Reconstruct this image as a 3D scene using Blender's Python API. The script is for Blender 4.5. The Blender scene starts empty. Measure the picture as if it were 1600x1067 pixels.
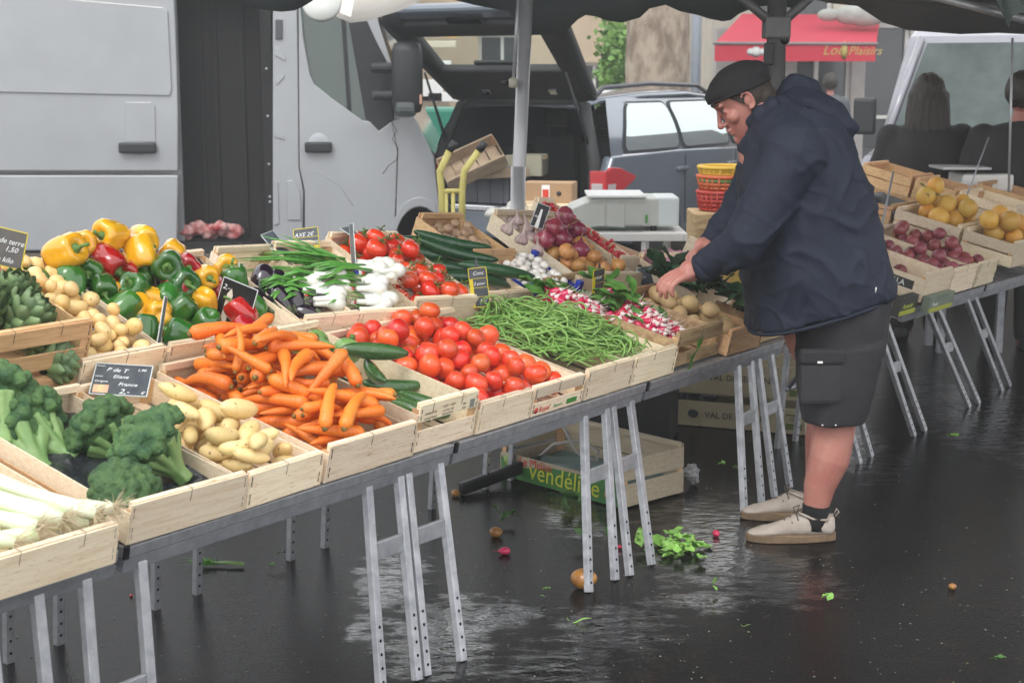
import bpy, bmesh, math, random
import numpy as np
from mathutils import Vector, Matrix, Euler, noise

random.seed(7)
rng = np.random.RandomState(11)
SC = bpy.context.scene
COL = SC.collection
R_ = math.radians

# ------------------------------------------------------------------ camera
PITCH = math.atan((533.5 - 118.0) / 2400.0)
CAMZ = 1.6
cd = bpy.data.cameras.new('camera')
cam = bpy.data.objects.new('camera', cd)
COL.objects.link(cam)
cam.location = (0, 0, CAMZ)
cam.rotation_euler = (math.pi / 2 - PITCH, 0, 0)
cd.sensor_width = 36.0
cd.lens = 54.0
cd.clip_start = 0.1
cd.clip_end = 500
cd.dof.use_dof = True
cd.dof.focus_distance = 5.0
cd.dof.aperture_fstop = 7.0
SC.camera = cam

# ------------------------------------------------------------------ light
w = bpy.data.worlds.new('World')
SC.world = w
w.use_nodes = True
nt = w.node_tree
for n in list(nt.nodes): nt.nodes.remove(n)
sky = nt.nodes.new('ShaderNodeTexSky'); sky.sky_type = 'NISHITA'; sky.sun_disc = False
SUN_EL, SUN_AZ = 52.0, 205.0            # elevation, and compass bearing (0 = +Y, clockwise)
sky.sun_elevation = R_(SUN_EL); sky.sun_rotation = R_(SUN_AZ)
sky.air_density = 1.0; sky.dust_density = 7.0; sky.ozone_density = 1.0
hs = nt.nodes.new('ShaderNodeHueSaturation'); hs.inputs['Saturation'].default_value = 0.10
bg = nt.nodes.new('ShaderNodeBackground'); bg.inputs['Strength'].default_value = 0.15
wo = nt.nodes.new('ShaderNodeOutputWorld')
oc = nt.nodes.new('ShaderNodeMixRGB'); oc.inputs['Fac'].default_value = 0.75; oc.inputs['Color2'].default_value = (13.5, 13.7, 14.0, 1)   # the even white of an overcast sky
nt.links.new(sky.outputs[0], hs.inputs['Color']); nt.links.new(hs.outputs[0], oc.inputs['Color1']); nt.links.new(oc.outputs[0], bg.inputs[0]); nt.links.new(bg.outputs[0], wo.inputs[0])
sl = bpy.data.lights.new('sun', 'SUN'); sl.energy = 1.0; sl.angle = R_(22); sl.color = (1.0, 0.97, 0.93)
so = bpy.data.objects.new('sun', sl); COL.objects.link(so)
_a = R_(SUN_AZ); _e = R_(SUN_EL)
_d = Vector((math.sin(_a) * math.cos(_e), math.cos(_a) * math.cos(_e), math.sin(_e)))
so.rotation_euler = _d.to_track_quat('Z', 'Y').to_euler(); so.location = _d * 30
SC.view_settings.view_transform = 'Standard'
SC.view_settings.look = 'None'
SC.view_settings.gamma = 1.0
SC.view_settings.exposure = 0.2
SC.view_settings.use_curve_mapping = False

# ------------------------------------------------------------------ helpers
_F = Vector((0, math.cos(PITCH), -math.sin(PITCH))); _U = Vector((0, math.sin(PITCH), math.cos(PITCH)))
def at(px, py, Y):
    """world point at depth Y (metres ahead) that stands at that place of the 1600 wide photograph"""
    d = _F + Vector(((px - 800) / 2400.0, 0, 0)) - _U * ((py - 533.5) / 2400.0)
    return Vector((0, 0, CAMZ)) + d * (Y / d.y)
def ground_at(px, py, z=0.0):
    d = _F + Vector(((px - 800) / 2400.0, 0, 0)) - _U * ((py - 533.5) / 2400.0)
    return Vector((0, 0, CAMZ)) + d * ((z - CAMZ) / d.z)

def tag(o, label=None, cat=None, group=None, kind=None):
    if label: o['label'] = label
    if cat: o['category'] = cat
    if group: o['group'] = group
    if kind: o['kind'] = kind
    return o
def empty(name, M=None, label=None, cat=None, group=None):
    o = bpy.data.objects.new(name, None); COL.objects.link(o)
    o.empty_display_size = 0.05
    if M is not None:
        if isinstance(M, Matrix): o.matrix_world = M
        else: o.location = M
    return tag(o, label, cat, group)
def link(name, me, parent=None, M=None, label=None, cat=None, group=None, kind=None):
    o = bpy.data.objects.new(name, me); COL.objects.link(o)
    if parent is not None: o.parent = parent
    if M is not None:
        if isinstance(M, Matrix): o.matrix_local = M
        else: o.location = M
    return tag(o, label, cat, group, kind)
def MX(loc=(0, 0, 0), rot=(0, 0, 0), sc=1.0):
    s = (sc, sc, sc) if not hasattr(sc, '__len__') else sc
    return Matrix.LocRotScale(Vector(loc), Euler(rot), Vector(s))
def MXdir(p, q, roll=0.0, sc=(1, 1, 1)):
    """matrix whose z axis runs from p to q"""
    p = Vector(p); d = Vector(q) - p
    return Matrix.Translation(p) @ (d.to_track_quat('Z', 'Y').to_matrix().to_4x4()) @ Matrix.Rotation(roll, 4, 'Z') @ Matrix.Diagonal((*sc, 1))

class MB:
    """collects shapes; build() makes one mesh"""
    def __init__(s): s.v = []; s.f = []; s.m = []; s.sm = []
    def add(s, vs, fs, mi=0, smooth=False, M=None):
        o = len(s.v)
        for p in vs:
            p = Vector(p)
            s.v.append(tuple(M @ p) if M is not None else tuple(p))
        for f in fs:
            s.f.append([i + o for i in f]); s.m.append(mi); s.sm.append(smooth)
        return s
    def box(s, a, b, mi=0, M=None, bev=0.0):
        x0, y0, z0 = a; x1, y1, z1 = b
        if bev <= 0:
            vs = [(x0,y0,z0),(x1,y0,z0),(x1,y1,z0),(x0,y1,z0),(x0,y0,z1),(x1,y0,z1),(x1,y1,z1),(x0,y1,z1)]
            fs = [(0,3,2,1),(4,5,6,7),(0,1,5,4),(1,2,6,5),(2,3,7,6),(3,0,4,7)]
            return s.add(vs, fs, mi, False, M)
        bm = bmesh.new(); bmesh.ops.create_cube(bm, size=1)
        for v in bm.verts: v.co = Vector(((x0+x1)/2 + v.co.x*(x1-x0), (y0+y1)/2 + v.co.y*(y1-y0), (z0+z1)/2 + v.co.z*(z1-z0)))
        bmesh.ops.bevel(bm, geom=bm.edges[:], offset=bev, segments=2, affect='EDGES', profile=0.6)
        vs = [v.co.copy() for v in bm.verts]; bm.verts.index_update()
        fs = [[v.index for v in f.verts] for f in bm.faces]; bm.free()
        return s.add(vs, fs, mi, False, M)
    def tube(s, pts, rad, n=8, mi=0, cap=True, M=None, smooth=True, flat=1.0):
        pts = [Vector(p) for p in pts]; k = len(pts)
        if not hasattr(rad, '__len__'): rad = [rad] * k
        vs = []; fs = []
        t0 = (pts[1] - pts[0]).normalized()
        up = Vector((0, 0, 1)) if abs(t0.z) < .9 else Vector((1, 0, 0))
        x = t0.cross(up).normalized(); y = t0.cross(x).normalized()
        for i in range(k):
            if i == 0: t = (pts[1] - pts[0])
            elif i == k - 1: t = (pts[-1] - pts[-2])
            else: t = (pts[i+1] - pts[i-1])
            t.normalize()
            x = (x - t * x.dot(t)).normalized(); y = t.cross(x)
            for j in range(n):
                a = 2 * math.pi * j / n
                vs.append(pts[i] + (x * math.cos(a) + y * math.sin(a) * flat) * rad[i])
        for i in range(k - 1):
            for j in range(n):
                j2 = (j + 1) % n
                fs.append((i*n + j, i*n + j2, (i+1)*n + j2, (i+1)*n + j))
        if cap:
            fs.append(tuple(range(n))[::-1]); fs.append(tuple((k-1)*n + j for j in range(n)))
        return s.add(vs, fs, mi, smooth, M)
    def lathe(s, prof, n=16, mi=0, M=None, smooth=True, fn=None, mis=None):
        """prof = [(r, z)]; fn(angle, i) multiplies the radius"""
        vs = []; fs = []; k = len(prof)
        for i, (r, z) in enumerate(prof):
            for j in range(n):
                a = 2 * math.pi * j / n
                q = r * (fn(a, i / (k - 1)) if fn else 1)
                vs.append((q * math.cos(a), q * math.sin(a), z))
        o = len(s.v)
        s.add(vs, [], mi, smooth, M)
        for i in range(k - 1):
            for j in range(n):
                j2 = (j + 1) % n
                s.f.append([o + i*n + j, o + i*n + j2, o + (i+1)*n + j2, o + (i+1)*n + j]); s.m.append(mis[i] if mis else mi); s.sm.append(smooth)
        s.f.append([o + j for j in range(n)][::-1]); s.m.append(mis[0] if mis else mi); s.sm.append(smooth)
        s.f.append([o + (k-1)*n + j for j in range(n)]); s.m.append(mis[-1] if mis else mi); s.sm.append(smooth)
        return s
    def ball(s, c, r, seg=12, rings=8, mi=0, M=None, sc=(1, 1, 1), R=None):
        c = Vector(c); prof = []
        T = Matrix.Translation(c) @ (R.to_4x4() if R is not None else Matrix.Identity(4)) @ Matrix.Diagonal((r*sc[0], r*sc[1], r*sc[2], 1))
        if M is not None: T = M @ T
        for i in range(rings + 1):
            t = math.pi * i / rings
            prof.append((max(math.sin(t), 0.02), -math.cos(t)))
        return s.lathe(prof, seg, mi, T)
    def cone2(s, p, q, r0, r1, n=14, mi=0, flat=1.0, M=None):
        """tapered capsule"""
        p = Vector(p); q = Vector(q); L = (q - p).length
        if L < 1e-6: return s.ball(p, r0, n, n//2, mi, M)
        T = MXdir(p, q)
        if M is not None: T = M @ T
        prof = []
        for i in range(5):
            t = math.pi/2 * (1 - i/4); prof.append((max(r0*math.cos(t), r0*.03), -r0*math.sin(t)))
        for i in range(1, 5): prof.append((r0 + (r1-r0)*i/5, L*i/5))
        for i in range(5):
            t = math.pi/2 * i/4; prof.append((max(r1*math.cos(t), r1*.03), L + r1*math.sin(t)))
        return s.lathe(prof, n, mi, T, fn=(lambda a, i: 1.0) if flat == 1 else (lambda a, i: 1/math.sqrt(math.cos(a)**2 + (math.sin(a)/flat)**2)))
    def loft(s, rings, mi=0, cap=True, M=None, smooth=True, close=True):
        n = len(rings[0]); vs = [p for r in rings for p in r]; fs = []
        for i in range(len(rings) - 1):
            for j in range(n if close else n - 1):
                j2 = (j + 1) % n
                fs.append((i*n + j, i*n + j2, (i+1)*n + j2, (i+1)*n + j))
        if cap and close:
            fs.append(tuple(range(n))[::-1]); fs.append(tuple((len(rings)-1)*n + j for j in range(n)))
        return s.add(vs, fs, mi, smooth, M)
    def prism(s, poly, y0, y1, mi=0, M=None, smooth=False):
        """poly in x,z, pulled along y"""
        n = len(poly)
        vs = [(x, y0, z) for x, z in poly] + [(x, y1, z) for x, z in poly]
        fs = [(i, (i+1) % n, n + (i+1) % n, n + i) for i in range(n)]
        fs += [tuple(range(n))[::-1], tuple(range(n, 2*n))]
        return s.add(vs, fs, mi, smooth, M)
    def mesh(s, name, mats):
        me = bpy.data.meshes.new(name)
        me.from_pydata(s.v, [], s.f)
        if not isinstance(mats, (list, tuple)): mats = [mats]
        for m in mats: me.materials.append(m)
        me.polygons.foreach_set('material_index', s.m)
        me.polygons.foreach_set('use_smooth', s.sm)
        bm = bmesh.new(); bm.from_mesh(me); bmesh.ops.recalc_face_normals(bm, faces=bm.faces); bm.to_mesh(me); bm.free()
        me.update()
        return me
    def build(s, name, mats, parent=None, M=None, **k):
        return link(name, s.mesh(name, mats), parent, M, **k)

def apply_mods(o, mats=None):
    dg = bpy.context.evaluated_depsgraph_get()
    dg.update()
    me = bpy.data.meshes.new_from_object(o.evaluated_get(dg))
    old = o.data; o.modifiers.clear(); o.data = me
    if mats:
        me.materials.clear()
        for m in mats: me.materials.append(m)
    me.polygons.foreach_set('use_smooth', [True] * len(me.polygons))
    me.polygons.foreach_set('material_index', [0] * len(me.polygons))
    return o
def fuse(mb, name, mat_, voxel=0.008, smooth=4, parent=None, M=None, disp=None, dec=None, **k):
    """melt overlapping solids into one continuous skin"""
    o = mb.build(name, mat_, parent, M, **k)
    r = o.modifiers.new('r', 'REMESH'); r.mode = 'VOXEL'; r.voxel_size = voxel; r.adaptivity = 0
    if smooth:
        q = o.modifiers.new('s', 'SMOOTH'); q.iterations = smooth; q.factor = 0.5
    if dec:
        q = o.modifiers.new('d', 'DECIMATE'); q.ratio = dec
    apply_mods(o, [mat_])
    if disp:
        me = o.data; n = len(me.vertices)
        co = np.empty(n*3); me.vertices.foreach_get('co', co); co = co.reshape(-1, 3)
        nr = np.empty(n*3); me.vertices.foreach_get('normal', nr); nr = nr.reshape(-1, 3)
        d = np.array([disp(Vector(c)) for c in co])
        me.vertices.foreach_set('co', (co + nr * d[:, None]).ravel()); me.update()
    return o
def nz(p, s, seed=0.0):
    return noise.noise(Vector((p[0]*s + seed, p[1]*s - seed, p[2]*s + seed*.7)))

_txt = {}
def text_mesh(txt, size, mat_, ext=0.0004, shear=0.0, align='LEFT'):
    key = (txt, size, mat_.name, shear, align, ext)
    if key in _txt: return _txt[key]
    c = bpy.data.curves.new('lettering', 'FONT'); c.body = txt; c.size = size; c.extrude = ext; c.shear = shear
    c.align_x = align; c.resolution_u = 2
    o = bpy.data.objects.new('lettering', c); COL.objects.link(o)
    dg = bpy.context.evaluated_depsgraph_get(); dg.update()
    me = bpy.data.meshes.new_from_object(o.evaluated_get(dg)); me.name = 'lettering'
    bpy.data.objects.remove(o); me.materials.clear(); me.materials.append(mat_)
    _txt[key] = me
    return me

# ------------------------------------------------------------------ materials
_mats = {}
def mat(name, c1, c2=None, scale=8.0, rough=0.5, metal=0.0, bump=0.0, bscale=30.0, detail=4.0, spec=0.5, coat=0.0,
        rand=0.0, sss=0.0, sssc=None, stretch=None, trans=0.0, wave=None, rvar=0.0, ramp=(0.35, 0.65), alpha=None, ior=None, spots=None, coord='Object'):
    if name in _mats: return _mats[name]
    m = bpy.data.materials.new(name); m.use_nodes = True; _mats[name] = m
    T = m.node_tree; N = T.nodes; L = T.links; P = N['Principled BSDF']
    P.inputs['Roughness'].default_value = rough; P.inputs['Metallic'].default_value = metal
    P.inputs['Specular IOR Level'].default_value = spec
    if coat: P.inputs['Coat Weight'].default_value = coat; P.inputs['Coat Roughness'].default_value = 0.08
    if sss:
        P.inputs['Subsurface Weight'].default_value = sss; P.inputs['Subsurface Radius'].default_value = sssc or (0.01, 0.004, 0.002); P.inputs['Subsurface Scale'].default_value = 1.0
    if trans: P.inputs['Transmission Weight'].default_value = trans
    if ior: P.inputs['IOR'].default_value = ior
    P.inputs['Base Color'].default_value = (*c1, 1)
    tc = N.new('ShaderNodeTexCoord'); src = tc.outputs[coord]
    if rand or c2 or bump or rvar or spots:
        oi = N.new('ShaderNodeObjectInfo')
        mp = N.new('ShaderNodeMapping')
        if stretch: mp.inputs['Scale'].default_value = stretch
        va = N.new('ShaderNodeVectorMath'); va.operation = 'ADD'
        cb = N.new('ShaderNodeMath'); cb.operation = 'MULTIPLY'; cb.inputs[1].default_value = 13.7
        L.new(oi.outputs['Random'], cb.inputs[0]); L.new(src, va.inputs[0]); L.new(cb.outputs[0], va.inputs[1])
        L.new(va.outputs[0], mp.inputs['Vector'])
        col = None
        if c2:
            nn = N.new('ShaderNodeTexNoise'); nn.inputs['Scale'].default_value = scale; nn.inputs['Detail'].default_value = detail; nn.inputs['Roughness'].default_value = 0.6
            L.new(mp.outputs[0], nn.inputs['Vector'])
            rp = N.new('ShaderNodeValToRGB'); rp.color_ramp.elements[0].position = ramp[0]; rp.color_ramp.elements[1].position = ramp[1]
            rp.color_ramp.elements[0].color = (*c1, 1); rp.color_ramp.elements[1].color = (*c2, 1)
            L.new(nn.outputs['Fac'], rp.inputs['Fac']); col = rp.outputs['Color']
            if rvar:
                mr = N.new('ShaderNodeMapRange'); mr.inputs['To Min'].default_value = max(rough - rvar, 0.02); mr.inputs['To Max'].default_value = rough + rvar
                mr.inputs['From Min'].default_value = .3; mr.inputs['From Max'].default_value = .7
                L.new(nn.outputs['Fac'], mr.inputs['Value']); L.new(mr.outputs[0], P.inputs['Roughness'])
        if spots:
            sc_, thr, sccol = spots
            vo = N.new('ShaderNodeTexNoise'); vo.inputs['Scale'].default_value = sc_; vo.inputs['Detail'].default_value = 2
            L.new(mp.outputs[0], vo.inputs['Vector'])
            sr = N.new('ShaderNodeMapRange'); sr.inputs['From Min'].default_value = thr; sr.inputs['From Max'].default_value = thr + .04
            L.new(vo.outputs['Fac'], sr.inputs['Value'])
            mxs = N.new('ShaderNodeMixRGB'); mxs.inputs['Color2'].default_value = (*sccol, 1)
            if col is not None: L.new(col, mxs.inputs['Color1'])
            else: mxs.inputs['Color1'].default_value = (*c1, 1)
            L.new(sr.outputs[0], mxs.inputs['Fac']); col = mxs.outputs[0]
        if rand:
            h = N.new('ShaderNodeHueSaturation')
            mr = N.new('ShaderNodeMapRange'); mr.inputs['To Min'].default_value = 1 - rand; mr.inputs['To Max'].default_value = 1 + rand
            L.new(oi.outputs['Random'], mr.inputs['Value']); L.new(mr.outputs[0], h.inputs['Value'])
            mr2 = N.new('ShaderNodeMapRange'); mr2.inputs['To Min'].default_value = 0.5 - rand*.04; mr2.inputs['To Max'].default_value = 0.5 + rand*.04
            fr = N.new('ShaderNodeMath'); fr.operation = 'FRACT'; L.new(cb.outputs[0], fr.inputs[0]); L.new(fr.outputs[0], mr2.inputs['Value']); L.new(mr2.outputs[0], h.inputs['Hue'])
            if col is not None: L.new(col, h.inputs['Color'])
            else: h.inputs['Color'].default_value = (*c1, 1)
            col = h.outputs['Color']
        if col is not None: L.new(col, P.inputs['Base Color'])
        if bump:
            b = N.new('ShaderNodeBump'); b.inputs['Strength'].default_value = 1.0; b.inputs['Distance'].default_value = bump
            if wave:
                t2 = N.new('ShaderNodeTexWave'); t2.wave_type = 'BANDS'; t2.bands_direction = wave[0]; t2.inputs['Scale'].default_value = wave[1]; t2.inputs['Distortion'].default_value = wave[2]; t2.inputs['Detail'].default_value = 2
                L.new(mp.outputs[0], t2.inputs['Vector']); L.new(t2.outputs['Fac'], b.inputs['Height'])
            else:
                t2 = N.new('ShaderNodeTexNoise'); t2.inputs['Scale'].default_value = bscale; t2.inputs['Detail'].default_value = 3
                L.new(mp.outputs[0], t2.inputs['Vector']); L.new(t2.outputs['Fac'], b.inputs['Height'])
            L.new(b.outputs['Normal'], P.inputs['Normal'])
    return m

W_PALE = mat('pale_poplar', (0.82, 0.70, 0.52), (0.68, 0.52, 0.34), scale=9, stretch=(1.0, 6, 14), rough=0.62, rand=0.24, bump=0.0006, bscale=40, detail=6, ramp=(.4, .75), spots=(38, .66, (.34, .21, .11)))
W_WARM = mat('warm_poplar', (0.66, 0.42, 0.22), (0.46, 0.25, 0.11), scale=9, stretch=(1.0, 6, 14), rough=0.65, rand=0.2, bump=0.0006, bscale=40, detail=6, ramp=(.4, .75), spots=(50, .68, (.22, .12, .06)))
W_OLD = mat('stained_poplar', (0.52, 0.37, 0.20), (0.26, 0.14, 0.07), scale=7, stretch=(1.0, 4, 5), rough=0.7, rand=0.15, bump=0.0006, bscale=40, detail=7, ramp=(.4, .7))
STAPLE = mat('staple_wire', (0.16, 0.13, 0.11), rough=0.5, metal=0.7)
ALU = mat('aluminium', (0.50, 0.51, 0.535), (0.33, 0.34, 0.365), scale=25, rough=0.40, metal=0.6, rvar=0.12, bump=0.0004, bscale=60, ramp=(.35, .7))
ALU_D = mat('dull_aluminium', (0.36, 0.37, 0.395), (0.25, 0.26, 0.285), scale=14, rough=0.5, metal=0.5, rvar=0.1, bump=0.0004, bscale=60)
BLACK = mat('black_plastic', (0.012, 0.012, 0.014), rough=0.4)
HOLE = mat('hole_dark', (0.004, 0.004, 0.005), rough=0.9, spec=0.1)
WHITE_P = mat('white_paint_print', (0.80, 0.80, 0.78), rough=0.6)
YEL_P = mat('yellow_print', (0.62, 0.50, 0.03), rough=0.5)
RED_P = mat('red_print', (0.60, 0.05, 0.03), rough=0.5)
GRN_P = mat('green_print', (0.06, 0.25, 0.05), rough=0.5)
BLU_P = mat('blue_print', (0.03, 0.06, 0.35), rough=0.5)
BLK_P = mat('black_print', (0.03, 0.03, 0.03), rough=0.6)
SLATE = mat('slate_board', (0.045, 0.055, 0.065), (0.075, 0.085, 0.095), scale=30, rough=0.35)
# ------------------------------------------------------------------ ground: one wet asphalt sheet
def asphalt(name='wet_asphalt'):
    m = bpy.data.materials.new(name); m.use_nodes = True
    T = m.node_tree; N = T.nodes; L = T.links; P = N['Principled BSDF']
    tc = N.new('ShaderNodeTexCoord')
    n1 = N.new('ShaderNodeTexNoise'); n1.inputs['Scale'].default_value = 1.1; n1.inputs['Detail'].default_value = 6; n1.inputs['Roughness'].default_value = .6
    n2 = N.new('ShaderNodeTexNoise'); n2.inputs['Scale'].default_value = 140; n2.inputs['Detail'].default_value = 3
    n3 = N.new('ShaderNodeTexVoronoi'); n3.inputs['Scale'].default_value = 95
    n4 = N.new('ShaderNodeTexNoise'); n4.inputs['Scale'].default_value = 9; n4.inputs['Detail'].default_value = 5
    for n in (n1, n2, n3, n4): L.new(tc.outputs['Object'], n.inputs['Vector'])
    cr = N.new('ShaderNodeValToRGB'); cr.color_ramp.elements[0].color = (.003, .003, .0033, 1); cr.color_ramp.elements[1].color = (.015, .0145, .014, 1)
    cr.color_ramp.elements[0].position = .3; cr.color_ramp.elements[1].position = .75
    L.new(n2.outputs['Fac'], cr.inputs['Fac'])
    mud = N.new('ShaderNodeMixRGB'); mud.inputs['Color2'].default_value = (.022, .015, .010, 1)
    mm = N.new('ShaderNodeMapRange'); mm.inputs['From Min'].default_value = .55; mm.inputs['From Max'].default_value = .75; mm.inputs['To Max'].default_value = .7
    L.new(n4.outputs['Fac'], mm.inputs['Value']); L.new(mm.outputs[0], mud.inputs['Fac']); L.new(cr.outputs[0], mud.inputs['Color1'])
    L.new(mud.outputs[0], P.inputs['Base Color'])
    # where water stands ('water' is stored on the ground mesh) the surface is a film with ripples, elsewhere it is damp stone
    atn = N.new('ShaderNodeAttribute'); atn.attribute_name = 'water'
    mp6 = N.new('ShaderNodeMapping'); mp6.inputs['Scale'].default_value = (.55, 1, 1); L.new(tc.outputs['Object'], mp6.inputs['Vector'])
    n7 = N.new('ShaderNodeTexNoise'); n7.inputs['Scale'].default_value = 16; n7.inputs['Detail'].default_value = 8; n7.inputs['Roughness'].default_value = .75; L.new(mp6.outputs[0], n7.inputs['Vector'])
    a1 = N.new('ShaderNodeMath'); a1.operation = 'MULTIPLY_ADD'; a1.inputs[1].default_value = 2.2; a1.inputs[2].default_value = -1.50; L.new(n7.outputs['Fac'], a1.inputs[0])
    a2 = N.new('ShaderNodeMath'); a2.operation = 'ADD'; L.new(a1.outputs[0], a2.inputs[0]); L.new(atn.outputs['Fac'], a2.inputs[1])
    wm_ = N.new('ShaderNodeMapRange'); wm_.inputs['From Min'].default_value = 0; wm_.inputs['From Max'].default_value = .30; L.new(a2.outputs[0], wm_.inputs['Value'])
    def blend(lo, hi, socket):
        r = N.new('ShaderNodeMapRange'); r.inputs['To Min'].default_value = lo; r.inputs['To Max'].default_value = hi; L.new(wm_.outputs[0], r.inputs['Value']); L.new(r.outputs[0], socket)
    blend(.19, .015, P.inputs['Roughness']); blend(.06, 1.0, P.inputs['Specular IOR Level'])
    b = N.new('ShaderNodeBump'); b.inputs['Distance'].default_value = .004; blend(.28, .12, b.inputs['Strength'])
    L.new(n2.outputs['Fac'], b.inputs['Height'])
    n6 = N.new('ShaderNodeTexNoise'); n6.inputs['Scale'].default_value = 24; n6.inputs['Detail'].default_value = 3; L.new(mp6.outputs[0], n6.inputs['Vector'])
    b2 = N.new('ShaderNodeBump'); b2.inputs['Distance'].default_value = .0052; blend(.06, 1.0, b2.inputs['Strength'])
    L.new(n6.outputs['Fac'], b2.inputs['Height']); L.new(b2.outputs[0], b.inputs['Normal'])
    L.new(b.outputs[0], P.inputs['Normal'])
    return m
ASPH = asphalt()
gx = [-60, -20, -8] + [-3.4 + .07 * i for i in range(126)] + [8, 20, 70]
gy = [-20, 0] + [2.2 + .07 * i for i in range(128)] + [14, 20, 40, 120]
PUD = [(ground_at(px, py), rx_, ry_) for (px, py, rx_, ry_) in ((1125, 845, .26, .50), (1225, 905, .17, .25), (690, 1000, .15, .34), (960, 985, .16, .20), (610, 905, .10, .30), (1325, 690, .16, .55), (1560, 650, .4, .9), (870, 1050, .16, .16), (1100, 940, .14, .10), (790, 960, .10, .14), (560, 985, .05, .08), (905, 800, .12, .3))]
g = MB(); gv = []; gm_ = []
for y in gy:
    for x in gx:
        gv.append((x, y, 0)); m_ = 0
        for c_, rx_, ry_ in PUD: m_ = max(m_, 1 - math.sqrt(((x - c_.x) / rx_) ** 2 + ((y - c_.y) / ry_) ** 2) * .55)
        gm_.append(max(m_, 0))
nx_ = len(gx)
g.add(gv, [(j*nx_+i, j*nx_+i+1, (j+1)*nx_+i+1, (j+1)*nx_+i) for j in range(len(gy)-1) for i in range(nx_-1)])
go_ = g.build('ground', ASPH, kind='structure', label='wet dark asphalt market square')
at_ = go_.data.attributes.new('water', 'FLOAT', 'POINT'); at_.data.foreach_set('value', gm_)
# kerb and pale pavement far behind
PAVE = mat('pavement', (.20, .19, .18), (.14, .135, .13), scale=5, rough=.5, bump=.002, bscale=40)
k = MB(); k.box((-40, 21.0, 0), (45, 21.15, .13), 0, bev=.01); k.build('kerb', mat('kerb_stone', (.30, .29, .27), (.22, .21, .2), rough=.6), kind='structure')
k = MB(); k.box((-40, 21.15, -.1), (45, 40, .125)); k.build('pavement', PAVE, kind='structure')

# ------------------------------------------------------------------ buildings behind the square
PLASTER = mat('cream_render', (.56, .51, .43), (.47, .43, .36), scale=2, rough=.85, bump=.004, bscale=30)
PLASTER2 = mat('beige_render', (.62, .50, .36), (.54, .43, .30), scale=2, rough=.85, bump=.004, bscale=30)
GLASS_D = mat('dark_window_glass', (.03, .035, .04), rough=.08, spec=.8)
FRAME_W = mat('white_window_frame', (.72, .71, .68), rough=.5)
ROOF = mat('slate_roof', (.09, .10, .11), (.13, .13, .14), scale=6, rough=.7)

def facade(name, x0, x1, y, zt, mtl, bays, floors, label, depth=8, ground=True, door_bays=()):
    e = empty(name, (x0, y, 0), label, 'building')
    W = x1 - x0
    bw = W / bays; fh = zt / floors
    cols = []
    # wall as piers and spandrels round real openings
    wm = MB()
    ow = bw * .46; oh = fh * .55
    z0s = [i * fh + fh * .25 for i in range(floors)]
    zprev = 0
    for z0 in z0s:
        wm.box((0, 0, zprev), (W, .4, z0)); zprev = z0 + oh
    wm.box((0, 0, zprev), (W, .4, zt))
    for z0 in z0s:
        for b in range(bays + 1):
            a = 0 if b == 0 else b * bw - (bw - ow) / 2
            c = W if b == bays else b * bw + (bw - ow) / 2
            wm.box((a, 0, z0), (c, .4, z0 + oh))
    wm.box((0, .42, 0), (.4, depth, zt)); wm.box((W - .4, .42, 0), (W, depth, zt)); wm.box((.4, depth - .4, 0), (W - .4, depth, zt))
    wm.box((.4, .42, -.1), (W - .4, depth - .4, .05))
    wm.build('wall', mtl, e)
    fm = MB(); gm = MB(); sm = MB()
    a0 = (bw - ow) / 2
    fr = MB(); fr.box((0, .16, 0), (.06, .22, oh)); fr.box((ow - .06, .16, 0), (ow, .22, oh)); fr.box((.06, .16, 0), (ow - .06, .22, .06)); fr.box((.06, .16, oh - .06), (ow - .06, .22, oh)); fr.box((ow/2 - .03, .16, .06), (ow/2 + .03, .22, oh - .06))
    frm = fr.mesh('window', FRAME_W)
    pn = MB(); pn.box((.06, .185, .06), (ow - .06, .195, oh - .06)); pnm = pn.mesh('pane', GLASS_D)
    si = MB(); si.box((-.06, -.06, -.07), (ow + .06, .16, -.002)); sim = si.mesh('window_sill', PLASTER)
    for i, z0 in enumerate(z0s):
        for b in range(bays):
            wdw = link('window', frm, e, (b * bw + a0, 0, z0)); link('pane', pnm, wdw); link('window_sill', sim, wdw)
    rf = MB(); rf.prism([(-.3, zt), (W + .3, zt), (W + .3, zt + .25), (-.3, zt + .25)], -.35, 0.0); rf.add([(-.3, 0, zt + .25), (W + .3, 0, zt + .25), (W + .3, depth, zt + .25), (-.3, depth, zt + .25), (.5, depth/2, zt + .9), (W - .5, depth/2, zt + .9)], [(0, 1, 5, 4), (2, 3, 4, 5), (1, 2, 5), (3, 0, 4)])
    rf.build('roof', ROOF, e)
    return e
facade('town_house', -9.5, 2.6, 30, 4.6, PLASTER2, 6, 2, 'beige rendered town house behind the yellow awning, seen past the van')
facade('town_house', -30, -9.9, 31, 4.8, PLASTER, 8, 2, 'long cream town house mostly hidden behind the van')
facade('shop_building', 3.1, 15.5, 24, 4.3, PLASTER, 5, 1, 'cream shop building carrying the red awning')
facade('town_house', 15.9, 34, 25, 4.4, PLASTER2, 6, 1, 'beige town house at the far right behind the second van')

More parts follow.
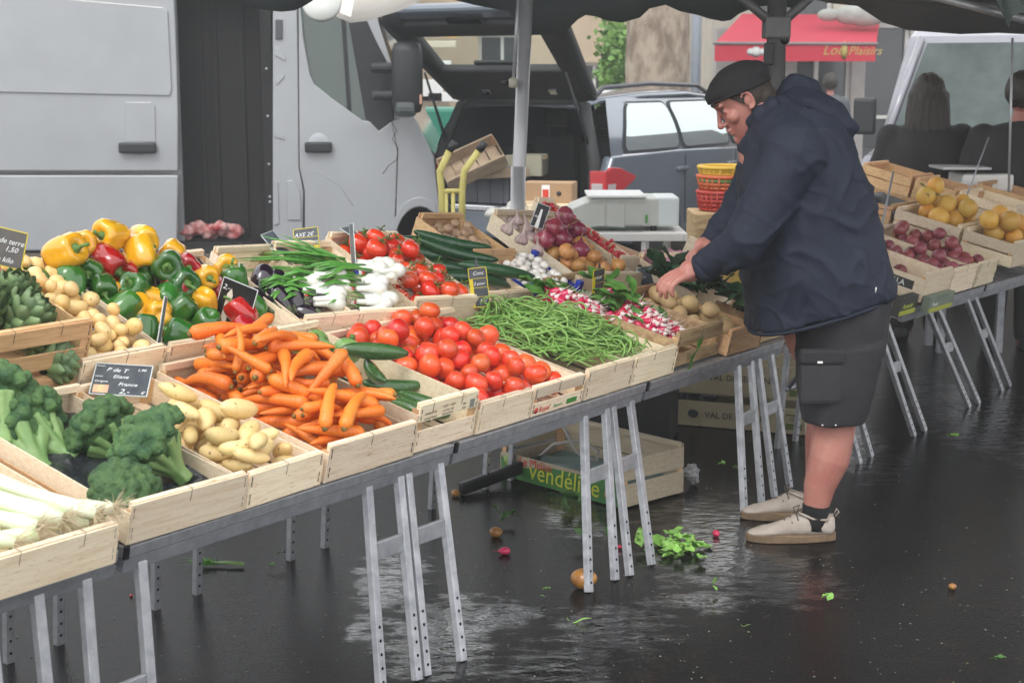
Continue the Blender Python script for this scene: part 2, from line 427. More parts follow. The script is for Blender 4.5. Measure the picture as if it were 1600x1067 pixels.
# shop front under the red awning: stone reveals, glass doors, dark glass
sf = empty('shopfront', (3.6, 23.5, 0), 'grey shop front of pillars and dark glass under the red awning', 'shop front')
PIL = mat('shop_pillar', (.46, .43, .41), (.38, .36, .34), rough=.7)
def sfx(px): return at(px, 120, 23.5).x - 3.6
for a, b in ((1118, 1150), (1198, 1214), (1228, 1245), (1330, 1352), (1420, 1450)):
    q = MB(); q.box((sfx(a), 0, .13), (sfx(b), .35, 2.3), bev=.01); q.build('pillar', PIL, sf)
for a, b in ((1150, 1198), (1214, 1228), (1245, 1280), (1280, 1330), (1352, 1420)):
    q = MB(); q.box((sfx(a), .16, .5), (sfx(b), .18, 2.3)); p = q.build('pane', GLASS_D, sf)
    q = MB(); q.box((sfx(a), .1, .13), (sfx(b), .2, .5)); q.build('stall_riser', mat('riser', (.10, .10, .11), rough=.5), sf)
    q = MB(); q.box((sfx(b) - .06, .08, .5), (sfx(b), .2, 2.3)); q.box((sfx(a), .08, .95), (sfx(b) - .06, .2, 1.0)); q.build('glazing_bar', FRAME_W, sf)
q = MB(); q.box((0, 0, 2.3), (10.5, .4, 2.5)); q.build('lintel', PIL, sf)
# red awning
AWN = mat('red_awning_cloth', (.55, .045, .075), (.50, .04, .07), scale=3, rough=.7)
AWV = mat('red_awning_valance', (.62, .03, .06), rough=.7)
pA, pB = at(1117, 68, 21.9), at(1368, 74, 21.9)
tA, tB = at(1160, 22, 23.4), at(1376, 24, 23.4)
aw = empty('shop_awning', (pA.x, 21.9, 0), 'sloping red shop awning with a scripted valance', 'awning')
def rel(p, o): return Vector(p) - Vector(o)
ao = (pA.x, 21.9, 0)
q = MB(); P4 = [rel(p, ao) for p in (pA, pB, tB, tA)]
q.add(P4 + [p - Vector((0, 0, .03)) for p in P4], [(0, 1, 2, 3), (7, 6, 5, 4), (0, 4, 5, 1), (1, 5, 6, 2), (2, 6, 7, 3), (3, 7, 4, 0)]); q.build('awning_cloth', AWN, aw)
vb = at(1117, 94, 21.9).z; vt = pA.z
q = MB(); q.box((0, -.012, vb - .02), (pB.x - pA.x, 0, vt - .03)); q.build('valance', AWV, aw)
q = MB(); q.tube([(-.03, -.02, vt), (pB.x - pA.x + .03, -.02, vt - .01)], .022, 8); q.build('front_bar', mat('awning_bar', (.25, .22, .22), rough=.4), aw)
GOLDP = mat('gold_print', (.55, .42, .12), rough=.5)
tm = text_mesh("Lou Pitchoun", .20, GOLDP, .002, .35)
t0 = at(1284, 91, 21.9)
link('lettering', text_mesh("Lou", .20, GOLDP, .002, .35), aw, MX((t0.x - pA.x, -.016, vb + .07), (R_(90), 0, 0)))
link('lettering', text_mesh("Plaisirs", .17, GOLDP, .002, .35), aw, MX((t0.x - pA.x + .36, -.016, vb + .07), (R_(90), 0, 0)))
q = MB(); q.lathe([(.01, -.001), (.05, 0), (.01, .001)], 12, M=MX((t0.x - pA.x + .31, -.02, vb + .13), (R_(90), 0, 0), (1, 2.6, 1)) @ Matrix.Rotation(.4, 4, 'Z')); q.build('emblem', GOLDP, aw)
q = MB()
for dx, r in ((0, .05), (.08, .075), (.17, .05)): q.lathe([(r*.2, -.004), (r, 0), (r*.2, .004)], 12, M=MX((at(1172, 85, 21.9).x - pA.x + dx, -.018, vb + .11), (R_(90), 0, 0)))
q.build('emblem', WHITE_P, aw)
# pale gear on top of the awning
q = MB(); x0 = at(1300, 20, 22.5)
for i, (px, r) in enumerate(((1295, .13), (1330, .2), (1352, .24), (1376, .16))): q.ball(at(px, 24, 22.6), r, 12, 8, sc=(1.3, .6, .7))
q.build('folded_cloth', mat('pale_folded_cloth', (.45, .46, .42), (.34, .36, .33), scale=4, rough=.8), label='pale folded cloths lying along the top of the red awning', cat='cloth')

# plane tree between the car and the wall
BARK = mat('plane_bark', (.20, .15, .11), (.38, .31, .24), scale=7, rough=.9, bump=.03, bscale=9, ramp=(.4, .6), stretch=(1, 1, .5))
LEAF = mat('tree_leaf', (.06, .13, .03), (.10, .20, .05), scale=2, rough=.6, rand=.0)
def tree(x, y, r, h, label, seed, crown_r=3.2, nleaf=5000, group=None):
    rs = np.random.RandomState(seed)
    e = empty('plane_tree', (x, y, 0), label, 'tree', group)
    t = MB()
    n = 22; rings = []
    for i in range(15):
        z = h * i / 14
        rr = r * (1.25 - .3 * min(z, 1.2) / 1.2) * (1 - .25 * z / h)
        rings.append([(math.cos(a) * rr * (1 + .10 * nz((math.cos(a), math.sin(a), z * .6), 2.2, seed)) + .04 * math.sin(z), math.sin(a) * rr * (1 + .10 * nz((math.cos(a), math.sin(a), z * .6), 2.2, seed)), z) for a in [2 * math.pi * j / n for j in range(n)]])
    t.loft(rings); t.build('trunk', BARK, e)
    tips = []
    b = MB()
    for i in range(9):
        a = i * 2.4 + seed; L = 1.6 + rs.rand() * 1.6
        p0 = Vector((0, 0, h * (.8 + .2 * rs.rand()))); p1 = p0 + Vector((math.cos(a) * L * .5, math.sin(a) * L * .5, 1.0)); p2 = p1 + Vector((math.cos(a) * L * .6, math.sin(a) * L * .6, .9 + rs.rand()))
        b.tube([p0, p1, p2], [r * .5, r * .3, r * .12], 8); tips += [p1, p2]
    b.build('limb', BARK, e)
    c = MB(); cz = h + 1.6
    cl = [Vector(rs.normal(0, .5, 3)) * crown_r * .8 + Vector((0, 0, cz)) for _ in range(26)]
    for i in range(nleaf):
        p = cl[rs.randint(len(cl))] + Vector(rs.normal(0, .42, 3))
        R = Euler(rs.rand(3) * 6.28).to_matrix().to_4x4(); s = .07 + .06 * rs.rand()
        c.add([(-s, 0, 0), (0, -s * .8, .02), (s, 0, 0), (0, s * .8, .02)], [(0, 1, 2, 3)], M=Matrix.Translation(p) @ R)
    o = c.build('crown', LEAF, e); o['kind'] = 'stuff'
    return e
p = at(1022, 130, 18)
tree(p.x, 18, .40, 8.2, 'thick mottled plane tree trunk behind the grey car', 3)
tree(-3.0, 27, .3, 2.6, 'leafy tree far behind the open tailgate', 5, 1.8, 3000)
tree(9.4, 33, .35, 3.5, 'leafy tree rising behind the shop building', 8, 2.2, 3000)
# bright green shrub seen between tailgate and trunk
sh = MB(); rs = np.random.RandomState(4)
for i in range(2200):
    p = at(962, 105, 19.5) + Vector((rs.normal(0, .10), rs.normal(0, .25), rs.normal(0, .40))) + Vector((0, 0, -.1))
    s = .025 + .03 * rs.rand(); sh.add([(-s, 0, 0), (0, -s, .01), (s, 0, 0), (0, s, .01)], [(0, 1, 2, 3)], M=Matrix.Translation(p) @ Euler(rs.rand(3) * 6.28).to_matrix().to_4x4())
o = empty('shrub', at(960, 125, 19.5) * 1.0, 'bright green shrub between the tailgate and the plane trunk', 'shrub'); o.location.z = 0
sb = sh.build('foliage', mat('shrub_leaf', (.12, .25, .05), (.18, .34, .07), scale=3, rough=.55)); sb.parent = o; sb.location = (-o.location.x, -o.location.y, 0)
q = MB(); q.tube([(0, 0, 0), (.05, 0, .8), (0, 0, 1.5)], [.06, .05, .02], 7); q.build('stem', BARK, o)
# grey lamp post
p = at(1088, 60, 17)
lp = empty('lamp_post', (p.x, 17, 0), 'grey steel post beside the plane tree', 'post')
q = MB(); q.tube([(0, 0, .02), (0, 0, 5.5)], .055, 14); q.build('pole', mat('galvanised_post', (.42, .45, .50), rough=.45, metal=.3), lp)
q = MB(); q.lathe([(.12, 0), (.12, .03), (.07, .05)], 14); q.build('base_plate', ALU_D, lp)
q = MB(); q.box((-.1, -.6, 5.45), (.1, .1, 5.6), bev=.03); q.build('lamp_head', ALU_D, lp)

# stalls seen through the gap between van and car
st = empty('market_stall', (at(640, 100, 20).x, 20, 0), 'small far stall with a grey striped awning and a yellow one', 'stall')
ox = st.location.x
STRG = mat('grey_stripe_cloth', (.30, .30, .31), rough=.8); STRW = mat('white_stripe_cloth', (.66, .65, .63), rough=.8)
xa, xb = at(585, 40, 20).x - ox, at(634, 40, 20).x - ox
zb, zt_ = at(0, 44, 20).z, at(0, 24, 20).z
for i in range(10):
    a = xa + (xb - xa) * i / 10; c = xa + (xb - xa) * (i + 1) / 10
    q = MB(); q.add([(a, -.6, zb), (c, -.6, zb), (c, -.55, zt_), (a, -.55, zt_), (a, -.585, zb), (c, -.585, zb), (c, -.535, zt_), (a, -.535, zt_)], [(0, 1, 2, 3), (7, 6, 5, 4), (0, 4, 5, 1), (2, 6, 7, 3), (1, 5, 6, 2), (0, 3, 7, 4)])
    q.build('awning_stripe', (STRG if i % 2 else STRW), st)
q = MB(); px = at(605, 40, 20).x - ox; q.tube([(px, -.5, 0), (px, -.5, 2.4)], .035, 10); q.build('pole', FRAME_W, st)
YAW = mat('yellow_awning_cloth', (.55, .33, .06), (.48, .28, .05), scale=2, rough=.8)
q = MB(); a, c = at(598, 0, 20.5).x - ox, at(700, 0, 20.5).x - ox
q.add([(a, .4, at(0, 82, 20.5).z), (c, .4, at(0, 90, 20.5).z), (c, 2.2, at(0, 60, 21.5).z), (a, 2.2, at(0, 57, 21.5).z)], [(0, 1, 2, 3)])
q.add([(a, .4, at(0, 82, 20.5).z), (c, .4, at(0, 90, 20.5).z), (c, .42, at(0, 82, 20.5).z), (a, .42, at(0, 74, 20.5).z)], [(0, 1, 2, 3)])
q.build('yellow_awning', YAW, st)
q = MB(); q.box((a, .2, at(0, 104, 20).z), (c, .6, at(0, 94, 20).z), bev=.01); q.build('counter_rail', mat('cream_panel', (.62, .55, .42), rough=.7), st)
q = MB(); q.box((a, .6, .1), (c, .9, at(0, 152, 20).z), bev=.01); q.build('counter', mat('tan_counter', (.42, .35, .26), rough=.7), st)
for i, (px, py, wd, ht, cm) in enumerate(((672, 150, .14, .14, WHITE_P), (640, 158, .1, .05, RED_P), (658, 160, .25, .04, RED_P), (690, 158, .2, .06, WHITE_P))):
    p = at(px, py, 19.6); q = MB(); q.box((-wd, -.1, 0), (wd, .1, ht * 2), bev=.01)
    q.build('goods_box', cm, M=(p.x, 19.6 + .5, at(0, 152, 20).z - .06), label=['white box on the far tan counter', 'short red packet on the far tan counter', 'long flat red packet on the far tan counter', 'low white packet at the right of the far tan counter'][i], cat='packet')
# green crate stack below, and a parked car's green bonnet line
q = MB(); q.box((-.6, -.3, 0), (.6, .3, at(0, 168, 17).z), bev=.04)
q.build('green_bin', mat('green_bin_plastic', (.03, .22, .15), rough=.4), M=(at(672, 170, 17).x, 17, 0), label='dark green bin in the gap between white van and grey car', cat='bin')
# ------------------------------------------------------------------ white van with an open sliding door
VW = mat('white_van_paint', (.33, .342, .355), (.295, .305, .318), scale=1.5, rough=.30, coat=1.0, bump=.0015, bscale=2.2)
VD = mat('van_dark_plastic', (.018, .020, .021), rough=.5)
VIN = mat('van_dark_lining', (.013, .013, .0135), (.009, .009, .010), scale=3, rough=.8, bump=.003, bscale=12)
GLS = mat('tinted_glass', (.05, .075, .065), rough=.05, spec=.9, alpha=None)
RUB = mat('tyre_rubber', (.015, .015, .015), rough=.85)
RIM = mat('wheel_steel', (.35, .36, .37), rough=.4, metal=.6)
VY = 12.7
def bevel_me(me, off, seg=2):
    bm = bmesh.new(); bm.from_mesh(me)
    es = [e for e in bm.edges if len(e.link_faces) == 2 and e.calc_face_angle(0) > .6]
    bmesh.ops.bevel(bm, geom=es, offset=off, segments=seg, affect='EDGES', profile=.5)
    bm.to_mesh(me); bm.free(); return me
def panel(name, pts, y, th, m, parent, org, bev=.008, ph=True):
    """a plate whose outline stands in the plane y; pts are read off at that distance"""
    P = [at(a, b, y) for a, b in pts]
    q = MB(); q.prism([(p.x - org[0], p.z - org[2]) for p in P], y - org[1], y - org[1] + th)
    me = q.mesh(name, m)
    if bev: bevel_me(me, bev)
    return link(name, me, parent)
van = empty('delivery_van', (-3.2, VY, 0), 'white delivery van seen side on with its sliding door half open', 'van')
vo = (-3.2, VY, 0)
X = lambda px, y=VY: at(px, 200, y).x - vo[0]
Z = lambda py, y=VY: at(300, py, y).z
zf = .22
XL = -3.6
# hull behind the side skin: side wall to the left is the pushed-back door; the nose is one pulled outline
hull = [at(a, b, VY) for a, b in ((574, -20), (590, 40), (613, 107), (646, 183), (662, 212), (678, 245), (684, 300), (690, 345), (690, 392), (470, 392), (470, -20))]
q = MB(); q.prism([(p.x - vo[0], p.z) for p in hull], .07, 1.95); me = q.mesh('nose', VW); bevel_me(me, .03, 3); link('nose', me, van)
q = MB()
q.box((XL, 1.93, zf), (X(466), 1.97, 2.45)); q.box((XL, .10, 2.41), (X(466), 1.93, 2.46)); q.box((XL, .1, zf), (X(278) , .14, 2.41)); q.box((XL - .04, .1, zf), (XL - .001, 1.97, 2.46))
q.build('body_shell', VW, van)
# skin: sliding door in two pressings with a seam, the rear wing hidden behind it
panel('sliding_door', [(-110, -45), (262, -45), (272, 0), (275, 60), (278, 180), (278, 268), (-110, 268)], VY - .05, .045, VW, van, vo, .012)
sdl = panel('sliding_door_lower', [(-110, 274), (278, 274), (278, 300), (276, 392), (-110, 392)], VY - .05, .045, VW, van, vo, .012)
panel('door_pressing', [(-110, -20), (255, 12), (262, 18), (268, 140), (265, 150), (-110, 142)], VY - .066, .014, VW, van, vo, .006)
panel('door_pressing', [(196, 160), (236, 160), (242, 166), (243, 222), (196, 222)], VY - .06, .008, VW, van, vo, .004)
def handle(px, py, wpx, y):
    c = at(px, py, y)
    hw = wpx / 2 / 2400 * y
    e = MB(); e.box((c.x - vo[0] - hw, -.055 + y - VY, c.z - .045), (c.x - vo[0] + hw, -.01 + y - VY, c.z + .042), bev=.018)
    h = e.build('door_handle', VD, van)
    u = MB(); u.lathe([(.09, -.004), (.085, 0), (.02, .001)], 20, M=MX((c.x - vo[0] - .0, y - VY + .0, c.z + .03), (R_(90), 0, 0)))
    u.build('handle_recess', mat('recess_grey', (.36, .38, .40), rough=.4), van)
handle(216, 231, 58, VY - .055); handle(498, 230, 42, VY)
# dark cargo opening: lining sheet with ribs and rivets
q = MB(); xa, xb = X(279), X(427)
q.box((xa - .4, .35, zf), (xb + .02, .37, 2.4))
for f in (.18, .33, .62, .80): q.box((xa + (xb - xa) * f - .018, .33, zf), (xa + (xb - xa) * f + .018, .35, 2.4), bev=.006)
q.box((xb - .09, .02, zf), (xb - .0, .35, 2.4), bev=.01)
q.box((xa - .4, .02, zf - .02), (xb, 1.9, zf + .015)); q.box((xa - .4, .02, 2.38), (xb, 1.9, 2.40))
q.build('cargo_lining', VIN, van)
for py in (108, 182, 257, 308, 316):
    q = MB(); q.ball((xb - .045, .012, Z(py)), .012, 8, 6, sc=(1, .5, 1)); q.build('rivet', RIM, van)
# pillar with pressings and the strip light
panel('door_pillar', [(426, -20), (464, -20), (466, 150), (467, 263), (474, 300), (472, 392), (426, 392)], VY + .01, .05, VW, van, vo, .01)
for a in ([(428, 74), (436, 76), (446, 90), (446, 96), (428, 86)], [(430, 125), (442, 115), (445, 120), (432, 134)], [(428, 205), (443, 212), (445, 219), (428, 214)], [(428, 283), (434, 285), (436, 350), (428, 352)]):
    panel('pillar_pressing', a, VY + .0, .012, VW, van, vo, .003)
panel('door_catch', [(430, 31), (441, 31), (441, 62), (430, 62)], VY - .01, .02, mat('catch_grey', (.08, .08, .09), rough=.5), van, vo, .006)
panel('fuel_flap', [(449, 283), (458, 281), (468, 300), (470, 316), (470, 344), (450, 344)], VY - .004, .012, VW, van, vo, .004)
# front door
panel('front_door', [(466, -20), (470, 14), (474, 60), (484, 117), (491, 132), (517, 153), (567, 189), (578, 190), (592, 205), (612, 190), (621, 240), (619, 300), (615, 392), (476, 392), (476, 299), (468, 263), (467, 150)], VY, .05, VW, van, vo, .01)
panel('door_glass', [(468, -20), (560, -20), (600, 205), (560, 195), (490, 140), (476, 90)], VY + .035, .012, GLS, van, vo, 0)
panel('window_bar', [(531, 0), (537, 0), (549, 182), (543, 178)], VY + .018, .014, VD, van, vo, .002)
panel('corner_trim', [(545, 36), (573, 33), (590, 66), (613, 110), (615, 188), (592, 207), (578, 192), (571, 186)], VY + .008, .04, VD, van, vo, .006)
panel('window_pillar', [(560, -20), (578, -20), (592, 40), (613, 104), (610, 108), (588, 66), (573, 33)], VY - .002, .06, VW, van, vo, .006)
# swage line below the handle
q = MB(); q.tube([tuple(rel(at(a, b, VY), vo)) for a, b in ((468, 264), (500, 272), (530, 290), (552, 322))], [.002, .003, .003, .002], 6); q.build('swage_line', VW, van)
# wing with arch
arch = [(628 + 0, 392)]
wc = at(656, 386, VY); wr = .335
for i in range(13):
    a = math.pi - math.pi * i / 12
    arch.append((656 + 61 * math.cos(a) * .62, 386 - 61 * math.sin(a)))
panel('front_wing', [(612, 190), (640, 184), (650, 187), (664, 215), (678, 245), (684, 300), (690, 345)] + [(690, 360)] + arch[::-1][1:-0 or None][:-1] + [(617, 392), (620, 300), (622, 240)], VY + .002, .06, VW, van, vo, .01)
panel('wheel_arch_lip', [(656 + 78 * .62 * math.cos(math.pi - math.pi * i / 12), 386 - 78 * math.sin(math.pi - math.pi * i / 12)) for i in range(13) if 656 + 78 * .62 * math.cos(math.pi - math.pi * i / 12) < 688] + [(656 + 64 * .62 * math.cos(math.pi * i / 12), 386 - 64 * math.sin(math.pi * i / 12)) for i in range(1, 12) if 656 + 64 * .62 * math.cos(math.pi * i / 12) < 686], VY - .008, .03, VW, van, vo, .004)
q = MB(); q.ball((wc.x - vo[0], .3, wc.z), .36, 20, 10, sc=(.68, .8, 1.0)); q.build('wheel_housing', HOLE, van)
def wheel(parent, x, y, z, r, wd, nm='wheel'):
    e = link(nm, None, parent, MX((x, y, z), (R_(90), 0, 0)))
    q = MB(); q.lathe([(r*.62, -wd/2), (r*.9, -wd/2), (r, -wd*.35), (r, wd*.35), (r*.9, wd/2), (r*.62, wd/2)], 28); q.build('tyre', RUB, e)
    q = MB(); q.lathe([(r*.6, -wd*.3), (r*.62, wd*.42), (r*.5, wd*.3), (r*.2, wd*.34), (.01, wd*.36)], 28); q.build('rim', RIM, e)
wheel(van, wc.x - vo[0], .16, .34, .34, .2); wheel(van, wc.x - vo[0], 1.78, .34, .34, .2)
wheel(van, XL + .7, .26, .34, .34, .2); wheel(van, XL + .7, 1.78, .34, .34, .2)
# wing mirror
mc = at(637, 124, VY - .25)
q = MB(); q.box((-.125, -.12, -.28), (.12, .10, .30), bev=.09); me = q.mesh('mirror', VD)
mi = link('mirror', me, van, (mc.x - vo[0], -.25, mc.z))
for p in me.polygons: p.use_smooth = True
q = MB(); q.box((-.10, -.135, -.30), (.07, .06, -.17), bev=.05); q.build('mirror_lamp', mat('mirror_lower', (.05, .06, .06), rough=.2), mi)
q = MB(); q.box((.06, -.1, -.20), (.118, .02, -.12), bev=.01); q.build('indicator', mat('indicator_lens', (.55, .30, .22), rough=.3), mi)
q = MB(); q.box((-.30, .02, .05), (-.05, .14, .13), bev=.03); q.box((-.30, .02, -.17), (-.05, .14, -.09), bev=.03); q.build('mirror_arm', VD, mi)
# windscreen, cab dark inside, sill, bumper
q = MB(); ws = [at(a, b, VY) for a, b in ((576, -14), (592, 36), (614, 104), (645, 178))]
for i in range(3):
    a, b = ws[i], ws[i+1]; nx = Vector((b.z - a.z, 0, a.x - b.x)); nx = -nx.normalized() * .012 if nx.x < 0 else nx.normalized() * .012
    A = Vector((a.x - vo[0], 0, a.z)) + nx; B = Vector((b.x - vo[0], 0, b.z)) + nx
    q.add([(A.x, .2, A.z), (B.x, .2, B.z), (B.x, 1.8, B.z), (A.x, 1.8, A.z)], [(0, 1, 2, 3)])
q.build('windscreen', GLS, van)
q = MB(); q.box((X(617), .04, .2), (X(688) + .06, 1.98, .46), bev=.05); q.build('front_bumper', VD, van)
q = MB(); q.box((XL, .03, .14), (X(615), .12, .235), bev=.01); q.build('sill', VD, van)
# hanging cable on the mirror (seen against the wing)
q = MB(); q.tube([tuple(rel(at(a, b, VY - .1), vo)) for a, b in ((612, 190), (620, 205), (613, 218), (622, 232), (620, 250), (608, 258), (598, 272))], .0035, 6); q.build('cable', VD, van)
# goods glimpsed inside the van
q = MB(); p = at(312, 372, VY + .25)
for i in range(7): q.ball((-.30 + i * .10, .03 * math.sin(i * 2.2), .06 + .035 * (i % 2)), .085, 12, 8, sc=(1, .9, .75))
fuse(q, 'red_net_sacks', mat('red_net', (.33, .03, .03), (.55, .35, .33), scale=14, rough=.7), .01, 2, M=Matrix.Translation((p.x, VY + .2, zf + .02)), disp=lambda p: nz(p, 22, 3) * .02, label='red and white net sacks on the floor of the white van', cat='sacks')

# ------------------------------------------------------------------ grey estate car, tailgate up
CG = mat('car_grey_paint', (.17, .20, .235), (.16, .19, .225), scale=2, rough=.18, metal=.4, coat=1.0)
CD = mat('car_dark_trim', (.020, .021, .022), (.028, .029, .030), scale=6, rough=.65)
CGL = mat('car_glass', (.55, .62, .62), rough=.03, metal=.85)
CGT = mat('car_glass_clear', (.30, .38, .36), rough=.06, spec=.8)
CHR = mat('chrome', (.6, .6, .61), rough=.15, metal=1.0)
psi = R_(33)
pr = at(948, 300, 12.1)
rx, ry = math.cos(psi), -math.sin(psi)
CW = 1.74
Mc = Matrix(((rx, -ry, 0, pr.x - rx * CW), (ry, rx, 0, 12.1 - ry * CW), (0, 0, 1, 0), (0, 0, 0, 1)))
car = empty('estate_car', Mc, 'dark grey estate car with its tailgate raised and boot full of boxes', 'car')
L_ = 4.5
# flank profile in (v, z) -> build as prisms along u
def flank(poly, u0, u1, name, m, parent=car, bev=.0):
    q = MB(); q.prism([(v, z) for v, z in poly], u0, u1, M=Matrix.Rotation(R_(90), 4, 'Z') @ Matrix.Diagonal((1, -1, 1, 1)))
    me = q.mesh(name, m)
    if bev: bevel_me(me, bev, 3)
    return link(name, me, parent)
low = [(0.02, .30), (0.0, .56), (.03, .84), (.10, .97), (1.2, .98), (2.6, .96), (3.3, .94), (3.55, .90), (4.2, .80), (4.48, .62), (4.5, .35), (4.4, .22), (3.95, .22), (3.9, .38), (3.75, .55), (3.5, .62), (3.25, .55), (3.1, .38), (3.05, .22), (1.35, .2), (1.3, .38), (1.15, .55), (.9, .62), (.65, .55), (.5, .38), (.45, .24)]
flank(low, CW - .10, CW, 'side_panel', CG, bev=.02); flank(low, 0, .10, 'side_panel', CG, bev=.02)
q = MB(); q.box((.1, .75, .25), (CW - .1, 3.2, .34)); q.box((.1, 3.05, .35), (CW - .1, 4.42, .80), bev=.05); q.build('floor_pan', CD, car)
q = MB(); q.add([(.02, 3.2, .93), (CW - .02, 3.2, .93), (CW - .06, 4.3, .80), (.06, 4.3, .80), (.02, 3.2, .8), (CW - .02, 3.2, .8), (CW - .06, 4.3, .7), (.06, 4.3, .7)], [(0, 1, 2, 3), (4, 7, 6, 5), (0, 3, 7, 4), (1, 5, 6, 2), (2, 6, 7, 3), (0, 4, 5, 1)]); q.build('bonnet', CG, car)
# roof with rounded section
rings = []
for v, z, hw in ((.10, 1.385, .60), (.35, 1.425, .64), (1.0, 1.46, .67), (1.8, 1.47, .68), (2.4, 1.43, .66), (2.65, 1.40, .64)):
    rings.append([(CW/2 - hw, v, z - .04), (CW/2 - hw + .06, v, z), (CW/2, v, z + .02), (CW/2 + hw - .06, v, z), (CW/2 + hw, v, z - .04), (CW/2 + hw - .05, v, z - .05), (CW/2, v, z - .03), (CW/2 - hw + .05, v, z - .05)])
q = MB(); q.loft(rings); q.build('roof', CG, car)
for s in (0, 1):
    ux = CW/2 + (.60 if s else -.60)
    q = MB(); q.tube([(ux, .25, 1.42), (ux, .4, 1.50), (ux, 1.2, 1.53), (ux, 2.1, 1.51), (ux, 2.35, 1.43)], .020, 8); q.build('roof_rail', mat('rail_dark', (.06, .06, .07), rough=.35), car)
    # pillars: from belt (u=edge) up to the roof edge
    ub = CW - .02 if s else .02; ut = CW/2 + (.655 if s else -.655)
    A = Vector((ub, 3.25, .94)); B = Vector((ut, 2.55, 1.40))
    q = MB(); q.tube([A, B], .035, 8); q.build('windscreen_pillar', CG, car)
    o_ = -.012 if s else .012
    def SP(v, t, off=0.0):                                     # point on the side of the cabin; t = 0 belt, 1 roof edge
        tv = v; pull = (v - 1.2) * -.13 * t
        A = Vector((ub, v, .955)); B = Vector((ut, v + pull + (.10 if v < .5 else 0) * t, 1.42)); P__ = A.lerp(B, t)
        P__.x += (.035 * math.sin(math.pi * t) + off) * (1 if s else -1); return P__
    NV, NT = 16, 6
    vs_ = [SP(.10 + 3.05 * (i_ / NV), j_ / NT) for j_ in range(NT + 1) for i_ in range(NV + 1)]
    for idx, pp_ in enumerate(vs_):                             # slope the front edge back
        i_ = idx % (NV + 1); j_ = idx // (NV + 1)
        if i_ > NV - 5: vs_[idx] = Vector((pp_.x, pp_.y - .55 * (j_ / NT) * (i_ - NV + 5) / 5, pp_.z - .015 * (j_ / NT) * (i_ - NV + 5)))
    q = MB(); q.add(vs_, [(j_*(NV+1)+i_, j_*(NV+1)+i_+1, (j_+1)*(NV+1)+i_+1, (j_+1)*(NV+1)+i_) for j_ in range(NT) for i_ in range(NV)], 0, True); q.build('cabin_side', CG, car)
    for (v0, v1, sl0, sl1) in ((.30, 1.28, .16, .0), (1.36, 2.28, .0, -.04), (2.36, 3.02, .0, -.46)):
        for grow, off_, mm_, nm_ in ((.022, .010, CD, 'window_seal'), (0, .016, CGL, 'side_window')):
            a0, a1, t0_, t1_ = v0 - grow, v1 + grow, .10 - grow * 1.5, .90 + grow * 1.5; R0 = .075; NR, NC = 12, 8; vs_ = []
            for j_ in range(NR + 1):
                t_ = t0_ + (t1_ - t0_) * (.5 - .5 * math.cos(math.pi * j_ / NR)); d_ = min(t_ - t0_, t1_ - t_) / 1.6 * .9
                ins = R0 - math.sqrt(max(R0 ** 2 - (R0 - min(d_, R0)) ** 2, 0)); ins = ins if d_ < R0 else 0
                for i_ in range(NC + 1): vs_.append(SP(a0 + sl0 * t_ + ins + (a1 + sl1 * t_ - a0 - sl0 * t_ - 2 * ins) * i_ / NC, t_, off_))
            q = MB(); q.add(vs_, [(j_*(NC+1)+i_, j_*(NC+1)+i_+1, (j_+1)*(NC+1)+i_+1, (j_+1)*(NC+1)+i_) for j_ in range(NR) for i_ in range(NC)], 0, True); q.build(nm_, mm_, car)
    q = MB(); q.tube([(ub + (.006 if s else -.006), .28, .968), (ub + (.006 if s else -.006), 3.2, .955)], .008, 6); q.build('chrome_strip', CHR, car)
    for vh in (1.2, 2.2):
        q = MB(); q.box((CW - .01 if s else -.03, vh, .80), (CW + .03 if s else .01, vh + .18, .835), bev=.012); q.build('door_handle', CG, car)
    for vs in (1.36, 2.38):
        q = MB(); q.box((CW - .001 if s else -.003, vs, .35), (CW + .003 if s else .001, vs + .008, .94)); q.build('door_seam', HOLE, car)
q = MB(); q.add([(.06, 3.22, .95), (CW - .06, 3.22, .95), (CW/2 + .62, 2.62, 1.40), (CW/2 - .62, 2.62, 1.40)], [(0, 1, 2, 3)]); q.build('windscreen', CGT, car)
for u in (0.02, CW - .02):
    for v in (.9, 3.5):
        e = link('wheel', None, car, MX((u - .1 if u > 1 else u + .1, v, .32), (0, R_(90), 0)))
        q = MB(); q.lathe([(.20, -.1), (.30, -.1), (.32, -.07), (.32, .07), (.30, .1), (.20, .1)], 24); q.build('tyre', RUB, e)
        q = MB(); q.lathe([(.2, -.06), (.2, .06), (.1, .04), (.01, .05)], 24); q.build('rim', RIM, e)
# tail lamp wrapped round the corner
for s in (0, 1):
    e = link('tail_lamp', None, car)
    u1 = CW + .012 if s else -.012; u0 = CW - .14 if s else .14
    RL = mat('red_lens', (.45, .015, .02), rough=.12, coat=.8); WL = mat('clear_lens', (.45, .40, .40), rough=.15)
    poly = [(-.015, .60), (-.015, .85), (.06, .885), (.20, .875), (.46, .80), (.44, .77), (.24, .69), (.16, .60)]
    flank(poly, min(u1, u1 - .03 if s else u1 + .03), max(u1, u1 - .03 if s else u1 + .03), 'lens', RL, e, .006)
    q = MB(); q.box((min(u0, u1), -.03, .60), (max(u0, u1), .0, .86), bev=.008); q.build('lens', RL, e)
    q = MB(); q.box((CW - .12 if s else .02, -.036, .66), (CW - .02 if s else .12, -.02, .76), bev=.006); q.build('lens', WL, e)
    flank([(.0, .665), (.0, .755), (.12, .755), (.10, .665)], u1 - .002 if s else u1 - .006, u1 + .006 if s else u1 + .002, 'lens', WL, e)
